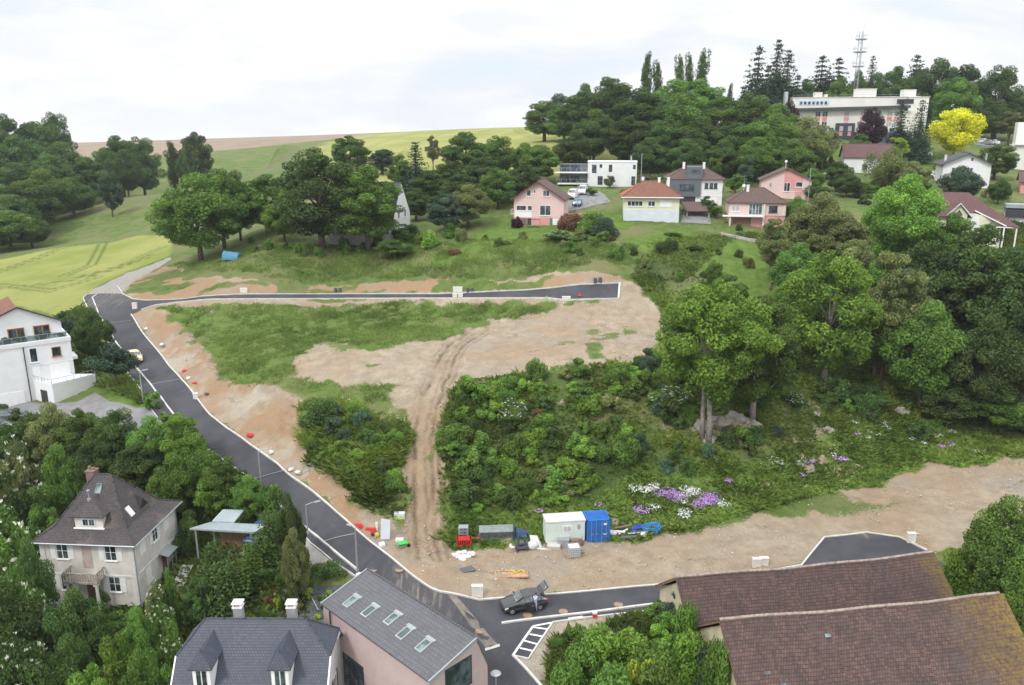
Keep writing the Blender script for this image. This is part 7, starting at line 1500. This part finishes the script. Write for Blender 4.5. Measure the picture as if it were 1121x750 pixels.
# pale block markers (service boxes) along the kerbs
for i, (px, py, w2, h2, lb) in enumerate([(147,338.5,.8,1.0,'white service box at the junction of sloping road and upper road'), (213.5,437.5,.55,.75,'white service box on the kerb halfway down the sloping road'), (522.5,655,1.0,1.1,'white service box on the kerb left of the black hatchback'), (501,320.5,1.6,.9,'white service box behind the upper road'), (498,326,.8,.6,'small white block before the upper road, left one of two'), (504,326,.8,.6,'small white block before the upper road, right one of two'), (620,328.5,1.4,.5,'pale concrete block at the kerb of the upper road end'), (998.5,595,.8,1.0,'white service box at the corner of the turning place'), (829,621.5,.8,.8,'white box behind the rear barn ridge, left one of two'), (837,620.5,.8,.8,'white box behind the rear barn ridge, right one of two'), (266.5,320.5,1.2,.7,'white service box above the left part of the upper road')]):
    p = G(px, py); o = MB().box(-w2/2,w2/2,-.2,.2,-.2,h2).box(-w2/2-.03,w2/2+.03,-.23,.23,h2,h2+.06).build('service_box', mat('white_cement', (.66,.63,.58), .8, .06) if i == 0 else bpy.data.materials['white_cement'], loc=(p.x, p.y+.3, p.z), rz=0); tag(o, lb, 'service box', 'pale service boxes along the new roads')
for px, py, rr_, lb in [(514.5,319.5,.4,'grey pipe stub behind the upper road, beside the white box'), (370,319.5,.4,'pair of grey pipe stubs behind the upper road')]: pile('pipe_stub', lb, 'pipe', px, py, lambda m: m.cyl(-.4,0,-.1,.7,.28,n=10).cyl(.4,0,-.1,.7,.28,n=10), M_PIPE)
for px, py, lb, mt_ in [(651.5,315,'grey drum, left one at the end of the upper road', M_PIPE), (657,314.5,'grey drum, right one at the end of the upper road', M_PIPE)]: pile('drum', lb, 'drum', px, py-5, lambda m: m.cyl(0,0,0,.9,.32,n=12), mt_, group='drums by the upper road')
pile('red_marker', 'tiny red marker cone standing on the upper road end', 'marker', 634.5, 324, lambda m: m.cyl(0,0,0,.6,.22,.04).box(-.3,.3,-.3,.3,0,.05), M_RED)
pile('green_marker', 'tiny green marker on the upper road edge', 'marker', 598, 325.5, lambda m: m.cyl(0,0,0,.3,.2,.04).box(-.25,.25,-.25,.25,0,.05), M_GRNP)
t = thing('marker_post', 'red and white marker block on the footpath edge of the branch road', 'marker', G(651, 675.5), 0); MB().box(-.2,.2,-.12,.12,0,.35).build('base', M_RED, t); MB().box(-.2,.2,-.12,.12,.35,.5).build('cap', M_WHITE, t)
o = sheet('paving_slab', GP([(622,676.5),(638,674.5),(637.5,678),(622,680)]), .05, M_CONC, .5)
for i, (px, py, lb, mt_, s) in enumerate([(157,361,'white sack by the kerb, farthest up the sloping road', M_BAG, .6), (174.5,378,'white sack by the kerb beside the chalky bank', M_BAG, .6), (199,407,'red barrel lid and bag by the kerb of the sloping road', M_RED, .55), (203.5,415,'white sack just below the red one by the kerb', M_BAG, .55), (210,420,'red traffic cone fallen at the kerb', M_RED, .45), (223,432,'grey pipe bundle behind the service box', M_PIPE, .5), (270.5,477.5,'flat red bag lying by the kerb in the bend', M_RED, .7), (294,496,'white sack at the kerb near the second lamp post', M_BAG, .6), (316,515,'white crumpled sheet by the kerb', M_BAG, .55), (323,518,'small pile of white stones by the kerb', M_BAG, .5), (160,443,'red stone edging corner on the small lawn', M_RED, .5)]):
    pile('sack' if mt_ is M_BAG else 'bag', lb, 'sack' if mt_ is M_BAG else 'bag', px+3, py, lambda m, s=s: m.ball((0,0,s*.25), s*.75,s*.5,s*.38, 9, 6, .18), mt_, rnd.uniform(0, 3))
# street lamps
M_GALV = mat('galvanised_steel', (.42,.44,.46), .45, .05, 2, 0, metal=.5)
def lamp(px, py, ytop, label, arm, az):
    p = G(px, py); hh = hz(p, ytop)-p.z; t = thing('street_lamp', label, 'street lamp', p, az, 'street lamps of the new road')
    MB().cyl(0,0,-.2,.25,.14,.12).tube([(0,0,.25),(0,0,hh*.6),(0,0,hh)], [.085,.07,.05], 8).build('pole', M_GALV, t)
    MB().tube([(0,0,hh),(arm*.6,0,hh+.12),(arm,0,hh+.12)], .04, 6).build('arm', M_GALV, t); MB().hexa([(arm-.1,-.12,hh+.06),(arm+.55,-.1,hh+.1),(arm+.55,.1,hh+.1),(arm-.1,.12,hh+.06)], [(arm-.05,-.08,hh+.18),(arm+.5,-.06,hh+.18),(arm+.5,.06,hh+.18),(arm-.05,.08,hh+.18)]).build('lamp_head', M_ZINC, t)
lamp(157, 441, 407, 'street lamp by the small lawn of the driveway', .5, R(40)); lamp(287, 545, 495, 'street lamp on the footpath halfway down the sloping road', .5, R(40)); lamp(391.5, 630, 578, 'street lamp at the upper end of the pink concrete house', .5, R(150)); lamp(337, 585, 553, 'street lamp rising behind the garden tree at the footpath', 1.0, R(30))
p = G(543, 775); hh = hz(p, 737)-p.z; t = thing('street_lamp', 'street lamp with round flat head at the bottom edge beside the pink concrete house', 'street lamp', p, 0, 'street lamps of the new road'); MB().tube([(0,0,0),(0,0,hh)], [.09,.06], 8).build('pole', M_GALV, t); MB().cyl(0,0,hh-.12,hh,.1,.42).cyl(0,0,hh,hh+.1,.42,.25).build('lamp_head', M_ZINC, t)
for px, py, yt, lb in [(632,236,198,'thin utility pole left of the yellow bungalow'), (701,214,168,'thin pole on the hillside behind the yellow bungalow'), (885,214,184,'pole right of the pink and salmon house'), (1020,246,206,'thin white pole left of the plum roofed villa')]:
    p = at(px, py, 170); z = h1(p.x, p.y); o = MB().tube([(0,0,0),(0,0,hz((p.x,p.y,z), yt)-z)], .07, 6).build('utility_pole', M_ZINC, loc=(p.x,p.y,z)); tag(o, lb, 'pole', 'utility poles on the hillside')
# wall end, blue tarpaulin, garden steps, ladders, walls
p = G(392, 634); o = MB().box(-.3,1.5,-.25,.25,-2.5,.9).build('retaining_wall', M_WHITE, loc=(p.x+.3, p.y-.6, p.z), rz=R(-45)); tag(o, 'white end of a retaining wall between lamp post and grey pitched roof', 'wall')
t_ = MB(); n_ = 10
for i in range(n_):
    a0, a1_ = math.pi*i/n_, math.pi*(i+1)/n_
    t_._add([(-2.6,1.3*math.cos(a0),1.9*math.sin(a0)),(2.6,1.2*math.cos(a0),1.5*math.sin(a0)),(2.6,1.2*math.cos(a1_),1.5*math.sin(a1_)),(-2.6,1.3*math.cos(a1_),1.9*math.sin(a1_)),(-2.6,0,0),(2.6,0,0)], [(0,1,2,3),(0,3,4),(1,5,2)])
p = at(253, 268, 154); o = t_.build('tarpaulin_tunnel', mat('sky_blue_tarp', (.07,.22,.33), .6, .12, 2, .2), loc=(p.x, p.y, h1(p.x, p.y)), rz=R(-12)); o.scale = (.62,.8,.85); tag(o, 'sky blue tarpaulin tunnel at the foot of the spreading tree', 'tarpaulin')
a, b2_ = G(189, 655), G(206, 622); a = Vector((a.x, a.y, h1(a.x, a.y)+.1)); b2_ = Vector((b2_.x, b2_.y, h1(b2_.x, b2_.y)+.4)); st = MB(); n_ = 12; dd = (b2_-a); 
for i in range(n_): q_ = a.lerp(b2_, i/n_); st.box(q_.x-.6, q_.x+.6, q_.y, q_.y+abs(dd.y)/n_+.02, q_.z-.6, q_.z+.1)
tag(st.build('garden_steps', M_CONC), 'grey garden steps climbing beside the stone house', 'steps')
sheet('paved_yard', GP([(198,628),(222,628),(224,616),(252,612),(262,600),(262,585),(205,606)]), .1, M_GRAV)
M_SLATEG = mat('garden_soil', (.075,.085,.085), .95, .3, 3, .4, dirt=(.10,.12,.07)); sheet('garden_bed', GP([(270,690),(278,652),(375,642),(392,664),(360,690)]), .14, M_SLATEG)
for px0, py0, px1, py1, lb in [(297,672,303,650,'wooden ladder path lying in the vegetable garden, middle one'), (273,670,278,650,'wooden ladder path in the vegetable garden, left one'), (352,668,340,645,'grey ladder path in the vegetable garden, right one')]:
    a, b2_ = G(px0, py0), G(px1, py1); a = Vector((a.x, a.y, h1(a.x, a.y)+.15)); b2_ = Vector((b2_.x, b2_.y, h1(b2_.x, b2_.y)+.15)); d_ = (b2_-a).normalized(); s = Vector((-d_.y, d_.x, 0))*.35; m = MB(); m.tube([a-s, b2_-s], .05, 4).tube([a+s, b2_+s], .05, 4)
    L_ = (b2_-a).length
    for k in range(int(L_/.5)+1): q_ = a+d_*k*.5; m.tube([q_-s, q_+s], .04, 4)
    tag(m.build('garden_ladder', M_PLY if 'wooden' in lb else M_ZINC), lb, 'ladder', 'ladder paths in the vegetable garden')
for i in range(34):
    r2 = random.Random(i+90); q_ = G(r2.uniform(280,378), r2.uniform(650,678)); plant('tuft', q_.x, q_.y, r2.uniform(.4,1.3), r2.uniform(.6,1.3), r2.choice(['mid','blue','bright','lime','dark','rust']), 'small vegetable plant in the garden beds behind the slate roof', 'plant', 'plants in the vegetable garden', name='garden_plant')
strip('footpath_wall', [at(788, 272, 157), at(820, 272, 155.5), at(882, 272, 155)], .5, -1, .5, mat('pale_lilac_concrete', (.42,.40,.40), .9, .1), kind=None); o = bpy.data.objects['footpath_wall']; tag(o, 'pale low wall along the footpath below the pink bungalow', 'wall')
sheet('hillside_drive', [at(617,240,172), at(640,232,174), at(668,229,178), at(655,210,196), at(640,205,200), at(628,205,198), at(618,225,184)], .08, M_DRIVE)
sheet('hillside_drive', [at(745,250,162), at(778,250,162), at(775,225,175), at(752,222,178)], .08, M_DRIVE); sheet('hilltop_parking', [at(1055,158,262), at(1100,158,262), at(1100,152,278), at(1060,152,278)], .1, M_DRIVE)
sheet('terrace_path', [at(1000,190,216), at(1030,190,214), at(1030,184,224), at(1000,184,224)], .1, M_DRIVE)
# limestone outcrop and stones
M_ROCK = mat('limestone', (.27,.25,.215), .95, .25, .8, .6, 4, dirt=(.22,.20,.15))
g = np.random.default_rng(5)
for i, (px, py, s, lb) in enumerate([(768,470,1.6,'limestone rock just right of the pale trunk base'), (785,466,1.8,'limestone rock, second right of the pale trunk'), (803,462,1.9,'widest limestone rock under the tall tree'), (820,468,1.6,'limestone rock, right end of the outcrop'), (775,482,1.2,'low limestone rock below the outcrop'), (906,472,1.0,'pale rock on the scree slope'), (893,455,.9,'small pale rock high on the scree slope'), (950,452,1.4,'grey rock in the shade behind the flowery hollow'), (985,452,1.3,'second grey rock in the shade of the hollow')]):
    p = G(px, py); m = MB(); random.seed(i); m.ball((0,0,0), s*.95, s*.6, s*.7, 12, 8, .22); o = m.build('rock', M_ROCK, loc=(p.x, p.y, p.z-.1)); tag(o, lb, 'rock', 'limestone rocks')
def stones(n, poly, name):
    P = GP(poly); xs = [p.x for p in P]; ys = [p.y for p in P]; g = np.random.default_rng(77); x = g.uniform(min(xs), max(xs), n*5); y = g.uniform(min(ys), max(ys), n*5)
    k = (sdist(x, y, P) > 0) & (sdist(x, y, road_main) < -.3) & (fbm(x*.2, y*.2, 3) > -.05); x = x[k][:n]; y = y[k][:n]; z = H(x, y); n = len(x)
    o8 = np.array([(1,0,0),(0,1,0),(-1,0,0),(0,-1,0),(0,0,.7),(0,0,-.3)]); s = (.04+.12*g.random(n)**4)[:, None, None]; V = (o8[None]*(1+.4*g.normal(size=(n, 6, 3)))*s + np.stack([x, y, z+.03], 1)[:, None]).reshape(-1, 3)
    f = np.array([(0,1,4),(1,2,4),(2,3,4),(3,0,4),(1,0,5),(2,1,5),(3,2,5),(0,3,5)]); Fq = (f[None]+6*np.arange(n)[:, None, None]).reshape(-1, 3); me = quads_mesh(name, V, Fq); me.materials.append(mat('loose_stone', (.46,.41,.34), .95, .3, 2, 0)); o = bpy.data.objects.new(name, me); COL.objects.link(o); tag(o, kind='stuff')
stones(4200, [(143,344),(185,338),(230,420),(330,440),(500,400),(620,332),(700,320),(735,390),(690,398),(500,420),(450,560),(500,600),(700,592),(900,540),(1121,500),(1160,600),(880,615),(727,638),(520,652),(430,610),(300,500)], 'loose_stones')
# terrace plants on the white house
hp = bpy.data.objects['white_terraced_house'].matrix_basis
for u, s, lb in [(8.4,1.5,'potted shrub on the roof terrace, left one'), (10.2,1.6,'potted shrub on the roof terrace before the first door'), (11.3,1.1,'small potted shrub between the terrace doors'), (13.6,1.5,'potted shrub right of the terrace doors'), (12.6,1.0,'low potted plant in front of the second terrace door')]:
    q_ = hp @ Vector((u, 1.2, 8.45)); plant('bushB', q_.x, q_.y, s, s*1.1, 'dark', lb, 'potted plant', 'potted plants on the roof terrace', z=q_.z, name='potted_shrub')
# ------------------------------------------------------------------ daylight: bright broken overcast
w = bpy.data.worlds.new('World'); scene.world = w; w.use_nodes = True
nt = w.node_tree; ns = nt.nodes; lk = nt.links; ns.clear()
SUN_EL, SUN_AZ = R(48), R(215)          # azimuth clockwise from +Y
sky = ns.new('ShaderNodeTexSky'); sky.sky_type = 'NISHITA'; sky.sun_disc = False; sky.sun_elevation = SUN_EL; sky.sun_rotation = SUN_AZ
sky.air_density = 1.0; sky.dust_density = 2.0; sky.altitude = 300
tcn = ns.new('ShaderNodeTexCoord').outputs['Generated']
mp = nd(ns, 'ShaderNodeMapping'); lk.new(tcn, mp.inputs[0]); mp.inputs['Scale'].default_value = (1.6, 1.6, 5.5)
n1 = noise(nt, mp.outputs[0], 1.7, 8, .55, .25); n2 = noise(nt, mp.outputs[0], 4.2, 6, .55)
cloud = mixc(nt, ramp(nt, n2, .40, .66), (10.4,10.45,10.5), (9.2,9.35,9.7))
cloud = mixc(nt, ramp(nt, n1, .36, .5), (8.7,9.0,9.6), cloud)
blue = mixc(nt, .9, sky.outputs[0], (8.4,9.4,10.2))
c = mixc(nt, ramp(nt, n1, .30, .44), blue, cloud)
sx = ns.new('ShaderNodeSeparateXYZ'); lk.new(tcn, sx.inputs[0])      # an overcast sky is brightest overhead
gr_ = mixc(nt, ramp(nt, sx.outputs[2], .02, .75), (.72,.722,.73), (1.0,1.0,1.0)); c = mixc(nt, 1.0, c, gr_, 'MULTIPLY')
vs_ = nd(ns, 'ShaderNodeVectorMath', operation='SCALE'); lk.new(c, vs_.inputs[0]); lk.new(ramp(nt, sx.outputs[2], .1, .8, 1.0, 1.42), vs_.inputs['Scale']); c = vs_.outputs[0]
bg = ns.new('ShaderNodeBackground'); bg.inputs['Strength'].default_value = .11; lk.new(c, bg.inputs['Color'])
out = ns.new('ShaderNodeOutputWorld'); lk.new(bg.outputs[0], out.inputs['Surface'])
sd = bpy.data.lights.new('sun', 'SUN'); sd.energy = 1.5; sd.angle = R(10); sd.color = (1, .96, .9)
so = bpy.data.objects.new('sun', sd); COL.objects.link(so)
d = Vector((math.sin(SUN_AZ)*math.cos(SUN_EL), math.cos(SUN_AZ)*math.cos(SUN_EL), math.sin(SUN_EL)))
so.rotation_euler = (-d).to_track_quat('-Z', 'Y').to_euler(); so.location = (0, 0, 200)
scene.view_settings.view_transform = 'Standard'; scene.view_settings.look = 'None'; scene.view_settings.exposure = 0.36; scene.view_settings.gamma = 1.0
scene.cycles.max_bounces = 5; scene.cycles.diffuse_bounces = 3; scene.cycles.transparent_max_bounces = 4

# the air: pale even haze round the whole place
hb = MB().box(-1530, 1530, -60, 1530, -120, 92)
m, nt, ns, lk, bs = _mat('haze'); ns.remove(bs)
pv = ns.new('ShaderNodeVolumePrincipled'); pv.inputs['Density'].default_value = .00013; pv.inputs['Color'].default_value = (.86, .92, 1, 1); pv.inputs['Anisotropy'].default_value = .2
lk.new(pv.outputs[0], ns['Material Output'].inputs['Volume'])
ho = hb.build('haze', m); tag(ho, kind='stuff')
scene.cycles.volume_bounces = 0
